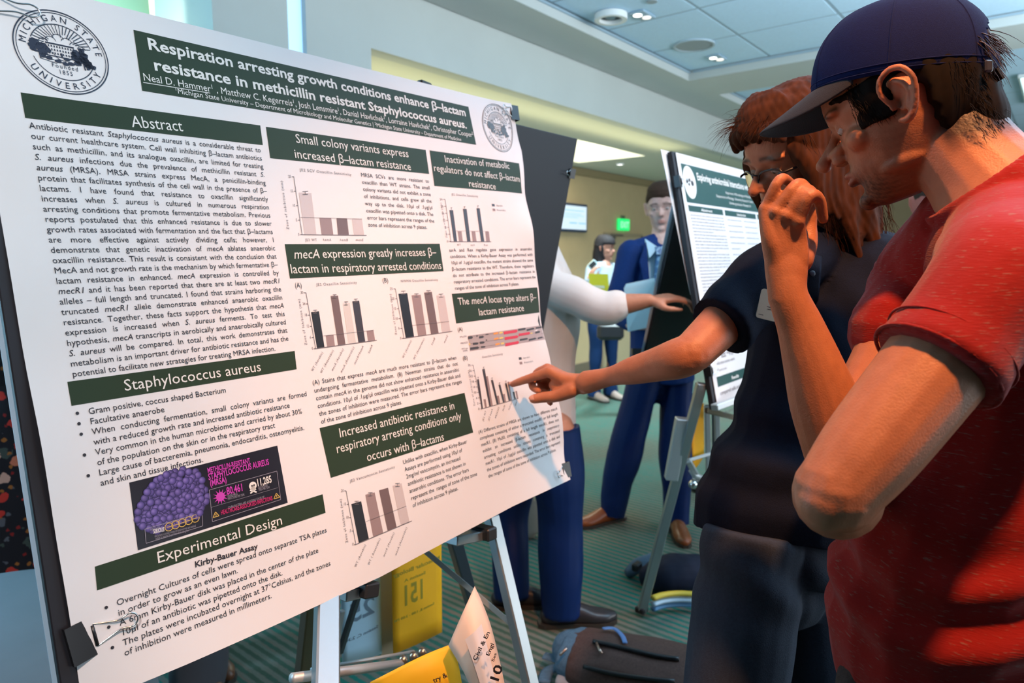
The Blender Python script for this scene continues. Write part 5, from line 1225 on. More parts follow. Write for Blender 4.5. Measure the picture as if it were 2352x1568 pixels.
# ---- hair: swept back on top, long at the sides and back
def ph(q):
    x, y, z = np.abs(q[:, 0]), q[:, 1], q[:, 2]
    hl = .078-.9*np.clip(.085-y, 0, .2)
    t_ = np.where((z > hl), .018+.010*np.clip((z-.08)/.05, 0, 1), -.012); return np.where((y < .03) & (z > -.09), .020, t_)
m_ph = mat('hair_auburn_brown', (0.020, 0.0075, 0.004), 0.8, spec=.15, var=0.6, vscale=70, stretch=(1, 1, .3), col2=(0.075, 0.025, 0.010))
c = Clay(); hair_shell(c, pO, pR, ph)
rg = np.random.RandomState(2)
for i in range(15):    # quiff locks over the forehead
    t_ = i/14; x = -.062+.124*t_; p0 = QX([(x*.8, .060-.25*abs(x)**1.1, .112-.6*abs(x)*.3)])[0]; p1 = QX([(x*1.05, .101-.3*abs(x), .098-.25*abs(x))])[0]; p2 = QX([(x*1.2+.008*math.sin(i*2), .104-.42*abs(x), .080-.30*abs(x)+.006*math.sin(i*3))])[0]
    c.limb([p0, p1, p2], [.013, .0125, .007], k=4, seg=10)
for sg in (-1, 1):
    for i in range(12):
        t_ = i/11; y = .055-.150*t_; x = sg*(.074 if t_ < .75 else .074-.10*(t_-.75)); p0 = QX([(x*.92, y, .070-.03*(1-t_))])[0]; p1 = QX([(x*1.12, y-.012, .0-.01*t_)])[0]
        ln = .15+.035*t_+rg.uniform(-.012, .012)+(.02 if i > 3 else -.045); p2 = p1+np.array([0, 0, -ln*.55])+pR@np.array([sg*.008, -.020, 0]); p3 = p2+np.array([0, 0, -ln*.55])+pR@np.array([sg*rg.uniform(-.004, .022), -.022+rg.uniform(-.012, .012), 0])
        c.limb([p0, p1, p2, p3], [.015, .020, .018, .0055], k=5, seg=10)
for i in range(9):
    x = -.055+.11*i/8; p0 = QX([(x, -.090, .05)])[0]; p1 = QX([(x*1.15, -.108, -.03)])[0]; c.limb([p0, p1, p1+(0, 0, -.09)-pf*-.0, p1+np.array([0, 0, -.17])+pR@np.array([0, -.015, 0])], [.02, .023, .020, .006], k=5, seg=10)
V, F = c.fuse(.0036, 2); N = vnormals(V, F); L_ = (V-pO)@pR
V = V+N*(.0006*(np.sin(L_[:, 1]*420+L_[:, 0]*380+6*np.sin(L_[:, 2]*22)+4*np.sin(L_[:, 0]*45))+.7*np.sin(L_[:, 1]*233-L_[:, 0]*171+5*np.sin(L_[:, 2]*31))))[:, None]; V = folds(V, N, .0022, 4, 75, 4, (1, 1, .25)); qobj('hair', V, F, m_ph, polo)
ro, di = [], []
for i in range(520):
    sg = rg.choice([-1, 1], p=[.72, .28]); y = rg.uniform(-.11, .05); z = rg.uniform(-.19, .06); ro.append(QX([(sg*(.088+rg.uniform(-.004, .008)), y, z)])[0]); di.append(pR@np.array([sg*.12, -.15, -1.0]))
for i in range(300):
    x = rg.uniform(-.07, .07); ro.append(QX([(x, .085-.3*abs(x)+rg.uniform(-.03, .02), .112-.3*abs(x)+rg.uniform(-.004, .012))])[0]); di.append(pR@np.array([x*4, .5*rg.choice([-1, 1]), .10]))
strands('hair_strands', ro, di, .060, .0007, m_ph, polo, droop=(0, 0, -1), curl=.22, seed=8)
# ---- glasses: black half rims, clear lenses
gl = MB(); m_fr = mat('glasses_black', (0.015, 0.015, 0.02), 0.25)
def lens_pts(sg, n=28, k=1.0):
    out = []
    for a in np.linspace(0, 2*PI, n, endpoint=False):
        x = sg*.0335+.0255*k*math.copysign(abs(math.cos(a))**.75, math.cos(a)); z = -.004+(.0165 if math.sin(a) > 0 else .0185)*k*math.copysign(abs(math.sin(a))**.8, math.sin(a)); out.append((x, .1045-.22*abs(x)*abs(x)*12-.012*abs(x)/.06, z))
    return out
gp = []
for sg in (-1, 1):
    L = lens_pts(sg); top = [p for p in L if p[2] > -.008]; top.sort(key=lambda p: p[0]); gl.tube(QX(top), .0016, seg=6, ry=.0022, up=pR@np.array([0, 0, 1.]))
    o_ = (sg*.0600, L[0][1]-.002, .004); gl.tube(QX([(sg*.0585, .0955, .004), (sg*.067, .085, .004), (sg*.0775, .040, .006), (sg*.0805, .0, .006), (sg*.079, -.012, -.004)]), .0014, seg=6, ry=.0026, up=pR@np.array([0, 0, 1.]))
    gl.tube(QX([(sg*.008, .104, -.002), (sg*.0075, .106, -.012), (sg*.009, .102, -.017)]), .0012, seg=6)
gl.tube(QX([(-.0090, .1045, .006), (0, .108, .0085), (.0090, .1045, .006)]), .0016, seg=6)
g = gl.build('glasses', m_fr, polo, smooth=True)
m_gl = bpy.data.materials.new('lens_glass'); nt, N_, L2_, B_ = nodes(m_gl); B_.inputs['Roughness'].default_value = .02; B_.inputs['Transmission Weight'].default_value = 1.0; B_.inputs['IOR'].default_value = 1.12; B_.inputs['Base Color'].default_value = (.95, .97, 1, 1)
for sg in (-1, 1):
    b = MB(); L = np.array(lens_pts(sg, k=.97)); b.plate(QX(L), (pR@np.array([0, .0018, 0]))); b.build('lens', m_gl, g)
# ---- polo shirt
m_navy = foldmat('navy_polo', (0.005, 0.009, 0.026), 0.8, var=.3, vscale=300)
c = Clay()
c.limb([at(1912, 575, 1.42), at(1925, 640, 1.41), at(1915, 760, 1.39), at(1872, 900, 1.36), at(1828, 1040, 1.33), at(1782, 1150, 1.30), at(1774, 1232, 1.29)], [.110, .180, .170, .142, .138, .150, .150], ry=[.075, .105, .125, .125, .13, .14, .135], up=pf, dome=False)
c.limb([at(1680, 1110, 1.27), at(1740, 1130, 1.24)], [.030, .045])
c.limb([at(1885, 560, 1.42), at(1900, 600, 1.42)], [.072, .085], dome=False)
c.limb([at(1860, 585, 1.38), shR, shR*.66+elR*.34, shR*.34+elR*.66], [.072, .068, .062, .0625], dome=False)
c.limb([at(1950, 590, 1.46), shL, (shL+elL)/2], [.075, .070, .066], dome=False)
V, F = c.fuse(.0045, 5); N = vnormals(V, F)
z = V[:, 2]; m = np.exp(-((z-1.06)/.09)**2); V = V+N*(m*.007*np.sin(z*75+2.5*np.sin(V@cR*9)+V@cR*14))[:, None]
u_ = V@cR; m = np.exp(-((z-1.28)/.10)**2); V = V+N*(m*.004*np.sin(u_*70+3*np.sin(z*14)))[:, None]
V = folds(V, N, .0035, 12, 9, 3); qobj('polo_shirt', V, F, m_navy, polo)
# collar, placket, button, badge
b = MB(); cc = at(1898, 572, 1.415)
Kp = [cc+ps*math.cos(a)*.070+pf*math.sin(a)*.066+np.array([0, 0, .012-.022*math.sin(a)]) for a in np.linspace(-PI*.5-2.6, -PI*.5+2.6, 40)+PI]
b.tube(Kp, .004, seg=8, ry=.020, up=(0, 0, 1)); b.build('collar', m_navy, polo, smooth=True)
def surf(px, py, dl=.004):
    """point on the front of the polo under a photo pixel"""
    r = unit(ray(px, py)); W_ = V-cC; t_ = W_@r; d2 = ((W_-np.outer(t_, r))**2).sum(1); k = np.where(d2 < .006**2)[0]
    i = k[np.argmin(t_[k])]; return cC+r*(t_[i]-dl)
b = MB(); P = [surf(x, y, .002) for x, y in ((1868, 585), (1866, 625), (1864, 665), (1863, 700))]; b.tube(P, .016, seg=8, ry=.0022, up=-cF); b.build('placket', m_navy, polo, smooth=True)
for x, y in ((1866, 628), (1865, 690)):
    b = MB(); p = surf(x, y, .006); b.ball(p, np.array([.0058, .0058, .0016]), np.array([cR, cU, cF]).T, seg=14); b.build('button', mat('button_dark', (0.045, 0.05, 0.075), .3), polo, smooth=True)
q1, q2, q3, q4 = [surf(x, y, .008) for x, y in ((1763, 662), (1806, 664), (1800, 748), (1743, 724))]
ctr = (q1+q2+q3+q4)/4; ex = unit((q2-q1)+(q3-q4)); ey = (q1+q2)/2-(q3+q4)/2; ey = unit(ey-ex*(ey@ex)); nn = np.cross(ex, ey); nn = nn if nn@cF < 0 else -nn
ctr = at(1776, 703, proj(ctr)[2]-.035); ex = unit(cR*.96-cU*.22+cF*.1); ey = unit(cU*.95+cR*.20-cF*.0); ey = unit(ey-ex*(ex@ey)); nn = -unit(np.cross(ex, ey)); nn = nn if nn@cF < 0 else -nn
w_, h_ = .055, .052; pts = []
for sx, sy in ((-1, -1), (1, -1), (1, 1), (-1, 1)):
    for a in np.linspace(0, PI/2, 5):
        a0 = {(-1, -1): PI, (1, -1): 1.5*PI, (1, 1): 0, (-1, 1): .5*PI}[(sx, sy)]+a; pts.append(ctr+ex*(sx*(w_/2-.005)+.005*math.cos(a0))+ey*(sy*(h_/2-.005)+.005*math.sin(a0)))
b = MB(); b.plate(pts, nn*.0015); bd = b.build('name_badge', mat('badge_cream', (0.70, 0.63, 0.50), .4), polo)
b = MB()
Vv, Ff, w = layout('K', True); b.add(ctr+nn*.0019+np.outer(Vv[:, 0]*.0048/w, ex)+np.outer(Vv[:, 1]*.0055+.004, ey), Ff)
for x0, y0, w2 in ((-.012, -.004, .030), (-.010, -.008, .024), (-.024, -.020, .009)):
    b.quad([ctr+nn*.0019+ex*(x0+a)+ey*(y0+c_) for a, c_ in ((0, 0), (w2, 0), (w2, .0010), (0, .0010))])
b.build('badge_print', m_ink, bd)
# ---- trousers
m_sl = foldmat('slate_trousers', (0.045, 0.058, 0.085), .85, var=.2, vscale=250)
c = Clay(); c.limb([at(1772, 1170, 1.29), at(1772, 1230, 1.29), at(1778, 1310, 1.29)], [.098, .118, .128], ry=[.090, .102, .108], up=pf)
for S in 'RL':
    p0, k, a = legs[S]; c.limb([p0+(0, 0, .03), (p0+k)/2, k, (k+a)/2, a+(0, 0, .03)], [.084, .086, .076, .070, .068], dome=False)
V2, F2 = c.fuse(.0055, 4); N = vnormals(V2, F2); z = V2[:, 2]; u_ = V2@cR; m = np.exp(-((z-.86)/.06)**2)
V2 = V2+N*(m*.005*np.sin((z*.8+u_*.6)*70+2*np.sin(u_*11)))[:, None]; V2 = folds(V2, N, .004, 3, 10, 3); qobj('trousers', V2, F2, m_sl, polo)
for S in 'RL':
    c = shoe_mesh(legs[S][2], pf); Vs, Fs = c.fuse(.006, 3); o = qobj('shoe', Vs, Fs, mat('shoe_black', (0.03, 0.03, 0.035), 0.45), polo); sole(legs[S][2], pf, mat('sole_white', (0.5, 0.5, 0.5), .6), o)
# ---------------------------------------------------------------- man in the blue suit
m_suit = foldmat('royal_blue_suit', (0.008, 0.038, 0.17), .7, var=.2, vscale=120)
m_suit2 = foldmat('royal_blue_trousers', (0.004, 0.020, 0.10), .5, var=.2, vscale=120)
m_tan_shoe = mat('tan_leather', (0.22, 0.065, 0.02), .3); m_black_shoe = mat('black_leather', (0.025, 0.025, 0.03), .3)
sO = at(1521, 480, 3.60); sR = rotm(112, -8, 3); b0 = hor(1470, 1195, 0)
J, f, s_ = stand((sO[0]-.02, sO[1]-.0, 0), 112, 1.84, .16)
J['anR'] = hor(1404, 1168, .07); J['anL'] = hor(1552, 1190, .07)
J['knR'] = at(1440, 1010, 3.62); J['knL'] = at(1552, 1010, 3.62); J['hipR'] = at(1487, 850, 3.62); J['hipL'] = at(1553, 850, 3.68); J['hip'] = at(1520, 830, 3.65); J['waist'] = at(1516, 760, 3.62); J['chest'] = at(1518, 660, 3.60); J['neck'] = at(1517, 560, 3.60)
J['shR'] = at(1447, 585, 3.58); J['elR'] = at(1415, 710, 3.56); J['wrR'] = at(1452, 745, 3.38); J['shL'] = at(1592, 590, 3.66); J['elL'] = at(1622, 710, 3.7); J['wrL'] = at(1600, 800, 3.6)
J['hdR'] = unit(cR+.1*cU); J['bkR'] = -cF; J['thR'] = cU
suit, J, f, s_ = figure('man in a royal blue suit and checked tie looking down, beside the second easel', None, (sO[0], sO[1], 0), 112, 1.84, sO, sR, J, m_suit, m_suit2, m_tan_shoe, (0.62, 0.42, 0.36), ('short', (0.055, 0.028, 0.016)), SHORT, jacket=m_suit, voxel=.007, shoe_f=dict(R=-cR*.9-cF*.5, L=-cF), hem=.10, wfac=1.04)
q = MB(); m_shirt = mat('pale_blue_shirt', (0.45, 0.66, 0.78), .7)
fr = np.array([-math.sin(math.radians(112)), math.cos(math.radians(112)), 0])
def sp(px, py, d): return at(px, py, d)
pts = [sp(1484, 552, 3.50), sp(1517, 572, 3.47), sp(1549, 552, 3.51), sp(1540, 640, 3.455), sp(1522, 790, 3.465), sp(1500, 790, 3.465), sp(1492, 640, 3.45)]
q.plate(pts, cF*.06); q.build('shirt_front', m_shirt, suit)
q = MB()
for a, b_, c_ in ((( 1482, 548), (1512, 568), (1492, 592)), ((1550, 548), (1516, 568), (1536, 594))): q.plate([sp(*a, 3.47), sp(*b_, 3.44), sp(*c_, 3.43)], cF*.02)
q.build('shirt_collar', m_shirt, suit)
m_tie = bpy.data.materials.new('checked_tie'); nt, N_, L_, B_ = nodes(m_tie); tc = N_.new('ShaderNodeTexCoord'); ck = N_.new('ShaderNodeTexChecker'); ck.inputs['Scale'].default_value = 38; mp = N_.new('ShaderNodeMapping'); mp.inputs['Rotation'].default_value = (.6, .5, .8)
L_.new(tc.outputs['Object'], mp.inputs[0]); L_.new(mp.outputs[0], ck.inputs['Vector']); ck.inputs['Color1'].default_value = (0.03, 0.14, 0.32, 1); ck.inputs['Color2'].default_value = (0.16, 0.38, 0.58, 1); L_.new(ck.outputs['Color'], B_.inputs['Base Color']); B_.inputs['Roughness'].default_value = .5
q = MB(); q.plate([sp(1506, 566, 3.43), sp(1522, 566, 3.43), sp(1519, 584, 3.42), sp(1508, 584, 3.42)], cF*.03); q.plate([sp(1508, 584, 3.43), sp(1519, 584, 3.43), sp(1523, 700, 3.44), sp(1512, 728, 3.44), sp(1499, 700, 3.44)], cF*.02); q.build('necktie', m_tie, suit)
q = MB()
for a in (((1484, 556), (1470, 600), (1502, 760), (1492, 640)), ((1551, 556), (1566, 600), (1524, 770), (1541, 640))): q.plate([sp(*p, 3.455-.004*i) for i, p in enumerate(a)], cF*.03)
q.build('lapels', m_suit, suit)
q = MB(); q.box(sp(1519, 808, 3.46), (.30, .035, .04), R=np.array([cR, cU, cF]).T); q.build('belt', m_dark, suit)
t = thing('paper_sheets', 'pale blue sheets of paper held by the man in the blue suit', 'paper', at(1468, 700, 3.33))
for k in range(3):
    q = MB(); d = 3.34+.004*k; q.plate([at(1433+2*k, 660-4*k, d), at(1500+2*k, 648-5*k, d-.02), at(1508+k, 748-3*k, d+.03), at(1442+k, 762-2*k, d+.02)], cF*.0015); q.build('sheet', mat('pale_blue_paper', (0.58, 0.80, 0.88), .6), t)

# ---------------------------------------------------------------- person in the white shirt reaching behind the boards
m_wht = foldmat('white_shirt', (0.72, 0.70, 0.68), .8)
wO = at(1195, 395, 2.62); J, f, s_ = stand((hor(1225, 1395, 0)[0], hor(1225, 1395, 0)[1], 0), -65, 1.80, .12)
yw = -65
J['anL'] = hor(1196, 1352, .07); J['anR'] = hor(1290, 1395, .07); J['anL'] = hor(1175, 1355, .07)
J['knR'] = at(1287, 1180, 2.66); J['hipR'] = at(1272, 990, 2.66); J['knL'] = at(1165, 1180, 2.86); J['hipL'] = at(1185, 985, 2.85); J['hip'] = at(1232, 940, 2.74); J['waist'] = at(1232, 830, 2.72); J['chest'] = at(1228, 700, 2.68); J['neck'] = at(1212, 545, 2.66)
J['shR'] = at(1262, 660, 2.56); J['elR'] = at(1385, 706, 2.50); J['wrR'] = at(1490, 690, 2.46); J['hdR'] = unit(cR+.12*cU); J['bkR'] = cU-.4*cF; J['thR'] = -cF
J['shL'] = at(1180, 640, 2.85); J['elL'] = at(1160, 800, 2.9); J['wrL'] = at(1190, 900, 2.8)
ws, J, f, s_ = figure('person in white shirt and navy trousers reaching an arm out from behind the big poster', None, (J['hip'][0], J['hip'][1], 0), yw, 1.80, wO, rotm(-65, -5, 0), J, m_wht, foldmat('navy_suit_trousers', (0.004, 0.020, 0.10), .45), m_black_shoe, (0.55, 0.26, 0.16), ('short', (0.04, 0.025, 0.015)), SHORT, sleeve='half', voxel=.007, shoe_f=dict(R=cR+.1*cF, L=cR+.1*cF))

# ---------------------------------------------------------------- woman on the phone far back
gO = at(1366, 600, 6.5); J, f, s_ = stand((gO[0], gO[1], 0), 150, 1.62, .09); yw = 150
ft = hor(1383, 915, 0); J, f, s_ = stand((ft[0], ft[1], 0), 160, 1.62, .10); gO = np.array([ft[0], ft[1], 1.50])
J['wrR'] = at(1352, 640, 6.35); J['elR'] = at(1345, 690, 6.4); J['wrL'] = at(1385, 680, 6.2); J['elL'] = at(1405, 690, 6.5); J['hdR'] = unit(cU+.5*cR); J['hdL'] = -cR
gw, J, f, s_ = figure('woman with long dark hair holding a phone and yellow folder, far back', None, (ft[0], ft[1], 0), 160, 1.62, gO, rotm(190, -5, 0), J, foldmat('grey_top', (0.30, 0.36, 0.42), .8), foldmat('dark_jeans', (0.010, 0.035, 0.11), .8), mat('sandal', (0.45, 0.33, 0.28), .5), (0.42, 0.20, 0.14), ('long', (0.018, 0.014, 0.016)), lambda q: np.where((q[:, 2] > .05) | (q[:, 1] < .02), .016, -.012), voxel=.010, hs=.94, wfac=.86)
t = thing('yellow_folder', 'bright yellow folder held by the woman on the phone', 'folder', at(1378, 655, 6.15)); q = MB(); q.plate([at(1352, 628, 6.13), at(1397, 629, 6.13), at(1400, 679, 6.15), at(1356, 674, 6.15)], cF*.012)
q.build('cover', mat('folder_yellow', (0.62, 0.56, 0.02), .5), t); q = MB(); q.plate([at(1362, 655, 6.128), at(1388, 656, 6.128), at(1389, 662, 6.128), at(1363, 661, 6.128)], cF*.001); q.build('label_patch', mat('folder_label', (0.6, 0.6, 0.45), .5), t)
t = thing('phone', 'small silver phone held to the ear of the far woman', 'phone', at(1358, 611, 6.3)); q = MB(); q.bar(at(1353, 615, 6.28), at(1369, 600, 6.28), .055, .012, side=cR, bev=.004); q.build('case', mat('phone_silver', (0.6, 0.72, 0.75), .25, .3), t); q = MB(); q.bar(at(1355, 613, 6.271), at(1367, 602, 6.271), .045, .003, side=cR); q.build('screen', m_dark, t)
t = thing('shoulder_bag', 'black shoulder bag hanging at the hip of the far woman', 'bag', at(1402, 762, 6.2)); q = MB(); q.box(at(1402, 762, 6.2), (.24, .15, .10), R=np.array([cR, cU, cF]).T, bev=.03); q.build('body', m_dark, t, smooth=False)
q = MB(); q.tube([at(1376, 748, 6.2), at(1372, 700, 6.3), at(1374, 655, 6.42)], .006, seg=6); q.build('strap', m_dark, t)

# ---------------------------------------------------------------- onlooker between the two men, far right
oO = at(2148, 470, 2.75); yo = 105; gb = np.array([oO[0], oO[1], 0]); J, f, s_ = stand((gb[0], gb[1]), yo, 1.75, .1)
dz = oO[2]-1.60
on, J, f, s_ = figure('blurred onlooker whose flushed cheek shows between the two closest men', None, gb, yo, 1.75*oO[2]/1.62, oO, rotm(100, -20, 0), {k: v*np.array([1, 1, oO[2]/1.62]) for k, v in J.items()}, foldmat('onlooker_jacket', (0.05, 0.05, 0.05), .8), foldmat('onlooker_trousers', (0.03, 0.03, 0.04), .8), m_black_shoe, (0.40, 0.12, 0.10), ('short', (0.05, 0.03, 0.02)), SHORT, voxel=.011)

# ---------------------------------------------------------------- person in the floral dress at the left edge
fx = at(-28, 900, 2.35); dr_m = bpy.data.materials.new('floral_fabric'); nt, N_, L_, B_ = nodes(dr_m); B_.inputs['Roughness'].default_value = .85
tc = N_.new('ShaderNodeTexCoord')
def flower_layer(scale, thr, cols, prev, rot, petals=True):
    mp = N_.new('ShaderNodeMapping'); mp.inputs['Scale'].default_value = (scale,)*3; mp.inputs['Rotation'].default_value = rot; L_.new(tc.outputs['Object'], mp.inputs[0])
    nz = N_.new('ShaderNodeTexNoise'); nz.inputs['Scale'].default_value = 2.5; L_.new(mp.outputs[0], nz.inputs['Vector'])
    va = N_.new('ShaderNodeVectorMath'); va.operation = 'MULTIPLY_ADD'; va.inputs[1].default_value = (.45,)*3; L_.new(nz.outputs['Color'], va.inputs[0]); L_.new(mp.outputs[0], va.inputs[2])
    vo = N_.new('ShaderNodeTexVoronoi'); vo.inputs['Scale'].default_value = 1.0; L_.new(va.outputs[0], vo.inputs['Vector'])
    lt = N_.new('ShaderNodeMath'); lt.operation = 'LESS_THAN'; lt.inputs[1].default_value = thr; L_.new(vo.outputs['Distance'], lt.inputs[0])
    sp_ = N_.new('ShaderNodeSeparateColor'); L_.new(vo.outputs['Color'], sp_.inputs[0])
    rp = N_.new('ShaderNodeValToRGB'); rp.color_ramp.interpolation = 'CONSTANT'; rp.color_ramp.elements[0].color = (*cols[0], 1); rp.color_ramp.elements[1].color = (*cols[-1], 1); rp.color_ramp.elements[1].position = .8
    for i, c_ in enumerate(cols[1:-1]): e = rp.color_ramp.elements.new((i+1)*.8/(len(cols)-1)); e.color = (*c_, 1)
    L_.new(sp_.outputs[0], rp.inputs[0]); mx = N_.new('ShaderNodeMix'); mx.data_type = 'RGBA'; L_.new(lt.outputs[0], mx.inputs[0])
    if isinstance(prev, tuple): mx.inputs[6].default_value = (*prev, 1)
    else: L_.new(prev, mx.inputs[6])
    L_.new(rp.outputs[0], mx.inputs[7]); return mx.outputs[2]
o1 = flower_layer(16, .30, [(0.02, 0.03, 0.03), (0.05, 0.07, 0.06), (0.008, 0.008, 0.012)], (0.006, 0.005, 0.010), (.3, .5, .2))
o2 = flower_layer(44, .30, [(0.35, 0.12, 0.02), (0.006, 0.005, 0.01), (0.25, 0.01, 0.01), (0.006, 0.005, 0.01)], o1, (1.3, .2, .6))
o3 = flower_layer(20, .33, [(0.55, 0.03, 0.02), (0.006, 0.005, 0.01), (0.62, 0.36, 0.28), (0.10, 0.10, 0.12), (0.6, 0.18, 0.10)], o2, (.2, .9, 1.4)); L_.new(o3, B_.inputs['Base Color'])
yw = -30; J, f, s_ = stand((fx[0], fx[1]), yw, 1.66, .08); J['wrR'] = J['chest']+f*.22+np.array([0, 0, .06]); J['wrL'] = J['chest']+f*.22+np.array([0, 0, .02]); fO = np.array([fx[0], fx[1], 1.53])
fp, J, f, s_ = figure('person in a dark floral print dress standing at the far left behind the board', None, (fx[0], fx[1], 0), yw, 1.66, fO, rotm(-30, -10, 0), J, dr_m, foldmat('black_tights', (0.012, 0.01, 0.015), .7), m_black_shoe, (0.45, 0.25, 0.18), ('long', (0.02, 0.012, 0.01)), lambda q: np.where((q[:, 2] > .05) | (q[:, 1] < .02), .016, -.012), voxel=.009, wfac=.92, hem=-.05)
c = Clay(); c.limb([J['chest'], J['waist'], J['hip'], J['hip']-(0, 0, .25), J['hip']-(0, 0, .52)], [.17, .15, .19, .23, .25], ry=[.13, .12, .17, .21, .24], up=f, dome=False); V_, F_ = c.fuse(.008, 3); N = vnormals(V_, F_); V_ = folds(V_, N, .008, 3, 12, 3, (1, 1, .3)); qobj('dress_skirt', V_, F_, dr_m, fp)

# ---------------------------------------------------------------- person behind the poster: brown shoe and grey cuff show below
kb = hor(455, 1556, 0); yk = -110; J, f, s_ = stand((kb[0], kb[1]), yk, 1.72, .10); J['anR'] = hor(452, 1552, .07)
kO = np.array([kb[0], kb[1], 1.58])
figure('person standing behind the big poster, only a brown shoe and grey cuff showing', None, (kb[0], kb[1], 0), yk, 1.72, kO, rotm(yk, -5, 0), J, foldmat('grey_jacket', (0.10, 0.10, 0.11), .8), foldmat('charcoal_trousers', (0.07, 0.07, 0.08), .8), mat('brown_leather', (0.12, 0.05, 0.025), .3), (0.5, 0.3, 0.2), ('short', (0.03, 0.02, 0.015)), SHORT, voxel=.011, shoe_f=dict(R=-cF*.6+cR*.9, L=-cF*.6+cR*.9))
# ------------------------------------------------------------------ boards, easels, clips
m_foam = mat('black_foam_board', (0.012, 0.011, 0.016), .55, bump=.05, bscale=80)
m_alu = mat('brushed_aluminium', (0.42, 0.45, 0.46), .38, .85, bump=.05, bscale=200)
m_alu2 = mat('satin_aluminium', (0.55, 0.57, 0.57), .45, .5)
m_wire = mat('clip_wire', (0.75, 0.75, 0.75), .18, 1.0)
m_clip = mat('clip_black', (0.010, 0.010, 0.012), .3)
def clip(label, E, din, n, w=.042, L=.026, open_=True, handle=.042, spread=1.0):
    """binder clip: E point on the board edge, din into the board, n towards the viewer, w width along the edge"""
    din = unit(din); n = unit(n-din*(n@din)); e = np.cross(din, n); E = np.array(E)
    t = thing('binder_clip', label, 'clip', E, 'binder clips on the boards')
    prof = [(-.006, .0105), (-.006, -.0105), (L, -.0045), (L, -.0032), (-.004, -.0085), (-.004, .0085), (L, .0032), (L, .0045)]
    P = [E+din*a+n*b_ for a, b_ in prof]; V = np.vstack([np.array(P)-e*w/2, np.array(P)+e*w/2]); k = 8
    F = [(i, (i+1) % k, (i+1) % k+k, i+k) for i in range(k)]+[(0, 1, 4, 5), (1, 2, 3, 4), (0, 5, 6, 7), (13, 12, 9, 8), (12, 11, 10, 9), (15, 14, 13, 8)]
    obj('clip_body', V, F, m_clip, t)
    for sg in (1, -1):
        b = MB(); c0 = E+din*(L)+n*sg*.0050
        b.tube([c0-e*w/2*.55, c0+e*w/2*.55], .0024, seg=8); b.build('clip_hinge', m_clip, t, smooth=True)
        pts = [(0, -.33), (.012, -.24), (.024, -.15), (.031, -.155), (.038, -.20), (.0440, -.14), (.0465, 0), (.0440, .14), (.038, .20), (.031, .155), (.024, .15), (.012, .24), (0, .33)]
        lift = .004 if sg > 0 else .004
        P = smoothpath([c0+din*a*handle/.045+e*b_*w*spread+n*sg*(lift*a/.02) for a, b_ in pts], 4)
        b = MB(); b.tube(P, .0012, seg=6, cap=False); b.build('wire_handle', m_wire, t, smooth=True)
    return t
def board(name, label, cat, O, X, Up, n, w, h, th, m, group=None):
    """board whose front face has top-left corner O"""
    t = thing(name, label, cat, O+X*w/2-Up*h, group); b = MB(); b.box(O+X*w/2-Up*h/2-n*th/2, (w, h, th), R=np.array([X, Up, n]).T, bev=.0015); b.build('foam_panel', m, t); return t
# front board behind the poster
uL = puv(48, 977)[0]
bO = P0+pX*uL+pUp*(.003)-pN*.003
board('display_board', 'black foam board behind the large research poster, its edge showing at the left', 'board', bO, pX, pUp, pN, 1.315-(P0[0]+uL), .897, .012, m_foam, 'black foam boards on easels')
# older poster sheet between the boards, its printed margin shows at the left
uL2 = puv(29, 982)[0]+.008
m_blue = mat('blue_white_paper', (0.50, 0.68, 0.86), .4); t = thing('rear_poster', 'pale blue-white poster edge with teal border lines sticking out left of the black board', 'poster', P0+pX*uL2-pUp*1.06-pN*.03)
def sh(u, v, off=0): return P0+pX*u+pUp*v-pN*(.032-off)
b = MB(); b.plate([sh(uL2, -.02), sh(.9, -.02), sh(.9, -.90), sh(uL2, -.90)], -pN*.0008); b.build('sheet', m_blue, t)
m_teal = mat('teal_print', (0.008, 0.07, 0.10), .45)
b = MB(); d = .016
for a, e in (((uL2+d, -.03), (uL2+d, -.868)), ((uL2+d, -.868), (.85, -.868))):
    a = np.array(a); e = np.array(e); dd = unit(e-a); q = np.array([-dd[1], dd[0]])*.0012
    b.quad([sh(*(a+q), .0004), sh(*(e+q), .0004), sh(*(e-q), .0004), sh(*(a-q), .0004)])
b.build('border_line', m_teal, t)
vb = puv(33, 945)[1]; b = MB(); b.quad([sh(uL2+d, vb+.028, .0005), sh(.8, vb+.028, .0005), sh(.8, vb-.028, .0005), sh(uL2+d, vb-.028, .0005)]); b.build('header_band', m_teal, t)
# second board leaning the other way
yT = 1.205; bN = np.array([0, -math.cos(TL), -math.sin(TL)]); bUp = np.array([0, -math.sin(TL), math.cos(TL)])
tr = onY(1327, 319, yT); t = board('display_board', 'black foam board leaning away behind the big poster, upper right corner showing', 'board', tr-pX*1.22, pX, bUp, bN, 1.22, .92, .010, m_foam, 'black foam boards on easels')
t2 = thing('rear_poster', 'white poster facing away on the back of the rear black board', 'poster', tr-pX*.61+np.array([0, .2, -.9]))
b = MB(); o_ = -bN*.0125; b.plate([tr-pX*1.2-bUp*.01+o_, tr-pX*.012-bUp*.01+o_, tr-pX*.012-bUp*.90+o_, tr-pX*1.2-bUp*.90+o_], -bN*.0006); b.build('sheet', m_paper, t2)
clip('binder clip on the right edge of the rear black board', tr-bUp*.105, -pX, bN, w=.030, L=.016, handle=.030)
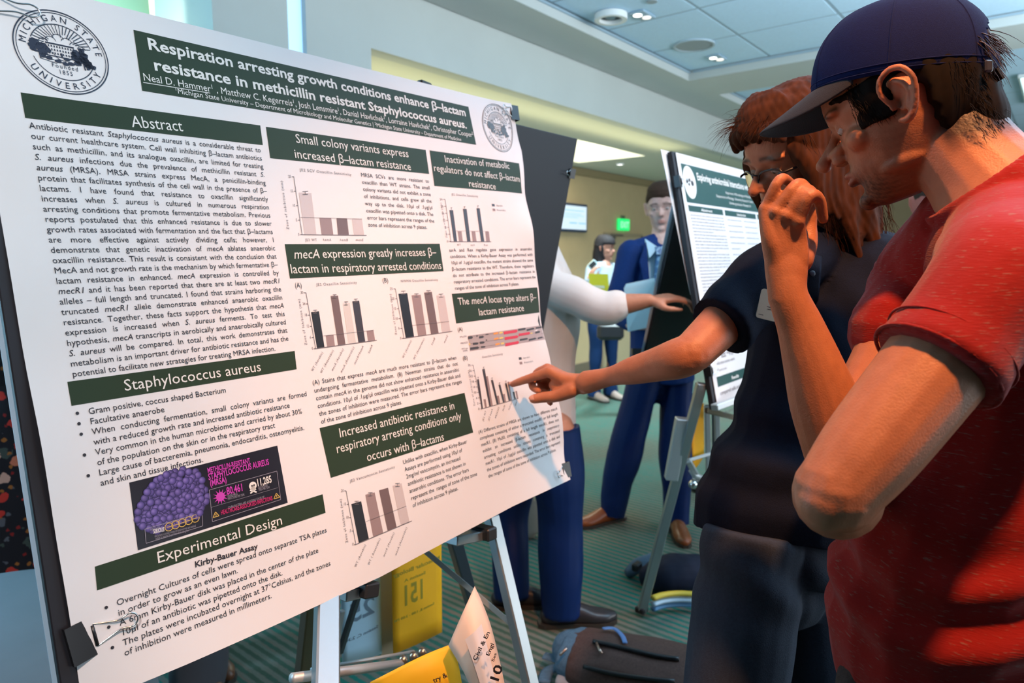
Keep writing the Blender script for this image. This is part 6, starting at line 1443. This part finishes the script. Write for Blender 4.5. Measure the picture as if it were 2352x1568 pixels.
# clips of the main poster
def E_(x, y): q = puv(x, y); return P3([q[0]], [q[1]], -.006)[0], q
clip('large binder clip at the lower left corner of the big poster', P3([puv(168, 1482)[0]], [puv(168, 1482)[1]], -.005)[0], pX*1+pUp*.10, pN, w=.048, L=.024, handle=.047, spread=.9)
clip('binder clip at the upper right corner of the big poster', P3([puv(1180, 262)[0]], [puv(1180, 262)[1]], -.005)[0], -pX+pUp*.05, pN, w=.036, L=.018, handle=.038)
clip('binder clip at the lower right corner of the big poster', P3([puv(1303, 1078)[0]], [puv(1303, 1078)[1]], -.005)[0], -pX, pN, w=.036, L=.018, handle=.034)
clip('binder clip at the upper left corner of the big poster, mostly out of frame', P3([-.012], [-.035])[0]-pN*.005, pX*1-pUp*.08, pN, w=.042, L=.024, handle=.056)
# black knob of the easel mast above the poster
kq = onY(975, 190, 1.14)
# ---- aluminium easel carrying the big poster
def hollow(b, a, e, w, t_, side): b.bar(a, e, w, t_, side=side, bev=.003)
ez = thing('easel', 'aluminium A-frame easel under the big poster with black-ended trays', 'easel', (.9, 1.15, 0), 'aluminium easels')
def leg(name, pts, w, th, side, par, m=m_alu):
    b = MB(); b.bar(pts[0], pts[1], w, th, side=side, bev=.003); o = b.build(name, m, par)
    f_ = MB(); f_.box(np.array([pts[1][0], pts[1][1], pts[1][2]])+(0, 0, .012), (w*1.25, th*1.5, .026), bev=.004); f_.build('rubber_foot', m_dark, o); return o
def ground(p_top, p_low):   # extend a line to the floor
    a = np.array(p_top); e = np.array(p_low); d = e-a; return a+d*((a[2]-.0)/(-d[2]))
# front legs
A1 = onY(752, 1330, .93); A2 = onY(748, 1568, .80); leg('leg', (A1+unit(A1-A2)*.0, ground(A1, A2)), .036, .030, pX, ez)
b = MB(); b.bar(A1, A1+unit(A1-A2)*.75, .030, .022, side=pX, bev=.003); b.build('mast', m_alu, ez)
B1 = onY(1128, 1185, 1.00); B2 = onY(1218, 1568, .86); leg('leg', (B1, ground(B1, B2)), .032, .026, pX, ez)
# rear legs
R1 = onY(716, 1370, 1.22); R2 = onY(694, 1568, 1.32); leg('leg', (R1, ground(R1, R2)), .034, .026, pX, ez, mat('bronze_aluminium', (0.20, 0.155, 0.10), .4, .8))
S1 = onY(1036, 1215, 1.10); S2 = onY(1095, 1420, 1.18); leg('leg', (S1, ground(S1, S2)), .034, .024, pX, ez, mat('dark_aluminium', (0.12, 0.14, 0.17), .4, .8))
b = MB(); b.bar(onY(968, 1258, 1.12), onY(1180, 1437, .96), .012, .004, side=cU); b.build('brace', m_alu2, ez)
b = MB(); b.bar(onY(1182, 1440, .955), onY(1187, 1430, .955), .012, .012, side=cU); b.build('brace_bolt', m_wire, ez)
for (x0, y0, x1, y1, Y, w) in ((671, 1557, 925, 1523, .88, .016), (715, 1537, 950, 1496, 1.02, .007)):
    b = MB(); b.tube([onY(x0, y0, Y), onY(x1, y1, Y+.02)], w/2, seg=12); b.build('cross_bar', m_alu2, ez, smooth=True)
b = MB()
for x, y in ((926, 1516), (950, 1508), (970, 1498)): b.ball(onY(x, y, .90), (.008, .010, .010), seg=12)
b.build('wing_nut', mat('brass_nut', (0.40, 0.30, 0.22), .3, .9), ez, smooth=True)
b = MB(); b.bar(onY(785, 1400, 1.05), onY(773, 1470, 1.05), .014, .010, side=pX, bev=.003); b.build('hinge_plate', m_alu2, ez)
b = MB(); b.bar(onY(822, 1368, 1.16), onY(780, 1500, 1.22), .016, .012, side=pX, bev=.003); b.build('strut', mat('dark_aluminium', (0.12, 0.14, 0.17)), ez)
# ledges that hold the board, black plastic ends
for (x0, y0, x1, y1, cx0, cy0, cx1, cy1) in ((775, 1368, 817, 1356, 818, 1352, 851, 1346), (1030, 1244, 1102, 1228, 1100, 1226, 1122, 1218)):
    b = MB(); b.bar(onY(x0, y0-6, .93), onY(x1, y1-4, .93), .020, .05, side=cU, bev=.002); o = b.build('ledge', m_alu, ez)
    b = MB(); b.bar(onY(cx0, cy0, .915), onY(cx1, cy1, .915), .026, .052, side=cU, bev=.003); b.build('ledge_end', m_dark, o)
b = MB(); b.bar(kq+(-.02, 0, -.20), kq+(0, 0, .002), .034, .018, side=pX, bev=.003); b.build('mast_tip', m_dark, ez)
# ---- yellow and blue number cards hanging behind
def card(name, label, px, Y, mat_, lines, mirror=True, th=.0008, par=None, cat='card'):
    P = [onY(x, y, Y+dy) for x, y, dy in px]; c_ = sum(P)/4; t = thing(name, label, cat, c_, 'numbered session cards'); n_ = unit(np.cross(P[1]-P[0], P[3]-P[0])); n_ = n_ if n_@cF < 0 else -n_
    nv_ = 8; G_ = []
    for i in range(nv_):
        for j in range(nv_):
            s_, t_ = i/(nv_-1), j/(nv_-1); G_.append((P[0]*(1-s_)+P[1]*s_)*(1-t_)+(P[3]*(1-s_)+P[2]*s_)*t_+n_*.004*math.sin(s_*PI))
    o = obj('sheet', G_, grid_faces(nv_, nv_), mat_, t, smooth=True); md = o.modifiers.new('thick', 'SOLIDIFY'); md.thickness = th
    ex = unit(P[1]-P[0]); W_ = np.linalg.norm(P[1]-P[0]); ey = unit(P[0]-P[3]); H_ = np.linalg.norm(P[0]-P[3])
    for s_, u0, v0, wf, cap, bold, mt in lines:
        V_, F_, w = layout(s_, bold); k = wf*W_/w; X_ = V_[:, 0]*k; X_ = (W_*(u0+wf)-X_) if mirror else (W_*u0+X_); Y_ = V_[:, 1]*cap
        s1 = X_/W_; q_ = P[3]+np.outer(X_, ex)+np.outer(v0*H_+Y_, ey)+np.outer(.004*np.sin(s1*PI)+.0012, n_); obj('lettering', q_, F_, mt, o)
    return t
m_ych = mat('show_through_dark', (0.34, 0.24, 0.01), .6); m_bch = mat('show_through_blue', (0.16, 0.24, 0.32), .6)
card('number_card', 'yellow card with mirrored number 151 hanging behind the big poster', [(898, 1235, 0), (1013, 1195, 0), (1015, 1451, 0), (903, 1502, 0)], 1.36, mat('yellow_card', (1.0, 0.44, 0.0), .6), [('Molecular Biology', .02, .66, .94, .011, True, m_ych), ('Session A', .22, .585, .42, .008, True, m_ych), ('151', .17, .38, .46, .056, True, m_ych), ('Session B, 1:00 - 3:00 PM', .02, .27, .80, .007, True, m_ych)])
card('number_card', 'pale blue card with mirrored number 25 hanging beside the yellow card', [(782, 1300, .02), (872, 1265, .0), (877, 1500, 0), (786, 1528, .02)], 1.40, mat('pale_blue_card', (0.50, 0.72, 0.86), .6), [('25', .16, .40, .68, .050, True, m_bch), ('Session C, 2:30', .08, .22, .85, .008, True, m_bch)])
t = thing('card_backing', 'narrow beige strip between the blue and yellow cards', 'card', onY(885, 1400, 1.42)); b = MB(); b.plate([onY(868, 1290, 1.43), onY(902, 1270, 1.43), onY(906, 1500, 1.43), onY(876, 1520, 1.43)], (0, .002, 0)); b.build('sheet', mat('beige_card', (0.36, 0.30, 0.20), .7), t)
# front cards, curling forward in the warm light
def sheet_px(name, label, grid, m_, cat='card', group='numbered session cards'):
    """curved sheet from a grid of (px, py, depth)"""
    G_ = np.array([[at(*p) for p in r] for r in grid]); R_ = np.array([smoothpath(r, 4) for r in G_]); C2 = np.array([smoothpath(R_[:, j], 4) for j in range(R_.shape[1])])
    nu, nv = C2.shape[:2]; t = thing(name, label, cat, C2.reshape(-1, 3).mean(0), group); o = obj('sheet', C2.reshape(-1, 3), grid_faces(nu, nv), m_, t, smooth=True); md = o.modifiers.new('thick', 'SOLIDIFY'); md.thickness = .0006; return t, o
t, o = sheet_px('number_card', 'orange-yellow card curling forward at the bottom of the frame reading try &', [[(1038, 1478, 1.16), (1052, 1522, 1.15), (1066, 1600, 1.14)], [(965, 1508, 1.13), (980, 1545, 1.12), (990, 1620, 1.12)], [(850, 1566, 1.12), (862, 1600, 1.12), (870, 1660, 1.12)]], mat('orange_card', (0.85, 0.48, 0.01), .6))
def decal(par, s_, a, e, cap_px, m_, dpt, bold=True):
    """lettering along a->e (pixels, depth) on a card"""
    A_ = at(*a, dpt[0]); E2 = at(*e, dpt[1]); d = unit(E2-A_); V_, F_, w = layout(s_, bold); up2 = unit(cU-d*(cU@d)); k = np.linalg.norm(E2-A_)/w; cp = cap_px*dpt[0]/FPX
    obj('lettering', A_+np.outer(V_[:, 0]*k, d)+np.outer(V_[:, 1]*cp, up2), F_, m_, par)
decal(o, 'try &', (997, 1568), (1028, 1554), 11, m_ink, (1.105, 1.105))
t, o = sheet_px('number_card', 'white card with peach border reading Civil and Environmental Engineering, curling up at its corner', [[(1090, 1346, 1.17), (1108, 1385, 1.15), (1128, 1440, 1.13), (1148, 1520, 1.12), (1165, 1600, 1.11)], [(1066, 1400, 1.13), (1085, 1440, 1.11), (1100, 1490, 1.10), (1115, 1550, 1.10), (1130, 1620, 1.10)], [(1030, 1482, 1.12), (1050, 1515, 1.11), (1068, 1548, 1.10), (1085, 1590, 1.10), (1100, 1640, 1.10)]], mat('peach_card', (0.80, 0.62, 0.50), .6))
G_ = [[(1106, 1432, 1.100), (1128, 1520, 1.088), (1146, 1600, 1.080)], [(1090, 1450, 1.085), (1108, 1520, 1.076), (1126, 1600, 1.07)], [(1068, 1468, 1.085), (1090, 1530, 1.076), (1112, 1600, 1.07)]]
q = np.array([[at(*p) for p in r] for r in G_]); R_ = np.array([smoothpath(r, 4) for r in q]); C2 = np.array([smoothpath(R_[:, j], 4) for j in range(R_.shape[1])]); o2 = obj('white_panel', C2.reshape(-1, 3), grid_faces(*C2.shape[:2]), mat('white_print', (0.78, 0.74, 0.76), .6), o, smooth=True)
def decal_r(par, s_, a, e, w_px, m_, dpt):
    A_ = at(*a, dpt); E2 = at(*e, dpt); d = unit(E2-A_); V_, F_, w = layout(s_, True); up2 = np.cross(cF*-1, d); up2 = unit(up2 if up2@cU > 0 else -up2); k = np.linalg.norm(E2-A_)/w; obj('lettering', A_+np.outer(V_[:, 0]*k, d)+np.outer(V_[:, 1]*w_px*dpt/FPX, up2), F_, m_, par)
decal_r(o, 'Civil & En', (1093, 1518), (1126, 1452), 9, m_ink, 1.062); decal_r(o, 'Engi', (1123, 1507), (1135, 1478), 8, m_ink, 1.062); decal_r(o, 'Ses', (1134, 1520), (1141, 1500), 6, m_ink, 1.06); decal_r(o, '10', (1142, 1572), (1156, 1530), 20, m_ink, 1.06)

# ------------------------------------------------------------------ second easel with the green-titled poster
dq = 2.39; qO = at(1552, 350, dq)
def q_uv(x, y):
    r = ray(x, y); p = cC+r*((qO-cC)@pN)/(r@pN)-qO; return np.array([p[0], p@pUp])
def Q3(u, v, off=0): return qO+pX*u+pUp*v+pN*off
hh = -q_uv(1634, 942)[1]; W2 = 1.05
rp = thing('research_poster', 'white poster with dark green title band on the second easel behind the navy polo', 'poster', Q3(.5, -.5))
b = MB(); b.plate([Q3(0, 0), Q3(W2, 0), Q3(W2, -hh), Q3(0, -hh)], -pN*.001); sh2 = b.build('sheet', m_paper, rp)
m_dg = mat('dark_green_print', (0.014, 0.065, 0.058), .45)
def qrect(b, u0, v0, u1, v1, off=.0006): b.quad([Q3(u0, v0, off), Q3(u1, v0, off), Q3(u1, v1, off), Q3(u0, v1, off)])
def qtext(b, s_, u0, v0, w_, cap, bold=False, off=.0012):
    V_, F_, w = layout(s_, bold); k = w_/w; b.add(np.array([Q3(x*k+u0, y*cap+v0, off) for x, y in V_]), F_)
b = MB(); qrect(b, .025, -.035, W2-.025, -.175); band = b.build('title_band', m_dg, rp)
b = MB(); qtext(b, 'Exploring antimicrobial interactions within the microbiome', .145, -.085, .78, .026, True); qtext(b, 'Department of Microbiology and Molecular Genetics', .40, -.118, .34, .010); qtext(b, 'Department of Biology, University Research Center, East Lansing', .30, -.138, .50, .010); qtext(b, 'Undergraduate Research', .42, -.158, .24, .010); b.build('title_lettering', m_inkw, band)
b = MB(); a_ = np.arange(28)*2*PI/28; b.add(np.array([Q3(.075+math.cos(t_)*.052, -.100+math.sin(t_)*.060, .0012) for t_ in a_]), [tuple(range(28))]); sl = b.build('seal_disc', m_inkw, band)
b = MB()
for (x, y, r_) in ((.055, -.098, .012), (.095, -.102, .012), (.075, -.092, .008), (.066, -.108, .007)): b.add(np.array([Q3(x+math.cos(t_)*r_, y+math.sin(t_)*r_*.9, .0016) for t_ in a_[::3]]), [tuple(range(10))])
b.build('seal_print', m_ink, sl)
for (u0, u1, v, s_) in ((.03, .34, -.185, 'Abstract'), (.36, .70, -.185, 'Combined Screen Results'), (.72, 1.02, -.185, 'Discussion')):
    b = MB(); qrect(b, u0, v, u1, v-.022); o = b.build('section_band', m_dg, rp); b = MB(); c0 = (u0+u1)/2; qtext(b, s_, c0-.05, v-.017, .10, .010, True); b.build('band_lettering', m_inkw, o)
for (u0, u1, v, s_) in ((.36, .70, -.43, 'Liquid Media Assays'), (.03, .34, -.545, 'Methods'), (.42, .70, -.50, 'Results')): 
    b = MB(); qrect(b, u0, v, u1, v-.04); o = b.build('section_band', m_dg, rp); b = MB(); c0 = (u0+u1)/2; qtext(b, s_, c0-.055, v-.028, .11, .012, True); b.build('band_lettering', m_inkw, o)
v2 = q_uv(1640, 868)[1]; b = MB(); qrect(b, .03, v2, .34, v2-.035); o = b.build('section_band', m_dg, rp); b = MB(); qtext(b, 'Results', .16, v2-.026, .07, .012, True); b.build('band_lettering', m_inkw, o)
rgx = random.Random(4); WDS = 'the growth of strains was measured in media and compared with controls under conditions that promote fermentation while resistance remains stable across plates and samples when cells are cultured with antibiotic at low dose'.split()
def greek(u0, u1, v0, v1, n, cap, name='body_text'):
    b = MB()
    for i in range(n):
        s_ = ' '.join(rgx.choice(WDS) for _ in range(8 if cap < .01 else 4)); qtext(b, s_, u0, v0+(v1-v0)*i/(n-1), (u1-u0)*(1 if i % 6 != 5 else .6), cap)
    b.build(name, m_grey, rp)
greek(.035, .335, -.222, -.530, 27, .0062); greek(.37, .52, -.225, -.41, 9, .0062); greek(.55, .69, -.225, -.41, 9, .0062)
greek(.05, .33, -.61, -.76, 6, .011); greek(.035, .33, v2-.065, v2-.135, 3, .0135)
b = MB()
for k in range(3): qtext(b, ('Sae', 'Tet', 'Protein')[k], .10+.07*k, v2+.062, .045, .009)
qtext(b, 'Controls (only)', .04, v2+.018, .09, .007); b.build('figure_labels', m_grey, rp)
bq = board('display_board', 'black foam board behind the green-titled poster on the second easel', 'board', qO-pX*.022+pUp*.004-pN*.004, pX, pUp, pN, 1.13, hh+.006, .018, m_foam, 'black foam boards on easels')
# board leaning the other way with its sheets
t2O = qO+pX*.245-pN*.03+np.array([0, .04, 0]); t = board('display_board', 'dark board leaning away on the far side of the second easel', 'board', t2O, pX, bUp, bN, 1.15, .90, .010, m_foam, 'black foam boards on easels')
t = thing('rear_poster', 'white poster curling out beyond the far side of the second easel', 'poster', t2O-bUp*.5)
G_ = []
for i in range(5):
    for j in range(12):
        s_ = i/4; v_ = j/11; G_.append(t2O+pX*(-.016+s_*.6)-bUp*(-.004+.88*v_)-bN*(.016+.004*math.sin(v_*5)))
o = obj('sheet', G_, grid_faces(5, 12), m_blue, t, smooth=True); md = o.modifiers.new('thick', 'SOLIDIFY'); md.thickness = .0012
t = thing('rear_poster', 'narrow white sheet edge sticking out left of the second easel board near its top', 'poster', qO-pX*.05-pUp*.1); b = MB(); o_ = -pN*.026
b.plate([qO-pX*.058+pUp*.012+o_, qO+pX*.5+pUp*.012+o_, qO+pX*.5-pUp*.50+o_, qO-pX*.012-pUp*.50+o_], -pN*.001); b.build('sheet', m_paper, t)
clip('binder clip at the upper left corner of the green-titled poster', qO+pX*(-.024)-pUp*.105, pX, pN, w=.040, L=.022, handle=.034)
clip('binder clip at the lower left corner of the green-titled poster', qO+pX*(-.024)-pUp*(hh-.13), pX, pN, w=.034, L=.020, handle=.030)
e2 = thing('easel', 'aluminium A-frame easel of the second poster with long front leg and yellow card', 'easel', (2.7, 1.6, 0), 'aluminium easels')
def bar_px(name, a, e, w, th, m_=m_alu, par=None, foot=False, side=None):
    A_ = at(*a); E2 = at(*e); b = MB(); b.bar(A_, E2, w, th, side=cR if side is None else side, bev=.003); o = b.build(name, m_, par if par is not None else e2)
    if foot: f_ = MB(); f_.box(E2+(0, 0, .010), (w*1.2, w*1.2, .024), bev=.004); f_.build('rubber_foot', m_dark, o)
    return o
ft = hor(1470, 1408, .01); dft = proj(ft)[2]
bar_px('leg', (1612, 880, 2.40), (1473, 1404, dft), .034, .028, foot=True)
bar_px('leg_sleeve', (1567, 960, 2.46), (1541, 1100, 2.52), .046, .034, m_alu2)
bar_px('back_leg', (1606, 880, 2.62), (1574, 1050, 2.66), .030, .02, m_alu2)
g_ = hor(1716, 1300, .01); bar_px('leg', (1695, 900, 2.9), (1716, 1300, proj(g_)[2]), .030, .025)
for x in (1628, 1650): bar_px('back_leg', (x-4, 930, 2.95), (x, 1100, 3.0), .022, .02, m_alu2)
g_ = hor(1660, 1190, .01); bar_px('leg', (1642, 940, 3.0), (1646, 1195, proj(hor(1646, 1195, .01))[2]), .028, .02, mat('dark_aluminium', (0.12, 0.14, 0.17)), foot=True)
bar_px('cross_bar', (1580, 1057, 2.55), (1700, 1022, 2.75), .013, .010, m_alu2, side=cU)
bar_px('cross_bar', (1622, 942, 2.42), (1700, 962, 2.8), .02, .014, mat('bronze_aluminium', (0.2, .155, .1)), side=cU)
bar_px('ledge', (1640, 936, 2.34), (1760, 892, 2.5), .022, .03, m_alu2, side=cU)
bar_px('brace', (1582, 1060, 2.54), (1598, 1088, 2.6), .022, .014, m_alu2)
b = MB(); b.ball(at(1570, 1054, 2.50), .014, seg=12); b.ball(at(1592, 1112, 2.6), .018, seg=12); b.build('wing_nut', m_wire, e2, smooth=True)
b = MB(); b.tube([at(1588, 1078, 2.6), at(1596, 1092, 2.6), at(1616, 1100, 2.62)], .012, seg=8); b.build('hook', m_alu2, e2, smooth=True)
card('number_card', 'plain yellow card hanging between the legs of the second easel', [(1586, 935, 0), (1616, 925, 0), (1617, 1045, 0), (1591, 1082, 0)], proj(at(1600, 1000, 2.55))[2]*0+float(at(1600, 1000, 2.62)[1]), mat('yellow_card', (1.0, 0.44, 0.0)), [])
t = thing('light_panel', 'narrow bright white card standing upright under the second poster', 'card', at(1694, 950, 2.7)); b = MB(); b.box(at(1694, 952, 2.72), (.030, .175, .004), R=np.array([cR, cU, cF]).T); b.build('sheet', mat('bright_white_card', (0.92, 0.95, 0.97), .4), t)
# stool-like castor base glimpsed behind the easel
t = thing('chair_base', 'dark castor and chrome foot of a chair behind the second easel leg', 'chair', hor(1601, 1128, 0)); d_ = proj(hor(1601, 1128, 0))[2]
b = MB(); b.ball(at(1604, 1117, d_), (.05, .05, .045), seg=14); b.build('castor', m_dark, t, smooth=True); b = MB(); b.tube([at(1585, 1050, d_), at(1583, 1095, d_), at(1597, 1108, d_)], .022, seg=10); b.build('foot', m_wire, t, smooth=True)

# ------------------------------------------------------------------ bags on the floor
def blob_px(c, pts, rs, ry=None, up=None, **k): c.limb([np.array(p) for p in pts], rs, ry=ry, up=up, **k)
def flat(x, y, z): return hor(x, y, z)
m_bag = foldmat('brown_backpack', (0.105, 0.058, 0.048), .7, var=.35, vscale=160); m_bagb = foldmat('slate_backpack_side', (0.10, 0.17, 0.24), .7, var=.3, vscale=100)
bp = thing('backpack', 'brown and slate backpack lying on the carpet at the bottom of the frame', 'bag', flat(1420, 1545, 0))
def bx(px, py, z): return hor(px, py, z)
f1 = bx(1318, 1500, .09); f2 = bx(1555, 1560, .10); ax_ = unit((f2-f1)*np.array([1, 1, 0])); sd_ = np.cross((0, 0, 1), ax_)
c = Clay(); c.limb([f1+ax_*.02, f1+ax_*.14, f1+ax_*.30, f1+ax_*.42, f1+ax_*.50], [.12, .145, .15, .14, .10], ry=[.075, .092, .095, .088, .06], up=(0, 0, 1))
V_, F_ = c.fuse(.006, 5); N = vnormals(V_, F_); t_ = (V_-f1)@ax_; V_ = folds(V_, N, .006, 21, 12, 4); V_[:, 2] = np.maximum(V_[:, 2], .004); qobj('body', V_, F_, m_bag, bp)
c = Clay(); c.limb([f1-ax_*.015+sd_*.01, f1+ax_*.05], [.112, .128], ry=[.068, .082], up=(0, 0, 1)); V_, F_ = c.fuse(.006, 5); N = vnormals(V_, F_); V_ = folds(V_, N, .005, 22, 14, 3); V_[:, 2] = np.maximum(V_[:, 2], .004); qobj('side_panel', V_, F_, m_bagb, bp)
def onbag(px, py, lift=.0):
    r = unit(ray(px, py)); ctr0 = f1+ax_*.22
    # intersect with the bag's elliptical tube
    best = None
    for t0 in np.linspace(1.2, 3.2, 400):
        p = cC+r*t0; d = p-f1; a0 = d@ax_; h = d-ax_*a0
        e_ = (h@sd_/.152)**2+(h[2]/.098)**2
        if e_ < 1: return p-r*(.004+lift)
    return cC+r*2.2
P = smoothpath([onbag(x, y) for x, y in ((1362, 1472), (1400, 1480), (1450, 1492), (1510, 1506), (1560, 1513))], 5)
b = MB(); b.tube(P, .0075, seg=8); b.build('zip_band', mat('zip_black', (0.01, 0.01, 0.012), .4), bp, smooth=True)
P = smoothpath([onbag(x, y) for x, y in ((1340, 1530), (1400, 1545), (1470, 1556), (1550, 1564))], 5); b = MB(); b.tube(P, .007, seg=8); b.build('zip_band', mat('zip_black', (0.01, 0.01, 0.012)), bp, smooth=True)
for pts in (((1370, 1476), (1376, 1490), (1382, 1500)), ((1286, 1504), (1296, 1494), (1302, 1488))):
    b = MB(); b.tube([onbag(x, y, .006) for x, y in pts], .0045, seg=6); b.build('zip_pull', mat('zip_brass', (0.50, 0.35, 0.28), .3, .9), bp, smooth=True)
P = smoothpath([onbag(x, y, .006) for x, y in ((1385, 1443), (1410, 1443), (1428, 1458), (1436, 1476))], 5); b = MB(); b.tube(P, .008, seg=8, ry=.003); b.build('piping', mat('piping_blue', (0.10, 0.20, 0.42), .5), bp, smooth=True)
for pts in (((1250, 1505), (1275, 1512), (1300, 1522), (1318, 1530)), ((1248, 1568), (1258, 1542), (1285, 1532), (1325, 1540))):
    b = MB(); P = smoothpath([bx(x, y, .05) for x, y in pts], 5); b.tube(P, .022, seg=8, ry=.006); b.build('strap', m_bagb, bp, smooth=True)
_bx = bx; bx = lambda px, py, z: _bx(px-26, py+16, z)
t = thing('cloth_pouch', 'small pale pink pouch in front of the brown backpack at the bottom edge', 'pouch', bx(1347, 1560, 0)); c = Clay(); c.limb([bx(1326, 1552, .035), bx(1350, 1556, .04), bx(1372, 1562, .03)], [.035, .04, .028]); V_, F_ = c.fuse(.005, 4); N = vnormals(V_, F_); V_ = folds(V_, N, .003, 2, 30, 3); qobj('body', V_, F_, mat('pale_pink_cloth', (0.55, 0.42, 0.40), .8), t)
b = MB(); b.tube(smoothpath([bx(1352, 1545, .08), bx(1372, 1546, .085), bx(1388, 1560, .06)], 4), .006, seg=6); b.build('cord', mat('pale_cord', (0.5, 0.45, 0.35), .8), t, smooth=True)
bx = _bx
# dark bag with striped edge under the second easel
b2 = thing('backpack', 'dark navy bag with a yellow and pale blue striped edge beside the easel leg', 'bag', bx(1520, 1345, 0)); m_nb = foldmat('navy_bag', (0.014, 0.018, 0.035), .7)
c = Clay(); c.limb([bx(1490, 1325, .06), bx(1530, 1320, .07), bx(1600, 1318, .08), bx(1640, 1325, .07)], [.07, .10, .12, .09], ry=[.05, .075, .085, .06], up=(0, 0, 1)); V_, F_ = c.fuse(.007, 4); N = vnormals(V_, F_); V_ = folds(V_, N, .008, 7, 18, 4); V_[:, 2] = np.maximum(V_[:, 2], .004); qobj('body', V_, F_, m_nb, b2)
for k, (cl, y0) in enumerate((((0.70, 0.50, 0.05), 1322), ((0.55, 0.70, 0.85), 1334), ((0.12, 0.28, 0.48), 1344))):
    P = smoothpath([bx(x, y0+dy+18, .085-.025*k)-sd_*.0 for x, dy in ((1500, 6), (1525, -1), (1560, -4), (1600, -2))], 5); P = [p+unit((cC-p)*np.array([1, 1, 0]))*(.10+.004*k) for p in P]
    b = MB(); b.tube(P, .014, seg=8, ry=.010); b.build('trim_band', mat('trim_%d' % k, cl, .6), b2, smooth=True)
c = Clay(); c.limb([bx(1446, 1312, .03), bx(1462, 1300, .05), bx(1480, 1290, .06), bx(1500, 1275, .07)], [.03, .035, .03, .02]); V_, F_ = c.fuse(.006, 3); N = vnormals(V_, F_); V_ = folds(V_, N, .006, 9, 30, 3); qobj('strap_bundle', V_, F_, foldmat('grey_blue_strap', (0.09, 0.14, 0.19), .7), b2)
b = MB(); b.box(bx(1463, 1300, .085), (.05, .03, .035), bev=.006); b.build('buckle', m_dark, b2)
# beige bag between the legs behind the poster
t = thing('tote_bag', 'beige tote bag on the carpet between the legs of the person in white', 'bag', bx(1216, 1237, 0)); c = Clay(); p_ = bx(1216, 1236, .0); c.limb([p_+(0, 0, .04), p_+(0, 0, .14), p_+(0, 0, .20)], [.065, .055, .035], ry=[.04, .035, .02], up=cF); V_, F_ = c.fuse(.006, 4); N = vnormals(V_, F_); V_ = folds(V_, N, .004, 3, 25, 3); V_[:, 2] = np.maximum(V_[:, 2], .003); qobj('body', V_, F_, foldmat('beige_canvas', (0.26, 0.22, 0.18), .8), t)
b = MB(); b.tube(smoothpath([p_+(0, 0, .19), p_+cR*.02+np.array([0, 0, .30]), p_+cR*.04+np.array([0, 0, .19])], 5), .006, seg=6); b.build('handle', foldmat('beige_canvas', (0.26, 0.22, 0.18)), t, smooth=True)
# table with a grey cloth at the lower left
tc_ = np.array([*at(-90, 1500, 1.62)[:2], 0.0]); zt_ = .50
t = thing('round_table', 'round table under a grey cloth at the lower left edge, behind the black board', 'table', tc_)
b = MB(); disc(b, tc_+(0, 0, zt_), .37, .02, seg=48); b.build('tabletop', mat('table_grey', (0.23, 0.26, 0.29), .6), t)
a_ = np.linspace(0, 2*PI, 97)[:-1]; Vt = []
for zz, rr_ in ((zt_+.022, .375), (zt_+.004, .39), (zt_-.15, .395), (zt_-.35, .41), (.01, .43)): Vt += [tc_+np.array([math.cos(q_)*(rr_+(zt_-zz)*.035*math.sin(q_*12)), math.sin(q_)*(rr_+(zt_-zz)*.035*math.sin(q_*12)), zz]) for q_ in a_]
n_ = 96; Ft = [(i*n_+j, i*n_+(j+1) % n_, (i+1)*n_+(j+1) % n_, (i+1)*n_+j) for i in range(4) for j in range(n_)]+[tuple(range(n_))[::-1]]
o = obj('tablecloth', Vt, Ft, mat('grey_cloth', (0.20, 0.235, 0.27), .8, var=.1, vscale=8), None, smooth=True, loc=tc_); tag(o, 'grey cloth hanging to the floor over the round table at the left', 'tablecloth')
bpy.data.objects.remove(_fo)
